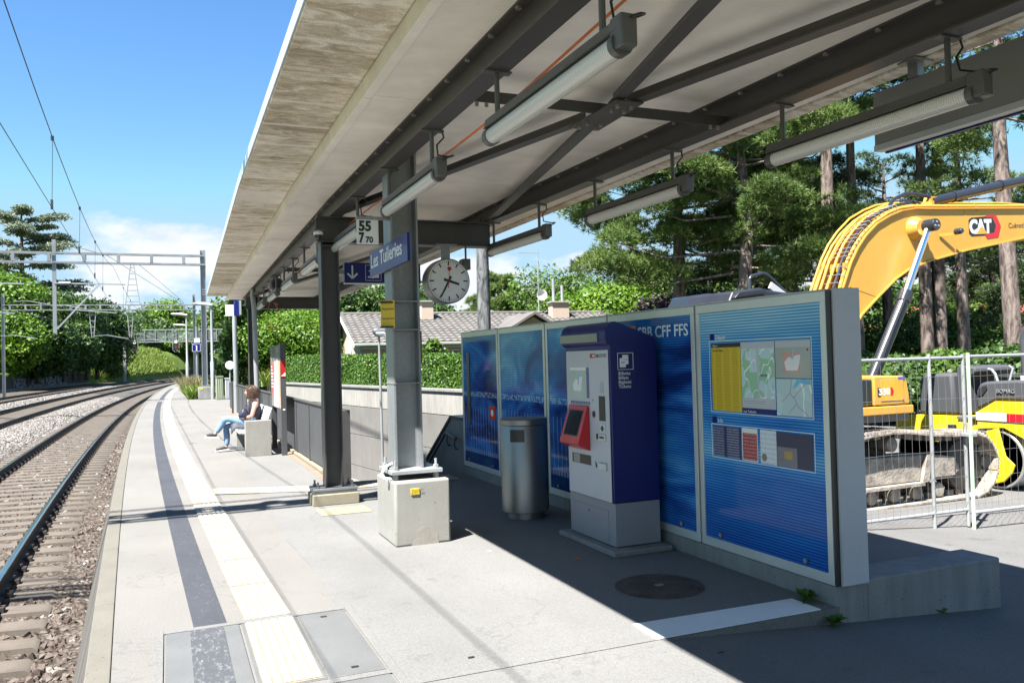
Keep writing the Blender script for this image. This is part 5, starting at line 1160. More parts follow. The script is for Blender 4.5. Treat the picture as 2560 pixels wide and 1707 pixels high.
MB().tube([(-1.32, .58, 2.6), (-1.32, .58, 3.06), (-1.28, .58, 3.10), (-1.1, .58, 3.14), (-1.02, .58, 3.12), (-.6, .58, 2.8)], .025, 10).build('handrail', M['cylb'], ex)
MB().bar((-1.05, .5, 2.98), (-.75, .5, 2.8), .03, .09).build('mirror_arm', M['alud'], ex)
MB().prism([(-3.9, 1.3), (-3.2, 1.1), (-3.2, 2.4), (-3.75, 2.35)], 'y', .15, 2.85).build('counterweight', M['cat'], ex, .05)
MB().prism([(-1.2, 1.36), (.95, 1.36), (1.1, 1.9), (.7, 2.95), (-.9, 3.0), (-1.2, 2.5)], 'y', 2.0, 2.9).build('cab', M['glassd'], ex, .03)
def offs(poly, d):
    out = []
    for i, p in enumerate(poly):
        a = Vector(poly[max(i-1, 0)]); b = Vector(poly[min(i+1, len(poly)-1)]); t = (b - a).normalized(); out.append((p[0] - t.y * d, p[1] + t.x * d))
    return out
top = [(-.1, 1.62), (.3, 2.1), (.72, 2.62), (.93, 3.01), (1.12, 3.41), (1.26, 3.62), (1.43, 3.81), (1.67, 4.0), (1.94, 4.13), (2.2, 4.22), (2.49, 4.27), (2.8, 4.28), (5.08, 4.40), (7.2, 4.42)]
bot = [(.22, 1.35), (.75, 2.02), (1.29, 2.65), (1.67, 2.94), (2.0, 3.18), (2.31, 3.34), (2.73, 3.47), (3.62, 3.67), (5.05, 3.92), (7.2, 4.1)]
boom = MB().prism(top + bot[::-1], 'y', 1.2, 1.75).build('boom', M['cat'], ex, smooth=False)
def edge_plate(line, y0, y1, th, sgn):
    mb = MB(); o_ = offs(line, th * sgn); n = len(line)
    for i in range(n - 1):
        q = [(line[i], y0), (line[i], y1), (line[i+1], y1), (line[i+1], y0), (o_[i], y0), (o_[i], y1), (o_[i+1], y1), (o_[i+1], y0)]
        mb.add([(p[0], y, p[1]) for p, y in q], [(0, 1, 2, 3), (7, 6, 5, 4), (0, 4, 5, 1), (1, 5, 6, 2), (2, 6, 7, 3), (3, 7, 4, 0)])
    return mb
edge_plate(top, 1.17, 1.78, .022, 1).build('top_plate', M['cat'], boom); edge_plate(bot, 1.17, 1.78, .022, -1).build('bottom_plate', M['cat'], boom)
for px_ in ((1.07, 3.05, 1.62, 2.9), (3.72, 3.68, 3.62, 4.32)): MB().bar((px_[0], 1.198, px_[1]), (px_[2], 1.198, px_[3]), .004, .012).build('weld_seam', M['cat'], boom)
rg = random.Random(4)
for i, (dd, yy_, mt, rr_) in enumerate([(.05, 1.22, 'cat', .026), (.05, 1.31, 'cat', .024), (.11, 1.26, 'cylb', .024), (.06, 1.42, 'cat', .026), (.12, 1.38, 'cat', .022), (.06, 1.53, 'cat', .024), (.14, 1.48, 'cat', .022), (.12, 1.6, 'cat', .02), (.07, 1.66, 'cat', .024), (.17, 1.64, 'cat', .018)]):
    ln = offs(top[1:], dd); pts = [(p[0], yy_ + rg.uniform(-.012, .012), p[1] + rg.uniform(-.006, .006)) for p in ln]
    if i in (2, 4, 6): pts = pts[:-3]
    MB().tube(pts, rr_, 8).build('hydraulic_line', M[mt], boom)
mb = MB()
for t_ in (2, 3, 4, 5, 6, 7, 8):
    a, b = Vector(top[t_]), Vector(top[t_ + 1])
    for f in (.1, .4, .7):
        p = a.lerp(b, f); n = Vector((-(b - a).y, (b - a).x)).normalized(); q = p + n * .13; mb.bar((p.x, 1.195, p.y + .01), (q.x, 1.195, q.y), .006, .012); mb.bar((q.x, 1.2, q.y), (q.x, 1.45, q.y), .012, .01)
mb.build('line_clamp', M['galvl'], boom)
mb = MB()
for x_ in (1.02, 2.9, 3.9): mb.box(x_ - .03, x_ + .03, 1.2, 1.72, (4.30 if x_ > 2 else 3.28), (4.42 if x_ > 2 else 3.4))
mb.build('line_bracket', M['cat'], boom)
MB().lathe([(.19, .0), (.17, -.06), (.12, -.14), (.10, -.14)], (2.47, 1.199, 3.96), 'y', 28).build('pin_boss', M['cat'], boom)
cy = MB().tube([(2.54, 1.0, 3.98), (1.99, 1.0, 2.93)], .056, 16).build('cylinder_rod', M['rod'], ex)
MB().tube([(2.01, 1.0, 2.96), (1.96, 1.0, 2.87), (1.93, 1.0, 2.81)], .105, 18).tube([(1.93, 1.0, 2.81), (1.36, 1.0, 1.88), (.85, 1.0, 1.05)], .088, 18).build('cylinder_barrel', M['cylb'], ex)
MB().lathe([(.085, .86), (.095, .88), (.095, 1.07), (.085, 1.08)], (2.54, 0, 3.98), 'y', 20).build('rod_eye', M['cylb'], cy)
for k in range(3): a = R(90 + 120 * k); MB().lathe([(.016, .85), (.016, .862), (.001, .862)], (2.54 + .04 * math.cos(a), 0, 3.98 + .04 * math.sin(a)), 'y', 8).build('pin_bolt', M['galvl'], cy)
MB().tube([(1.86, .9, 2.84), (1.62, .9, 2.46), (1.2, .9, 1.72)], .015, 6).build('cylinder_line', M['cylb'], ex)
MB().tube([(3.1, 1.42, 4.45), (5.1, 1.42, 4.88), (7.2, 1.42, 5.33)], .082, 18).build('stick_cylinder', M['cylb'], ex)
mb = MB()
for a, b in ((3.62, 3.68), (4.78, 4.84)): mb.tube([(a, 1.42, 4.45 + (a - 3.1) * .216), (b, 1.42, 4.45 + (b - 3.1) * .216)], .096, 16)
mb.build('cylinder_clamp', M['cylb'], ex); MB().prism([(2.95, 4.28), (3.3, 4.29), (3.2, 4.53), (3.05, 4.53)], 'y', 1.36, 1.48).build('cylinder_lug', M['cat'], boom)
MB().tube([(2.1, 1.38, 4.28), (2.25, 1.38, 4.44), (2.5, 1.38, 4.54), (2.75, 1.38, 4.55), (3.05, 1.38, 4.53)], .03, 8).tube([(2.3, 1.5, 4.32), (2.45, 1.5, 4.43), (2.7, 1.5, 4.46), (3.0, 1.5, 4.44)], .025, 8).build('hose', M['cylb'], ex)
wl_ = MB().lathe([(.035, -.1), (.05, -.07), (.05, .02), (.02, .04)], (3.26, 1.08, 3.93), 'y', 16).build('work_light', M['cylb'], ex); MB().bar((3.0, 1.19, 3.88), (3.22, 1.12, 3.9), .012, .05).build('light_bracket', M['cat'], wl_)
bd = MB().prism([(3.70, 3.93), (3.76, 3.89), (4.22, 3.93), (4.22, 4.24), (3.76, 4.19), (3.70, 4.15)], 'y', 1.1965, 1.1995).build('logo_plate', M['black'], boom)
MB().prism([(4.12, 4.245), (4.36, 4.262), (4.47, 4.09), (4.40, 3.90), (4.13, 3.86), (4.06, 3.94), (4.3, 3.96), (4.36, 4.09), (4.28, 4.22), (4.12, 4.21)], 'y', 1.195, 1.1985).build('logo_hexagon', M['red'], boom); MB().prism([(4.1, 4.2), (4.27, 4.21), (4.35, 4.09), (4.3, 3.97), (4.1, 3.95)], 'y', 1.1955, 1.1985).build('logo_mesh', M['black'], boom)
text('CAT', .295, (3.715, 1.1955, 3.942), (1, 0, .06), (0, 0, 1), M['white'], boom, bold=.017, width=.53, depth=.001)
MB().prism([(3.86, 3.925), (4.14, 3.945), (4.0, 4.07)], 'y', 1.1915, 1.194).build('logo_triangle', M['cat'], boom)
text('Cuénod', .12, (4.66, 1.198, 4.06), (1, 0, .06), (0, 0, 1), M['black'], boom, depth=.001)
BX('blue_step', M['signblue'], ex, -.1, .28, .02, .09, .985, 1.0)

# ---------------------------------------------------------------- road roller
rl_ = thing('road_roller', 'yellow and grey tandem road roller parked in front of excavator', 'road roller', (11.9, 9.2, -.47))
def RP(name, poly, x0, x1, mat, par=None, bev=.012): return MB().prism([(p[0], p[1] - .47) for p in poly], 'x', x0, x1).build(name, mat, par or rl_, bev, seg=2)
RP('rear_frame', [(10.44, .72), (10.4, .95), (10.07, 1.02), (9.26, 1.04), (9.0, 1.06), (8.92, .78), (9.3, .72), (9.55, .6), (10.0, .62)], 11.32, 12.5, M['roll'])
RP('tool_hatch', [(9.40, .74), (9.40, .9), (9.24, .9), (9.24, .74)], 11.312, 11.319, M['dark'], None, 0); RP('step_box', [(9.2, .7), (9.2, .95), (8.98, .95), (8.98, .7)], 11.25, 11.318, M['roll'])
RP('rear_hood', [(9.98, 1.03), (9.95, 1.58), (9.86, 1.69), (9.34, 1.70), (9.29, 1.05)], 11.36, 12.46, M['plastic'], None, .05)
RP('seat_console', [(9.27, 1.06), (9.28, 1.78), (9.22, 1.82), (8.96, 1.79), (8.94, 1.72), (9.1, 1.62), (9.08, 1.08)], 11.4, 12.3, M['plastic'], None, .02); RP('step_plate', [(9.2, 1.0), (9.2, 1.05), (8.93, 1.05), (8.93, 1.0)], 11.26, 11.5, M['galv'])
RP('front_frame', [(8.88, .86), (8.88, 1.12), (8.58, 1.29), (7.62, 1.31), (7.55, 1.2), (7.55, .8), (8.1, .74), (8.45, .9)], 11.30, 12.5, M['roll'])
RP('front_hood', [(8.93, 1.14), (8.92, 1.44), (8.86, 1.55), (8.75, 1.58), (8.27, 1.61), (7.7, 1.6), (7.62, 1.32), (8.58, 1.30)], 11.36, 12.45, M['plastic'], None, .04)
RP('hood_grip', [(8.88, 1.36), (8.86, 1.48), (8.74, 1.52), (8.72, 1.48), (8.80, 1.38)], 11.345, 11.362, M['dark'], None, 0)
text('BOMAG', .085, (11.345, 8.58, .945), (0, -1, 0), (0, 0, 1), pm('raised plastic letters', (.15, .155, .165), .4), rl_, width=.28, depth=.006)
RP('fork', [(8.72, .84), (8.52, .9), (8.46, .66), (8.42, .5), (8.28, .38), (8.32, .26), (8.45, .12), (8.6, .07), (8.7, .2), (8.66, .6)], 11.27, 11.305, M['roll'])
for yc in (8.6, 9.95):
    MB().lathe([(.43, 11.33), (.44, 11.34), (.44, 12.46), (.43, 12.47), (.41, 12.47), (.41, 11.5), (.405, 11.33)], (0, yc, -.03), 'x', 44).build('drum', pm(f'drum steel {yc}', (.42, .42, .41), .35, .6, .1, 4), rl_)
    MB().lathe([(.409, 11.50), (.409, 11.505), (.0001, 11.505)], (0, yc, -.03), 'x', 40).build('drum_disc', M['dark'], rl_)
RP('warning_board', [(8.88, 1.0), (8.88, 1.12), (8.39, 1.12), (8.39, 1.0)], 11.285, 11.298, M['white'], None, .002); RP('warning_board', [(8.389, 1.0), (8.389, 1.12), (7.8, 1.12), (7.8, 1.0)], 11.285, 11.298, M['red'], None, .002)
mb = MB()
for z in (.55, .65, .75, .84): mb.bar((11.285, 8.83, z - .47), (11.285, 8.70, z - .47), .012, .018)
for y in (8.84, 8.69): mb.bar((11.285, y, .05), (11.285, y, .4), .012, .014)
mb.build('ladder', M['galv'], rl_)
MB().tube([(11.5, 8.2, .8), (11.5, 8.22, 1.4), (11.5, 8.23, 1.72), (11.5, 8.20, 1.86), (11.5, 8.1, 1.93), (11.5, 7.7, 1.96)], .055, 10).tube([(12.35, 8.2, .8), (12.35, 8.23, 1.72), (12.35, 8.20, 1.86), (12.35, 8.1, 1.93), (12.35, 7.7, 1.96)], .055, 10).build('roll_bar', M['plastic'], rl_)
BX('label_plate', M['white'], rl_, 11.43, 11.438, 8.17, 8.25, 1.02, 1.2)
MB().box(11.6, 12.2, 8.3, 8.75, 1.14, 1.2).box(11.6, 12.2, 8.28, 8.36, 1.2, 1.55).build('seat', M['black'], rl_, .03)
MB().tube([(11.55, 8.7, 1.1), (11.55, 8.74, 1.22), (11.55, 8.79, 1.28), (11.55, 8.85, 1.29)], .022, 8).build('lever', M['galvl'], rl_); MB().tube([(11.6, 8.55, 1.1), (11.62, 8.5, 1.3), (11.62, 8.56, 1.34)], .018, 8).build('lever', M['galvl'], rl_)
MB().tube([(11.7, 9.32, 1.0), (11.7, 9.3, 1.4), (11.7, 9.28, 1.45)], .02, 8).build('hand_rail', M['black'], rl_)
RP('tow_eye', [(9.7, .25), (9.55, .2), (9.25, .22), (9.2, .3)], 11.28, 11.3, M['red'])

# ---------------------------------------------------------------- site fence panels
def fence(label, a, b, z0, h, posts, mat_end, seed):
    a = Vector(a); b = Vector(b); t = thing('site_fence', label, 'fence', (a.x, a.y, z0), 0, 'mobile site fence panels'); d = (b - a); L = d.length; u = d / L
    P = lambda s, z, o=0: (a.x + u.x * s - u.y * o, a.y + u.y * s + u.x * o, z)
    for i, s in enumerate(posts): MB().tube([P(s, z0), P(s, z0 + h + (.01 if i else 0))], .021, 10).build('post', mat_end if i == 0 else M['galvl'], t)
    for z in (z0 + .19, z0 + h - .04): MB().tube([P(0, z), P(L, z)], .02, 10).build('rail', M['galvl'], t)
    r = random.Random(seed); k = 0; s = .1
    while s < L:
        w = r.uniform(-.015, .015); MB().tube([P(s, z0 + .12, .02), P(s + w, z0 + .7, .024), P(s - w, z0 + 1.4, .02), P(s, z0 + h - .06 + r.uniform(-.07, .02), .02)], .0019, 4, False).build('wire', M['fwire'], t); s += .105
    for z in (.28, .58, .88, 1.18, 1.48, 1.74): MB().tube([P(0, z0 + z, .017), P(L * .35, z0 + z + r.uniform(-.02, .02), .02), P(L * .7, z0 + z + r.uniform(-.02, .02), .02), P(L, z0 + z, .017)], .0019, 4, False).build('wire', M['fwire'], t)
    return t
f1 = fence('galvanised wire site fence panel between information wall and excavator', (8.53, 6.86, 0), (5.2, 6.95, 0), -.43, 1.99, (0, .52, 1.9, 3.3), M['galvl'], 2)
f2 = fence('site fence panel with greenish end post in front of road roller', (8.47, 6.74, 0), (11.9, 6.55, 0), -.44, 2.01, (0, 3.4), pm('green tinted galvanising', (.45, .60, .42), .45, .2), 7)
o = BX('fence_coupler', M['galvl'], None, 8.455, 8.555, 6.72, 6.88, .61, .65, .006); tag(o, 'steel clamp joining the two site fence panels', 'clamp')
for i, (x, y, w) in enumerate(((8.5, 6.8, 'under the joint of the two fence panels'), (8.01, 6.87, 'under the first fence panel'))): pass
# ---------------------------------------------------------------- seated woman
pw = thing('person', 'seated woman with brown bob, black top, light jeans and crossed legs', 'person', (1.45, 16.9, 0))
def skin(name, chains, mat, par, sub=2, root=0):
    """chains: lists of (x,y,z,r); first point shared when equal"""
    vs, es, rs, idx = [], [], [], {}
    for ch in chains:
        prev = None
        for p in ch:
            key = tuple(round(c, 4) for c in p[:3])
            if key not in idx: idx[key] = len(vs); vs.append(Vector(p[:3]) - ORG[par]); rs.append(p[3])
            if prev is not None: es.append((prev, idx[key]))
            prev = idx[key]
    me = bpy.data.meshes.new(name); me.from_pydata(vs, es, []); me.update()
    o = bpy.data.objects.new(name, me); col.objects.link(o); o.parent = par; me.materials.append(mat)
    m = o.modifiers.new('skin', 'SKIN'); m.use_smooth_shade = True
    for i, r_ in enumerate(rs):
        d = me.skin_vertices[0].data[i]; rr_ = r_ if isinstance(r_, tuple) else (r_, r_); d.radius = rr_; d.use_root = (i == root)
    s = o.modifiers.new('sub', 'SUBSURF'); s.levels = 1; s.render_levels = sub; return o
pel = (1.50, 16.9, .53, .115); sp1 = (1.545, 16.9, .66, .10); sp2 = (1.565, 16.9, .80, .115); nk = (1.555, 16.9, .955, .06)
def fingers(h, d, s):
    out = []
    for k, (l, o_) in enumerate(((.07, -.028), (.08, -.01), (.078, .01), (.062, .027))):
        b_ = Vector(h[:3]) + Vector(s) * o_ + Vector(d) * .03; m_ = b_ + Vector(d) * l * .5 + Vector((0, 0, -.004)); e_ = m_ + Vector(d) * l * .4 + Vector((0, 0, -.022)); out.append([h, (*b_, .010), (*m_, .009), (*e_, .007)])
    th = Vector(h[:3]) + Vector(s) * -.035 - Vector(d) * .01; t2_ = th + Vector(d) * .045 + Vector(s) * -.015; out.append([h, (*th, .012), (*t2_, .008)]); return out
def arm(sy):
    sh = (1.56, 16.9 + sy * .165, .915, .05); el = (1.48, 16.9 + sy * .215, .665, .037); wr = (1.25, 16.9 + sy * .13, .645, .025); hn = (1.17, 16.9 + sy * .1, .65, .028)
    return [[sp2, sh, el, wr, hn]] + fingers(hn, (-.95, -.25 * sy, -.1), (0, sy, 0))
legA = [pel, (1.46, 16.99, .50, .085), (1.02, 16.97, .50, .058), (1.04, 16.94, .27, .05), (1.03, 16.93, .10, .036), (.98, 16.93, .05, .035), (.86, 16.93, .035, .03)]
legB = [pel, (1.46, 16.81, .52, .085), (1.01, 16.83, .655, .06), (.93, 16.87, .50, .052), (.835, 16.90, .37, .035), (.80, 16.90, .335, .034), (.70, 16.90, .335, .028)]
body = skin('body', [[pel, sp1, sp2, nk, (1.53, 16.9, 1.03, .052), (1.51, 16.9, 1.06, .06)], legA, legB] + arm(-1) + arm(1), M['skin'], pw)
# head
hd = bmesh.new(); bmesh.ops.create_uvsphere(hd, u_segments=24, v_segments=16, radius=.1)
for v in hd.verts:
    x, y, z = v.co; v.co = Vector((x * (.98 if x > 0 else 1.02), y * .80, z * 1.14))
    if z < -.02: v.co.y *= 1 + (z + .02) * 2.6; v.co.x += -.012 * (-z - .02) / .08
    if x < -.085 and abs(y) < .03 and -.035 < z < .012: v.co.x -= .022 * (1 - abs(y) / .03)
    if x < -.06 and .018 < abs(y) < .05 and 0 < z < .03: v.co.x += .007
    if abs(y) > .088 and abs(x) < .03 and abs(z) < .03: v.co.y *= 1.14
    if x < -.07 and abs(y) < .03 and -.075 < z < -.055: v.co.x -= .006
me = bpy.data.meshes.new('head'); hd.to_mesh(me); hd.free(); me.materials.append(M['skin']); me.polygons.foreach_set('use_smooth', [True] * len(me.polygons))
ho = bpy.data.objects.new('head', me); col.objects.link(ho); ho.parent = pw; ho.location = Vector((1.495, 16.9, 1.135)) - ORG[pw]; ho.rotation_euler = (0, R(-4), 0)
for s in (-1, 1):
    MB().lathe([(.001, -.006), (.008, -.003), (.008, .003), (.001, .006)], (1.407, 16.9 + s * .032, 1.145), 'x', 10).build('eye', M['black'], pw)
    MB().bar((1.405, 16.9 + s * .048, 1.167), (1.402, 16.9 + s * .018, 1.17), .006, .006).build('eyebrow', M['hair'], pw)
MB().bar((1.398, 16.875, 1.075), (1.398, 16.925, 1.075), .008, .010).build('mouth', pm('lips', (.5, .16, .15), .5), pw)
# bob haircut: shell of many locks
mb = MB(); rg = random.Random(9)
for k in range(150):
    a = rg.uniform(-2.35, 2.35); el_ = rg.uniform(.15, 1.0); st = Vector((1.515 + .04 * el_ * math.cos(a), 16.9 + .04 * math.sin(a), 1.252 - .01 * rg.random()))
    out = Vector((math.cos(a) * .112, math.sin(a) * .098, 0)); m1 = Vector((1.505, 16.9, 1.19)) + out * 1.0; m2 = Vector((1.51, 16.9, 1.10)) + out * 1.10; e = Vector((1.50, 16.9, 1.012 + rg.uniform(-.012, .02))) + out * (1.0 + rg.uniform(-.06, .06))
    mb.tube([st, m1, m2, e], [.016, .02, .019, .006], 5)
for k in range(26):
    a = rg.uniform(-1, 1); mb.tube([(1.53, 16.9 + a * .03, 1.256), (1.46, 16.9 + a * .06, 1.25), (1.415, 16.9 + a * .075, 1.205), (1.41, 16.9 + a * .09, 1.165)], [.014, .018, .014, .005], 5)
mb.build('hair', M['hair'], pw)
top_ = skin('top', [[(1.50, 16.9, .52, .15), (1.545, 16.9, .66, .142), (1.565, 16.9, .80, .155), (1.563, 16.9, .885, .135)], [(1.563, 16.9, .885, .135), (1.56, 16.80, .935, .045), (1.57, 16.79, .965, .012)], [(1.563, 16.9, .885, .135), (1.56, 17.0, .935, .045), (1.57, 17.01, .965, .012)]], M['topc'], pw)
def thick(ch, k, n): return [(p[0], p[1], p[2], p[3] + k) for p in ch[:n]]
skin('jeans', [thick(legA, .012, 5), thick(legB, .012, 5)], M['jeans'], pw)
def shoe(ank, toe, up):
    a, t = Vector(ank), Vector(toe); d = (t - a).normalized(); mb = MB(); h = a - d * .06
    skin('shoe', [[(*h, .034), (*a, .042), (*(a + d * .1), .036), (*t, .026)]], M['black'], pw)
    u = Vector(up); MB().bar(h - u * .042 - d * .03, t - u * .034 + d * .03, .075, .02, u).build('sole', M['white'], pw)
shoe((.985, 16.93, .075), (.83, 16.93, .052), (0, 0, 1)); shoe((.80, 16.90, .335), (.66, 16.90, .34), (0.05, 0, 1))
bag = thing('handbag', 'navy padded bag held on the lap of seated woman', 'bag', (1.33, 16.8, .7))
skin('bag_body', [[(1.43, 16.75, .64, .05), (1.37, 16.75, .70, (.085, .06)), (1.30, 16.75, .71, (.09, .06)), (1.24, 16.76, .66, .045)], [(1.37, 16.75, .70, (.085, .06)), (1.35, 16.76, .79, (.07, .05)), (1.34, 16.77, .83, .03)]], M['navy'], bag); MB().tube([(1.36, 16.76, .84), (1.42, 16.78, .93), (1.47, 16.82, .94), (1.46, 16.85, .86)], .008, 6).build('strap', M['navy'], bag)
jk = thing('jacket', 'dark jacket draped over lap of seated woman and bench', 'jacket', (1.3, 16.8, .55))
V = []; F = []; rg = np.random.default_rng(8)
for i in range(12):
    for j in range(9):
        u, v = i / 11, j / 8; x = 1.10 + u * .5; y = 16.68 + v * .3; z = .635 - .08 * u - .17 * max(0, .35 - v) / .35 - .10 * max(0, .2 - u) / .2 + rg.normal(0, .007); V.append((x, y, z))
for i in range(11):
    for j in range(8): F.append((i*9+j, (i+1)*9+j, (i+1)*9+j+1, i*9+j+1))
o = mesh_obj('cloth', [Vector(v) - ORG[jk] for v in V], F, M['jacket'], jk); o.modifiers.new('s', 'SOLIDIFY').thickness = .012
o = BX('smartphone', M['black'], None, 1.06, 1.13, 16.82, 16.86, .635, .65, .004); tag(o, 'dark phone in the hands of seated woman', 'phone')
MB().tube([(1.445, 16.84, 1.09), (1.43, 16.83, .98), (1.43, 16.84, .90)], .006, 5).build('earphone_lead', M['white'], pw)
# ---------------------------------------------------------------- house with tiled roof
h0 = at(850, 790, 42); HB = .6
hs2 = thing('bungalow', 'peach bungalow with grey tiled roof behind the hedge', 'house', (h0.x, h0.y, HB), R(-3.6))
RZ, EZ, HL, HDp = 3.45, 1.92, 14.9, 4.6      # ridge / eave height above base, length, half depth
MB().prism([(-4.1, 0), (4.1, 0), (4.1, EZ + .1), (0, RZ - .12), (-4.1, EZ + .1)], 'x', .35, HL - .35).build('wall', M['plaster'], hs2)
rf = MB().prism([(-HDp, EZ - .06), (0, RZ - .07), (HDp, EZ - .06), (HDp, EZ), (0, RZ), (-HDp, EZ)], 'x', 0, HL).build('roof', M['roofgrey'], hs2)
MB().prism([(-HDp - .02, EZ - .22), (0, RZ - .24), (HDp, EZ - .22), (HDp, EZ - .05), (0, RZ - .06), (-HDp - .02, EZ - .05)], 'x', -.04, -.002).build('bargeboard', M['white'], hs2)
BX('gutter', M['trim'], hs2, .0, HL, -HDp - .14, -HDp - .01, EZ - .14, EZ - .02, .02); BX('fascia', M['trim'], hs2, .3, HL - .3, -HDp + .02, -4.11, EZ - .3, EZ - .16)
tw, th_ = .335, .40; tv = []; tf_ = []
for j, yy_ in enumerate((0, th_ + .05)):
    for i in range(7):
        u = i / 6; tv.append((u * tw, yy_, .035 * math.sin(u * 2 * math.pi) * .6 + (.045 if j == 0 else .01)))
for i in range(6): tf_.append((i, i + 1, 8 + i, 7 + i))
tv += [(u_ * tw / 6, 0, .0) for u_ in range(7)]; tf_ += [(14 + i, 15 + i, i + 1, i) for i in range(6)]
o = mesh_obj('roof_tile', tv, tf_, M['roofgrey'], None, True, 50); tme = o.data; bpy.data.objects.remove(o)
sl_ = math.atan2(RZ - EZ, HDp); nrow = int(math.hypot(HDp, RZ - EZ) / th_); ncol = int(HL / tw); tl_ = []
for r_ in range(nrow):
    for c_ in range(ncol): tl_.append((c_ * tw, -HDp + r_ * th_ * math.cos(sl_), EZ + r_ * th_ * math.sin(sl_)))
rest = MB()
for k, p in enumerate(tl_):
    vis = (k % ncol) < 40
    if k < 320 and vis and k // ncol < 8 or (vis and k // ncol < 6):
        o = bpy.data.objects.new('roof_tile', tme); col.objects.link(o); o.parent = rf; o.location = p; o.rotation_euler = (sl_, 0, 0)
    else:
        mt = Matrix.Translation(p) @ Matrix.Rotation(sl_, 4, 'X'); rest.add([mt @ Vector(v) for v in tv], tf_)
o = mesh_obj('roof_tiles', rest.v, rest.f, M['roofgrey'], rf, True, 50, False); tag(o, kind='stuff')
MB().tube([(0, 0, RZ + .03), (HL, 0, RZ + .03)], .09, 8).build('ridge_cap', M['roofgrey'], rf)
mb = MB()
for k in range(9): mb.lathe([(.001, 0), (.1, .0), (.06, .08), (.001, .1)], (1.0 + k * 1.6, -.45, RZ - .12), 'z', 8)
mb.build('roof_vents', M['roofgrey'], rf)
# cross gable, chimneys, aerial
MB().prism([(7.2, EZ - .3), (9.8, EZ - .3), (9.8, EZ + .35), (8.5, EZ + 1.1), (7.2, EZ + .35)], 'y', -4.7, -1.2).build('porch_gable', M['plaster'], hs2)
MB().prism([(6.85, EZ + .25), (8.5, EZ + 1.2), (10.15, EZ + .25), (10.15, EZ + .37), (8.5, EZ + 1.33), (6.85, EZ + .37)], 'y', -5.0, -.9).build('porch_roof', M['roofgrey'], hs2)
c1 = MB().box(3.9, 4.5, -1.1, -.5, EZ + .8, RZ + .55).build('chimney', M['plaster'], hs2); MB().box(3.8, 4.6, -1.2, -.4, RZ + .551, RZ + .62).build('cap', M['trim'], c1)
c2 = MB().box(11.0, 11.95, -1.0, -.4, RZ - .5, RZ + .5).build('chimney', M['plaster'], hs2); MB().box(10.9, 12.05, -1.1, -.3, RZ + .501, RZ + .57).build('cap', M['trim'], c2)
for x, h in ((11.2, 1.3), (11.7, .95)): MB().tube([(x, -.7, RZ + .571), (x, -.7, RZ + .5 + h)], .085, 10).build('flue', M['galvl'], c2)
ae = MB().tube([(10.5, -.3, RZ), (10.5, -.3, RZ + 3.4)], .03, 6)
for z, l in ((3.2, 1.1), (2.5, .6), (1.3, 1.0)): ae.bar((10.5 - l, -.3, RZ + z), (10.5 + .1, -.3, RZ + z), .03, .03)
ae.build('aerial', M['galvl'], hs2); MB().lathe([(.02, 0), (.18, -.03), (.3, -.1), (.29, -.1), (.17, -.02), (.001, .01)], (10.62, -.4, RZ + .95), 'y', 16).build('satellite_dish', M['white'], hs2)
for x in (4.6, 9.9): w_ = BX('window', M['white'], hs2, x, x + 1.3, -4.16, -4.105, .75, 1.55); BX('pane', M['glassd'], w_, x + .06, x + .62, -4.17, -4.161, .8, 1.5); BX('pane', M['glassd'], w_, x + .68, x + 1.24, -4.17, -4.161, .8, 1.5)
MB().lathe([(.4, -.06), (.46, -.04), (.46, 0), (.4, 0)], (.349, -.9, EZ - .2), 'x', 24).build('round_window', M['white'], hs2); MB().lathe([(.39, -.03), (.39, -.02), (.001, -.02)], (.349, -.9, EZ - .2), 'x', 24).build('pane', M['glassd'], hs2)
def far_house(label, c, L, D, hw, hr, rz, roofm, wallm):
    t = thing('house', label, 'house', c, rz); MB().prism([(-D/2, 0), (D/2, 0), (D/2, hw), (0, hr - .1), (-D/2, hw)], 'x', .2, L - .2).build('wall', wallm, t)
    MB().prism([(-D/2 - .4, hw - .25), (0, hr), (D/2 + .4, hw - .25), (D/2 + .4, hw - .1), (0, hr + .15), (-D/2 - .4, hw - .1)], 'x', 0, L).build('roof', roofm, t)
    for k in range(3): w_ = BX('window', M['white'], t, 1 + k * 2.6, 2.2 + k * 2.6, -D/2 - .06, -D/2 - .005, .9, 2.1); BX('pane', M['glassd'], w_, 1.08 + k * 2.6, 2.12 + k * 2.6, -D/2 - .07, -D/2 - .061, 1, 2.0)
    return t
p = at(2165, 900, 46); far_house('white house with brown roof half hidden behind the pines', (p.x, p.y, -.2), 7, 6, 1.6, 2.9, R(-40), pm('brown roof', (.30, .15, .10), .8), M['plaster'])
p = at(2270, 890, 52); far_house('house with red tiled roof behind the pine trunks', (p.x, p.y, -.4), 13, 9, 1.7, 4.2, R(-44), M['rooftile'], M['plaster'])

# ---------------------------------------------------------------- trees
def rand_dir(r, n):
    d = r.normal(0, 1, (n, 3)); return d / np.linalg.norm(d, axis=1, keepdims=True)
def limbs(r, base, top, r0, r1, n, spread, zmin, mat, t, bend=.3):
    b = Vector(base); tp = Vector(top); mid = b.lerp(tp, .5) + Vector((r.normal(0, bend), r.normal(0, bend), 0)); pts = [b, b.lerp(mid, .5), mid, mid.lerp(tp, .5), tp]
    MB().tube(pts, [r0, r0 * .85, (r0 + r1) / 2, (r0 + 2 * r1) / 3, r1], 10).build('trunk', mat, t)
    mb = MB()
    for k in range(n):
        f = zmin + (1 - zmin) * (k + .5) / n; s = b.lerp(tp, f); a = r.random() * 6.28; l = spread * (.5 + .5 * r.random())
        e = s + Vector((math.cos(a) * l, math.sin(a) * l, l * .35)); mb.tube([s, s.lerp(e, .5) + Vector((0, 0, l * .06)), e], [r0 * .28, r0 * .2, r0 * .07], 5)
    if n: mb.build('limb', mat, t)
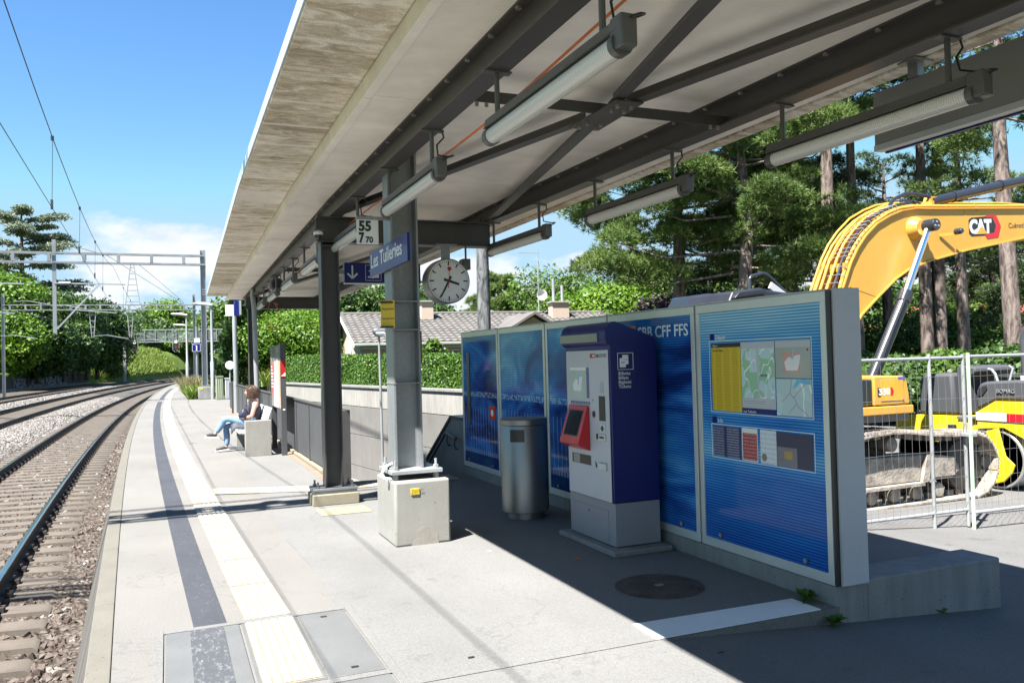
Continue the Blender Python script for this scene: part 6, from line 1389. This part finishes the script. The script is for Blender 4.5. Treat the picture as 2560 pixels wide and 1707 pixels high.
def decid(name, label, base, h, rx, rz, mat, n, leaf, seed, lobes=14, tr=.25, group=None, asp=.6, bark='barkd'):
    r = np.random.default_rng(seed); base = Vector(base); t = thing(name, label, 'tree' if h > 3.2 else 'shrub', tuple(base), 0, group)
    c = np.array([base.x, base.y, base.z + h - rz]); k = rand_dir(r, lobes) * (.35 + .4 * r.random((lobes, 1))); lr = .34 + .22 * r.random(lobes)
    w = lr ** 2; idx = r.choice(lobes, n, p=w / w.sum()); d = rand_dir(r, n); d[:, 2] = np.abs(d[:, 2]) * np.where(r.random(n) < .75, 1, -1)
    rad = lr[idx] * (.72 + .34 * np.sqrt(r.random(n))) * (1 + .12 * r.normal(0, 1, n)); P = (k[idx] + d * rad[:, None]) * np.array([rx, rx, rz]) + c
    nr = d * .8 + np.array([0, 0, .55]); np_mesh('crown', leaf_cloud(r, P, nr, leaf, asp) - np.array(base), 4, mat, t)
    limbs(r, base - Vector((0, 0, .3)), (c[0], c[1], c[2] + rz * .4), tr, tr * .3, 9, rx * .75, .3, M[bark], t); return t
def pine(label, base, h, spread, zc, nb, seed, mat, tr=.24, tufts=55, lean=(0, 0), group='tall pines', ln=.23, name='pine_tree', bark='bark', flat=.42, wid=.014, nq=12):
    r = np.random.default_rng(seed); base = Vector(base); t = thing(name, label, 'tree', tuple(base), 0, group); top = base + Vector((lean[0], lean[1], h))
    b0 = base - Vector((0, 0, .4)); m = base.lerp(top, .5) + Vector((r.normal(0, .18), r.normal(0, .18), 0))
    MB().tube([b0, base.lerp(m, .5), m, m.lerp(top, .5), top], [tr * 1.1, tr, tr * .8, tr * .55, tr * .12], 12).build('trunk', M[bark], t)
    mb = MB(); allP = []; allD = []
    for k in range(nb):
        f = zc + (1 - zc) * (k + r.random()) / nb; s = base.lerp(top, f); a = k * 2.4 + r.normal(0, .5); prof = math.sin(min(1, (1 - f) / (1 - zc) * 1.35 + .18) * 1.57)
        l = spread * prof * (.5 + .5 * r.random()); up = l * (.02 + .35 * (f - zc) / (1 - zc)) + r.normal(0, .15)
        e = s + Vector((math.cos(a) * l, math.sin(a) * l, up)); md = s.lerp(e, .55) + Vector((0, 0, -.1 * l)); mb.tube([s, md, e], [tr * .2, tr * .12, tr * .03], 5)
        npad = 2 + int(l * .9)
        for q in range(npad):
            ff = .35 + .68 * ((q + .5) / npad) ** .7; lat = r.normal(0, .17) * l * (.3 + ff); c = s.lerp(e, ff) + Vector((-math.sin(a) * lat, math.cos(a) * lat, .12 + r.normal(0, .16)))
            pr = (.46 + .06 * l) * (.6 + .65 * r.random()); n = int(tufts * 1.15 * (pr / .6) ** 2); dd = rand_dir(r, n); dd[:, 2] = np.where(r.random(n) < .8, np.abs(dd[:, 2]), dd[:, 2]); wob = 1 + .22 * np.sin(dd[:, :1] * 7 + k) * np.sin(dd[:, 1:2] * 6 + q)
            P = np.array(c) + dd * wob * (pr * (.72 + .32 * r.random((n, 1)))) * np.array([1, 1, .6]); allP.append(P); dd = dd.copy(); dd[:, 2] += .4; allD.append(dd)
    mb.build('limb', M[bark], t)
    P = np.concatenate(allP); D = np.concatenate(allD); D /= np.linalg.norm(D, axis=1, keepdims=True); n = len(P)
    d = D[:, None, :] * .9 + r.normal(0, .7, (n, nq, 3)); d /= np.linalg.norm(d, axis=2, keepdims=True); d = d.reshape(-1, 3); o = np.repeat(P, nq, 0); L = (ln * (.6 + .6 * r.random(len(d))))[:, None]
    sd = np.cross(d, r.normal(0, 1, d.shape)); sd /= np.linalg.norm(sd, axis=1, keepdims=True); sd *= wid
    V = np.stack([o - sd, o + sd, o + d * L], 1).reshape(-1, 3); np_mesh('crown', V - np.array(base), 3, M[mat], t); return t
def gb(px, dist, z=0.): p = at(px, 880, dist); return (p.x, p.y, z)
pine('lone tall pine trunk rising behind the clock', gb(1212, 29, .6), 15, 3.2, .56, 16, 1, 'needled', .23, bark='barkg')
pine('spreading pine reaching left over the information wall', gb(1700, 33, .2), 12, 6.4, .40, 32, 2, 'needle', .26, 90)
pine('dense pine behind the middle of information wall', gb(1840, 30, .0), 12.5, 5.0, .32, 32, 3, 'needle', .26, 90)
pine('dark pine filling the gap left of the boom', gb(1985, 36, .0), 11.5, 4.4, .25, 28, 4, 'needled', .3, 80)
pine('tall pine with pale twin trunk above the boom', gb(2078, 31, 0), 17, 4.0, .58, 24, 5, 'needle', .24, 70)
pine('slim pine with bare trunk right of the twin trunk', gb(2150, 33, 0), 17, 3.4, .66, 18, 6, 'needle', .2, 60)
pine('pine standing behind the boom cylinder', gb(2225, 40, 0), 9.8, 3.2, .42, 18, 7, 'needled', .24, 60)
pine('thick twin trunk pine seen under the boom', gb(2320, 34, -.3), 15, 3.4, .66, 16, 8, 'needle', .22, 60)
pine('second trunk beside the twin pine under the boom', gb(2350, 34.6, -.3), 15.5, 3.4, .66, 14, 9, 'needle', .24, 55, (.6, 0))
pine('crooked pine right of the twin trunks', gb(2412, 33, -.3), 10.5, 3.2, .45, 13, 10, 'needle', .2, 60)
pine('big trunked pine at the right edge of view', gb(2540, 27, -.4), 16, 3.0, .5, 12, 11, 'needle', .22, 60)
pine('outermost dark fir by the right edge', gb(2600, 40, -.4), 8, 2.6, .15, 26, 12, 'needled', .22, 60)
pine('dark fir behind the crooked pine', gb(2465, 46, -.2), 7.5, 3.0, .12, 34, 13, 'needled', .28, 70)
pine('dark background pine behind the dense pine', gb(1900, 45, .2), 12.5, 5, .18, 34, 14, 'needled', .3, 80)
pine('far pine beside the lone trunk', gb(1250, 85, .5), 9.0, 4.0, .35, 26, 16, 'needle', .3, 60, ln=.45, wid=.03)
decid('broadleaf_tree', 'light green broadleaf tree behind the bungalow chimney', gb(1420, 56, .5), 6.9, 4.2, 3.2, M['decid'], 22000, .12, 31, 24)
decid('broadleaf_tree', 'bright green broadleaf tree above the blue wall', gb(1535, 50, .3), 5.9, 4.0, 2.8, M['lime'], 22000, .11, 32, 24)
decid('broadleaf_tree', 'green tree between broadleaf trees and pines', gb(1640, 52, .2), 7.6, 3.4, 3.6, M['decid'], 20000, .12, 33, 22)
decid('broadleaf_tree', 'purple leaved tree behind the blue wall', gb(1725, 40, 0), 4.9, 2.5, 2.2, M['purple'], 12000, .09, 34, 18)
decid('broadleaf_tree', 'green tree behind the excavator hood', gb(1850, 42, 0), 5.6, 3.4, 2.7, M['decid'], 16000, .1, 35, 20)
decid('broadleaf_tree', 'dark oak behind the left end of bungalow', gb(880, 62, .5), 8.2, 4.6, 4.0, M['oak'], 18000, .14, 36, 24)
decid('broadleaf_tree', 'dark oak behind the bungalow roof', gb(1010, 64, .5), 7.4, 4.4, 3.6, M['oak'], 18000, .14, 37, 24)
decid('shrub', 'bright green maple shrub behind the poster stand', gb(722, 47, .5), 4.3, 2.9, 2.1, M['lime'], 15000, .085, 38, 18, .07)
decid('shrub', 'bright green maple shrub behind the dark column', gb(800, 45, .5), 3.9, 2.6, 1.9, M['lime'], 13000, .085, 39, 18, .07)
decid('shrub', 'pale shrub in front of the bungalow window', gb(1075, 33, .8), 1.75, .9, .85, M['decid'], 2500, .1, 40, 8, .05)
for i, (px, d, h, rx, m, lab) in enumerate([(2200, 27, 1.9, 1.7, 'oak', 'green shrub behind the yellow tool box'), (2290, 30, 1.9, 1.8, 'oak', 'dark shrub between the pine trunks'), (2380, 28, 1.9, 1.7, 'decid', 'light green shrub below the twin pine'), (2480, 29, 2.1, 2.0, 'oak', 'dark shrub behind the roller seat'), (2570, 26, 2.1, 1.8, 'oak', 'green shrub at the right edge behind the roller'), (2120, 32, 2.0, 2.0, 'oak', 'dark shrub behind end of information wall'), (2335, 44, 4.2, 3.4, 'decid', 'green bushy tree behind the twin pine'), (2440, 40, 3.2, 3.0, 'decid', 'light green bush far behind the roller'), (2250, 40, 3.8, 2.6, 'decid', 'green bush in front of red roof')]):
    decid('shrub', lab, gb(px, d, -.45), h, rx, h * .48, M[m], 14000, .085, 50 + i, 16, .08, 'shrubs behind the forecourt')
for i, (px, d, h, rx, m, lab) in enumerate([(2120, 62, 6.5, 5, 'oak', 'background tree left of the boom cylinder'), (2215, 66, 6.2, 5, 'decid', 'background tree seen under the boom bend'), (2310, 64, 6.0, 5, 'oak', 'background tree behind the twin pine trunks'), (2400, 66, 6.0, 5, 'decid', 'background tree behind the crooked pine trunk'), (2490, 64, 6.2, 5, 'oak', 'background tree right of the crooked pine'), (2580, 60, 6.5, 5, 'decid', 'background tree at the right edge')]):
    decid('broadleaf_tree', lab, gb(px, d, 0), h, rx, h * .46, M[m], 12000, .16, 120 + i, 22, .25, 'background trees')
# conifers beyond the platform
def thuja(label, base, h, rx, n, seed, mat='thuja', leaf=.26):
    r = np.random.default_rng(seed); t = thing('conifer', label, 'tree', base); f = r.random(n) ** .8; a = r.random(n) * 6.28; lob = .8 + .2 * np.sin(a * 5 + f * 9 + seed) + .13 * np.sin(f * 40 + a * 2)
    rad = rx * (1 - f) ** .62 * (.72 + .3 * r.random(n)) * lob; P = np.stack([np.cos(a) * rad, np.sin(a) * rad, f * h], 1)
    d = np.stack([np.cos(a), np.sin(a), np.full(n, 1.1)], 1) + r.normal(0, .35, (n, 3)); d /= np.linalg.norm(d, axis=1, keepdims=True); sd = np.cross(d, r.normal(0, 1, (n, 3))); sd /= np.linalg.norm(sd, axis=1, keepdims=True)
    L = (leaf * (.6 + .8 * r.random(n)))[:, None]; V = np.stack([P - sd * L * .12, P + d * L * .5 - sd * L * .3, P + d * L, P + d * L * .5 + sd * L * .3], 1).reshape(-1, 3)
    np_mesh('crown', V, 4, M[mat], t); MB().tube([Vector(base) - Vector((0, 0, .3)), Vector(base) + Vector((0, 0, h * .9))], [.16, .03], 8).build('trunk', M['barkd'], t); return t
thuja('dark conifer beyond the far canopy column', gb(612, 47, .6), 4.5, 1.7, 9000, 61); thuja('tall dark conifer behind the maple shrubs', gb(675, 50, .6), 5.0, 2.1, 9000, 62); thuja('dark conifer at left of far canopy column', gb(590, 52, .5), 5.2, 1.2, 7000, 63); thuja('dark conifer behind the crossbeam', gb(745, 52, .6), 5.6, 2.2, 8000, 64)
# the lineside wood on the left
for i, (px, d, h, rx, m, lab) in enumerate([(-40, 118, 13.5, 7.5, 'lime', 'leftmost broadleaf tree behind the graffiti wall'), (45, 122, 12.5, 6.5, 'decid', 'bright topped broadleaf tree under the cedar'), (120, 126, 12, 6.2, 'oak', 'broadleaf tree right of the cedar trunk'), (185, 132, 12.2, 6.0, 'oak', 'dark broadleaf tree behind the drop post'), (243, 142, 11.8, 5.5, 'oak', 'rounded broadleaf tree at right end of lineside wood'), (283, 158, 9.6, 4.4, 'decid', 'lower green tree where the lineside wood ends'), (20, 112, 8.0, 4.5, 'lime', 'light green lower tree behind the graffiti wall'), (95, 116, 7.5, 4.5, 'oak', 'dark undergrowth tree behind the graffiti wall'), (160, 120, 7.0, 4.2, 'oak', 'dark undergrowth tree near end of graffiti wall'), (215, 140, 6.5, 4.0, 'decid', 'undergrowth tree above the grassy bank')]):
    decid('broadleaf_tree', lab, gb(px, d, .5), h, rx, h * .46, M[m], 17000, .24, 70 + i, 26, .35, 'lineside wood')
for i, (px, d, h, rx, m, lab) in enumerate([(345, 235, 14, 9, 'oak', 'far tree left of the far signal'), (400, 250, 16, 10, 'decid', 'far round tree between the signals'), (425, 240, 16.5, 7, 'lime', 'far bright tree rising above the signal bridge'), (470, 255, 14.5, 10, 'oak', 'far dark tree behind the catenary mast'), (520, 245, 15, 9, 'oak', 'far dark tree left of the conifers'), (560, 200, 13, 8, 'decid', 'far tree behind the conifers'), (335, 222, 8.5, 6, 'decid', 'bushy tree seen under the signal bridge'), (372, 228, 8, 6, 'lime', 'light bushes under the left signal'), (415, 232, 8, 6, 'oak', 'dark bushes under the right signal'), (470, 230, 8.5, 6.5, 'decid', 'bushes behind the signal bridge right end')]):
    decid('broadleaf_tree', lab, gb(px, d, 3.2), h, rx, h * .45, M[m], 9000, .4, 90 + i, 22, .4, 'far trees')
# cedar with flat tiers
def cedar(label, base, h, spread, seed):
    r = np.random.default_rng(seed); base = Vector(base); t = thing('cedar_tree', label, 'tree', tuple(base)); top = base + Vector((0, 0, h))
    MB().tube([base, base.lerp(top, .5), top], [.6, .42, .1], 10).build('trunk', M['barkd'], t); mb = MB(); PP = []
    for k in range(30):
        f = .42 + .56 * k / 29; s = base.lerp(top, f); a = r.random() * 6.28; l = spread * (.45 + .55 * r.random()) * (1.08 - .55 * (f - .42) / .56); e = s + Vector((math.cos(a) * l, math.sin(a) * l, l * .10 + (.4 if f > .9 else 0))); mb.tube([s, s.lerp(e, .5) + Vector((0, 0, .35)), e], [.16, .1, .03], 5)
        for q in range(4):
            c = np.array(s.lerp(e, .4 + .2 * q)); n = 300; rr_ = (l * .24 + .5); p = rand_dir(r, n) * np.sqrt(r.random((n, 1))) * rr_ * np.array([1, 1, .2]); p[:, 2] -= .16 * np.hypot(p[:, 0], p[:, 1]) ** 1.4; PP.append(c + p + np.array([0, 0, .3]))
    mb.build('limb', M['barkd'], t); P = np.concatenate(PP); np_mesh('crown', leaf_cloud(r, P, np.tile([0, -.4, .6], (len(P), 1)), .24, .35, 1.4) - np.array(base), 4, M['cedar'], t)
cedar('tall spreading cedar with flat tiers at far left', gb(58, 140, 0), 24.5, 10.5, 5)
# ---------------------------------------------------------------- lineside walls and fences
gw = thing('graffiti_wall', 'dark lineside wall covered with faded graffiti', 'wall', (-14, 128, -.5)); a = Vector((-17.6, 100, 0)); b = Vector((-11.8, 146.4, 0)); u = (b - a).normalized()
MB().bar((a.x, a.y, .3), (b.x, b.y, .3), .4, 1.75).build('wall', M['graf'], gw); MB().bar((a.x, a.y, -.5), (b.x, b.y, -.5), .8, .5).build('footing', M['wallbase'], gw)
text('NESK LASSLIR NESK NEKS', 1.55, (a.x + u.x * 9 + .25, a.y + u.y * 9 - .03, -.25), u, (0, 0, 1), M['grafp'], gw, width=24, bold=.03, depth=.004, name='graffiti')
plant_r = np.random.default_rng(4); 
iv = thing('ivy', 'light green ivy growing over top of the graffiti wall', 'plant', (-16, 113, 1.2)); P = np.stack([-16.9 + plant_r.random(1500) * 2.2, 105 + plant_r.random(1500) * 15, 1.15 + plant_r.random(1500) * .35], 1); P[:, 0] = a.x + (P[:, 1] - a.y) * u.x / u.y + plant_r.normal(0, .2, 1500)
np_mesh('leaves', leaf_cloud(plant_r, P, np.tile([.3, -.3, 1.], (1500, 1)), .16) - np.array(ORG[iv]), 4, M['lime'], iv)
w2 = MB().bar((-8.5, 199, .25), (3.8, 215, .3), .4, 1.7).bar((3.8, 215, .3), (16, 238, .3), .4, 1.7).build('lineside_wall', M['graf']); tag(w2, 'low dark wall at foot of the far grassy bank', 'wall')
sf = thing('slat_fence', 'grey slat fence climbing the grassy bank', 'fence', tuple(at(230, 925, 155)))
for k in range(22):
    f = k / 21; p = at(172 + 108 * f, 927 - 20 * f, 150 + 12 * f); MB().box(p.x - .16, p.x + .16, p.y - .02, p.y + .02, p.z - .6, p.z + .9).build('slat', M['galv'], sf)
# ---------------------------------------------------------------- lamps, poles, small lineside things
def lamp_post(label, x, y, h, arm, rad=.06):
    t = thing('lamp_post', label, 'street lamp', (x, y, 0), 0, 'platform lamp posts'); MB().tube([(x, y, 0), (x, y, h * .4), (x, y, h * .41), (x, y, h)], [rad, rad, rad * .7, rad * .6], 10).build('pole', M['galvl'], t)
    MB().prism([(x + .06, h), (x - arm, h + .09), (x - arm - .02, h + .14), (x - arm * .4, h + .17), (x + .06, h + .09)], 'y', y - .13, y + .13).build('lamp_head', M['white'], t, .02); MB().box(x - arm + .05, x - .1, y - .1, y + .1, h + .02, h + .06).build('diffuser', M['galvl'], t); return t
lamp_post('lamp post beside the green cabinets', 2.09, 44.4, 4.72, .85, .1); lamp_post('lamp post in front of the tall dry grass', 1.15, 56, 4.9, .9, .1); lamp_post('farthest lamp post along the platform', 1.35, 66, 4.7, .9, .1)
t = thing('display_post', 'grey post carrying a blue display box beyond the canopy end', 'post', (2.14, 29.5, 0)); MB().tube([(2.14, 29.5, 0), (2.12, 29.5, 3.35)], .075, 12).build('post', M['galvl'], t); BX('display_box', M['signblue'], t, 2.12, 2.26, 29.35, 29.65, 3.36, 3.85, .005); BX('white_face', M['white'], t, 1.84, 2.1, 29.45, 29.52, 3.34, 3.72, .003); BX('back_face', M['galvl'], t, 2.262, 2.34, 29.36, 29.64, 3.38, 3.86)
t = thing('platform_sign', 'blue platform sign with a white figure 1', 'sign', (1.9, 62, 0)); MB().tube([(1.92, 62, 0), (1.92, 62, 4.5)], .09, 8).build('post', M['galv'], t); BX('panel', M['signblue'], t, 1.58, 2.18, 61.86, 61.9, 2.70, 3.32, .004); mb = MB()
for a_, b_, c_, d_ in ((1.61, 2.15, 2.73, 2.75), (1.61, 2.15, 3.27, 3.29), (1.61, 1.63, 2.75, 3.27), (2.13, 2.15, 2.75, 3.27)): mb.box(a_, b_, 61.85, 61.858, c_, d_)
mb.build('border', M['white'], t); text('1', .5, (1.77, 61.852, 2.80), (1, 0, 0), (0, 0, 1), M['white'], t, bold=.012, depth=.003); text('Voie', .09, (1.67, 61.852, 3.17), (1, 0, 0), (0, 0, 1), M['white'], t, depth=.003); BX('number_plate', M['white'], t, 1.74, 2.12, 61.86, 61.9, 3.36, 3.66)
t = thing('round_mirror', 'round mirror disc on a thin post by the stairs', 'mirror', (2.64, 40, 0)); MB().tube([(2.64, 40.05, 0), (2.64, 40.05, 1.75)], .03, 8).build('post', M['galvl'], t); MB().lathe([(.19, -.03), (.205, -.02), (.205, .02), (.17, .03)], (2.64, 40, 1.68), 'y', 28).build('rim', M['alud'], t); MB().lathe([(.185, -.034), (.1, -.04), (.001, -.042)], (2.64, 40, 1.68), 'y', 28).build('mirror', M['white'], t)
for x, w, h, m, lab in ((2.36, .16, 1.12, 'bcab', 'pale green ribbed lineside cabinet by the lamp post'), (2.72, .1, 1.02, 'alud', 'grey lineside cabinet beside the green cabinet')):
    t = thing('equipment_cabinet', lab, 'cabinet', (x, 43.6, 0)); BX('body', M[m], t, x - w, x + w, 43.3, 43.9, .02, h, .01); BX('lid', M[m], t, x - w - .02, x + w + .02, 43.27, 43.93, h + .001, h + .04); 
    for k in range(3): BX('rib', M[m], t, x - w + .03 + k * w * .62, x - w + .05 + k * w * .62, 43.28, 43.299, .1, h - .08)
t = thing('hoop_barrier', 'galvanised hoop barrier at head of far stairs', 'barrier', (2.75, 39, 0)); MB().tube([(2.62, 39, 0), (2.62, 39, .85), (2.66, 39, .93), (2.72, 39, .93), (2.76, 39, .85), (2.76, 39, 0)], .03, 8).build('tube', M['galvl'], t)
_p = at(947, 826, 28.6); LX, LY, LZ = _p.x, _p.y, _p.z
t = thing('lamp_post', 'thin lamp post with grey head rising behind the mast block', 'street lamp', (LX, LY, -2.95)); MB().tube([(LX + .04, LY, -2.95), (LX, LY, LZ - .2)], [.055, .038], 10).build('pole', M['galvl'], t); MB().prism([(LX - .19, LZ - .06), (LX - .2, LZ + .03), (LX + .2, LZ + .03), (LX + .19, LZ - .06), (LX + .08, LZ - .2), (LX - .08, LZ - .2)], 'y', LY - .2, LY + .2).build('lamp_head', M['galv'], t, .02); BX('diffuser', M['white'], t, LX - .15, LX + .15, LY - .206, LY - .201, LZ - .12, LZ - .06)
bb = thing('stair_barrier', 'grey sheet railing at far end of the stairwell', 'railing', (2.6, 30, 0)); MB().prism([(2.05, .0), (2.55, 0), (2.55, .75), (2.05, 1.12)], 'y', 30.2, 30.24).build('panel', M['alud'], bb); BX('top_rail', M['anth'], bb, 2.03, 2.08, 30.19, 30.25, 0, 1.13)
# grasses
def grass(name, label, pts, h, mat, seed, w=.02, lean=.35, cat='grass'):
    r = np.random.default_rng(seed); n = len(pts); d = np.stack([r.normal(0, lean, n), r.normal(0, lean, n), np.ones(n)], 1); L = (h * (.5 + .7 * r.random(n)))[:, None]; a = r.random(n) * 6.28; s = np.stack([np.cos(a), np.sin(a), np.zeros(n)], 1) * w
    m = pts + d * L * .6; e = pts + d * L + np.stack([r.normal(0, .15, n) * h, r.normal(0, .15, n) * h, -.12 * h * r.random(n)], 1); V = np.stack([pts - s, pts + s, m + s * .8, m - s * .8], 1).reshape(-1, 3); V2 = np.stack([m - s * .8, m + s * .8, e + s * .15, e - s * .15], 1).reshape(-1, 3)
    o = np_mesh(name, np.concatenate([V, V2]), 4, mat); tag(o, label, cat, None, 'stuff'); return o
r = np.random.default_rng(77)
def patch(n, x0, x1, y0, y1, z): return np.stack([x0 + (x1 - x0) * r.random(n), y0 + (y1 - y0) * r.random(n), np.full(n, z)], 1)
grass('tall_grass', 'tall dry grass clump beside the mast block', patch(1700, .95, 1.55, 46.3, 52, 0), 1.1, M['straw'], 1, .012); grass('tall_grass', 'fresh green grass at foot of the dry clump', patch(4200, .95, 1.55, 45.2, 51, 0), .7, M['blade'], 2, .014)
grass('meadow', 'bright tall grass beyond the end of retaining wall', patch(7000, 4.1, 6.5, 44, 60, .55), .9, M['blade'], 3, .02); grass('meadow', 'wild grass behind the lineside cabinets', patch(5000, 2.6, 5.5, 46, 62, .1), .8, M['blade'], 4, .02)
P = np.stack([r.random(22000), r.random(22000)], 1); yv = 146 + 65 * P[:, 0]; vv = .02 + .22 * P[:, 1]; gp = np.array([emb(a_, b_) for a_, b_ in zip(yv, vv)]); grass('meadow', 'long grass covering the sunny railway bank', gp, .9, M['blade'], 5, .06)
# litter and small finds on the ground
for i, (x, y, m, lab) in enumerate(((2.52, 6.66, 'white', 'small white paper scrap on sunlit paving'), (3.05, 6.05, 'orange', 'cigarette end near the shadow edge'), (1.52, 4.35, 'dark', 'dark spot of litter on the near paving'), (2.78, 3.8, 'dark', 'crumpled brown leaf on the near paving'))):
    o = MB().box(x - .018, x + .018, y - .007, y + .007, .0045, .012).build('litter', M[m], None, .002); tag(o, lab, 'litter')
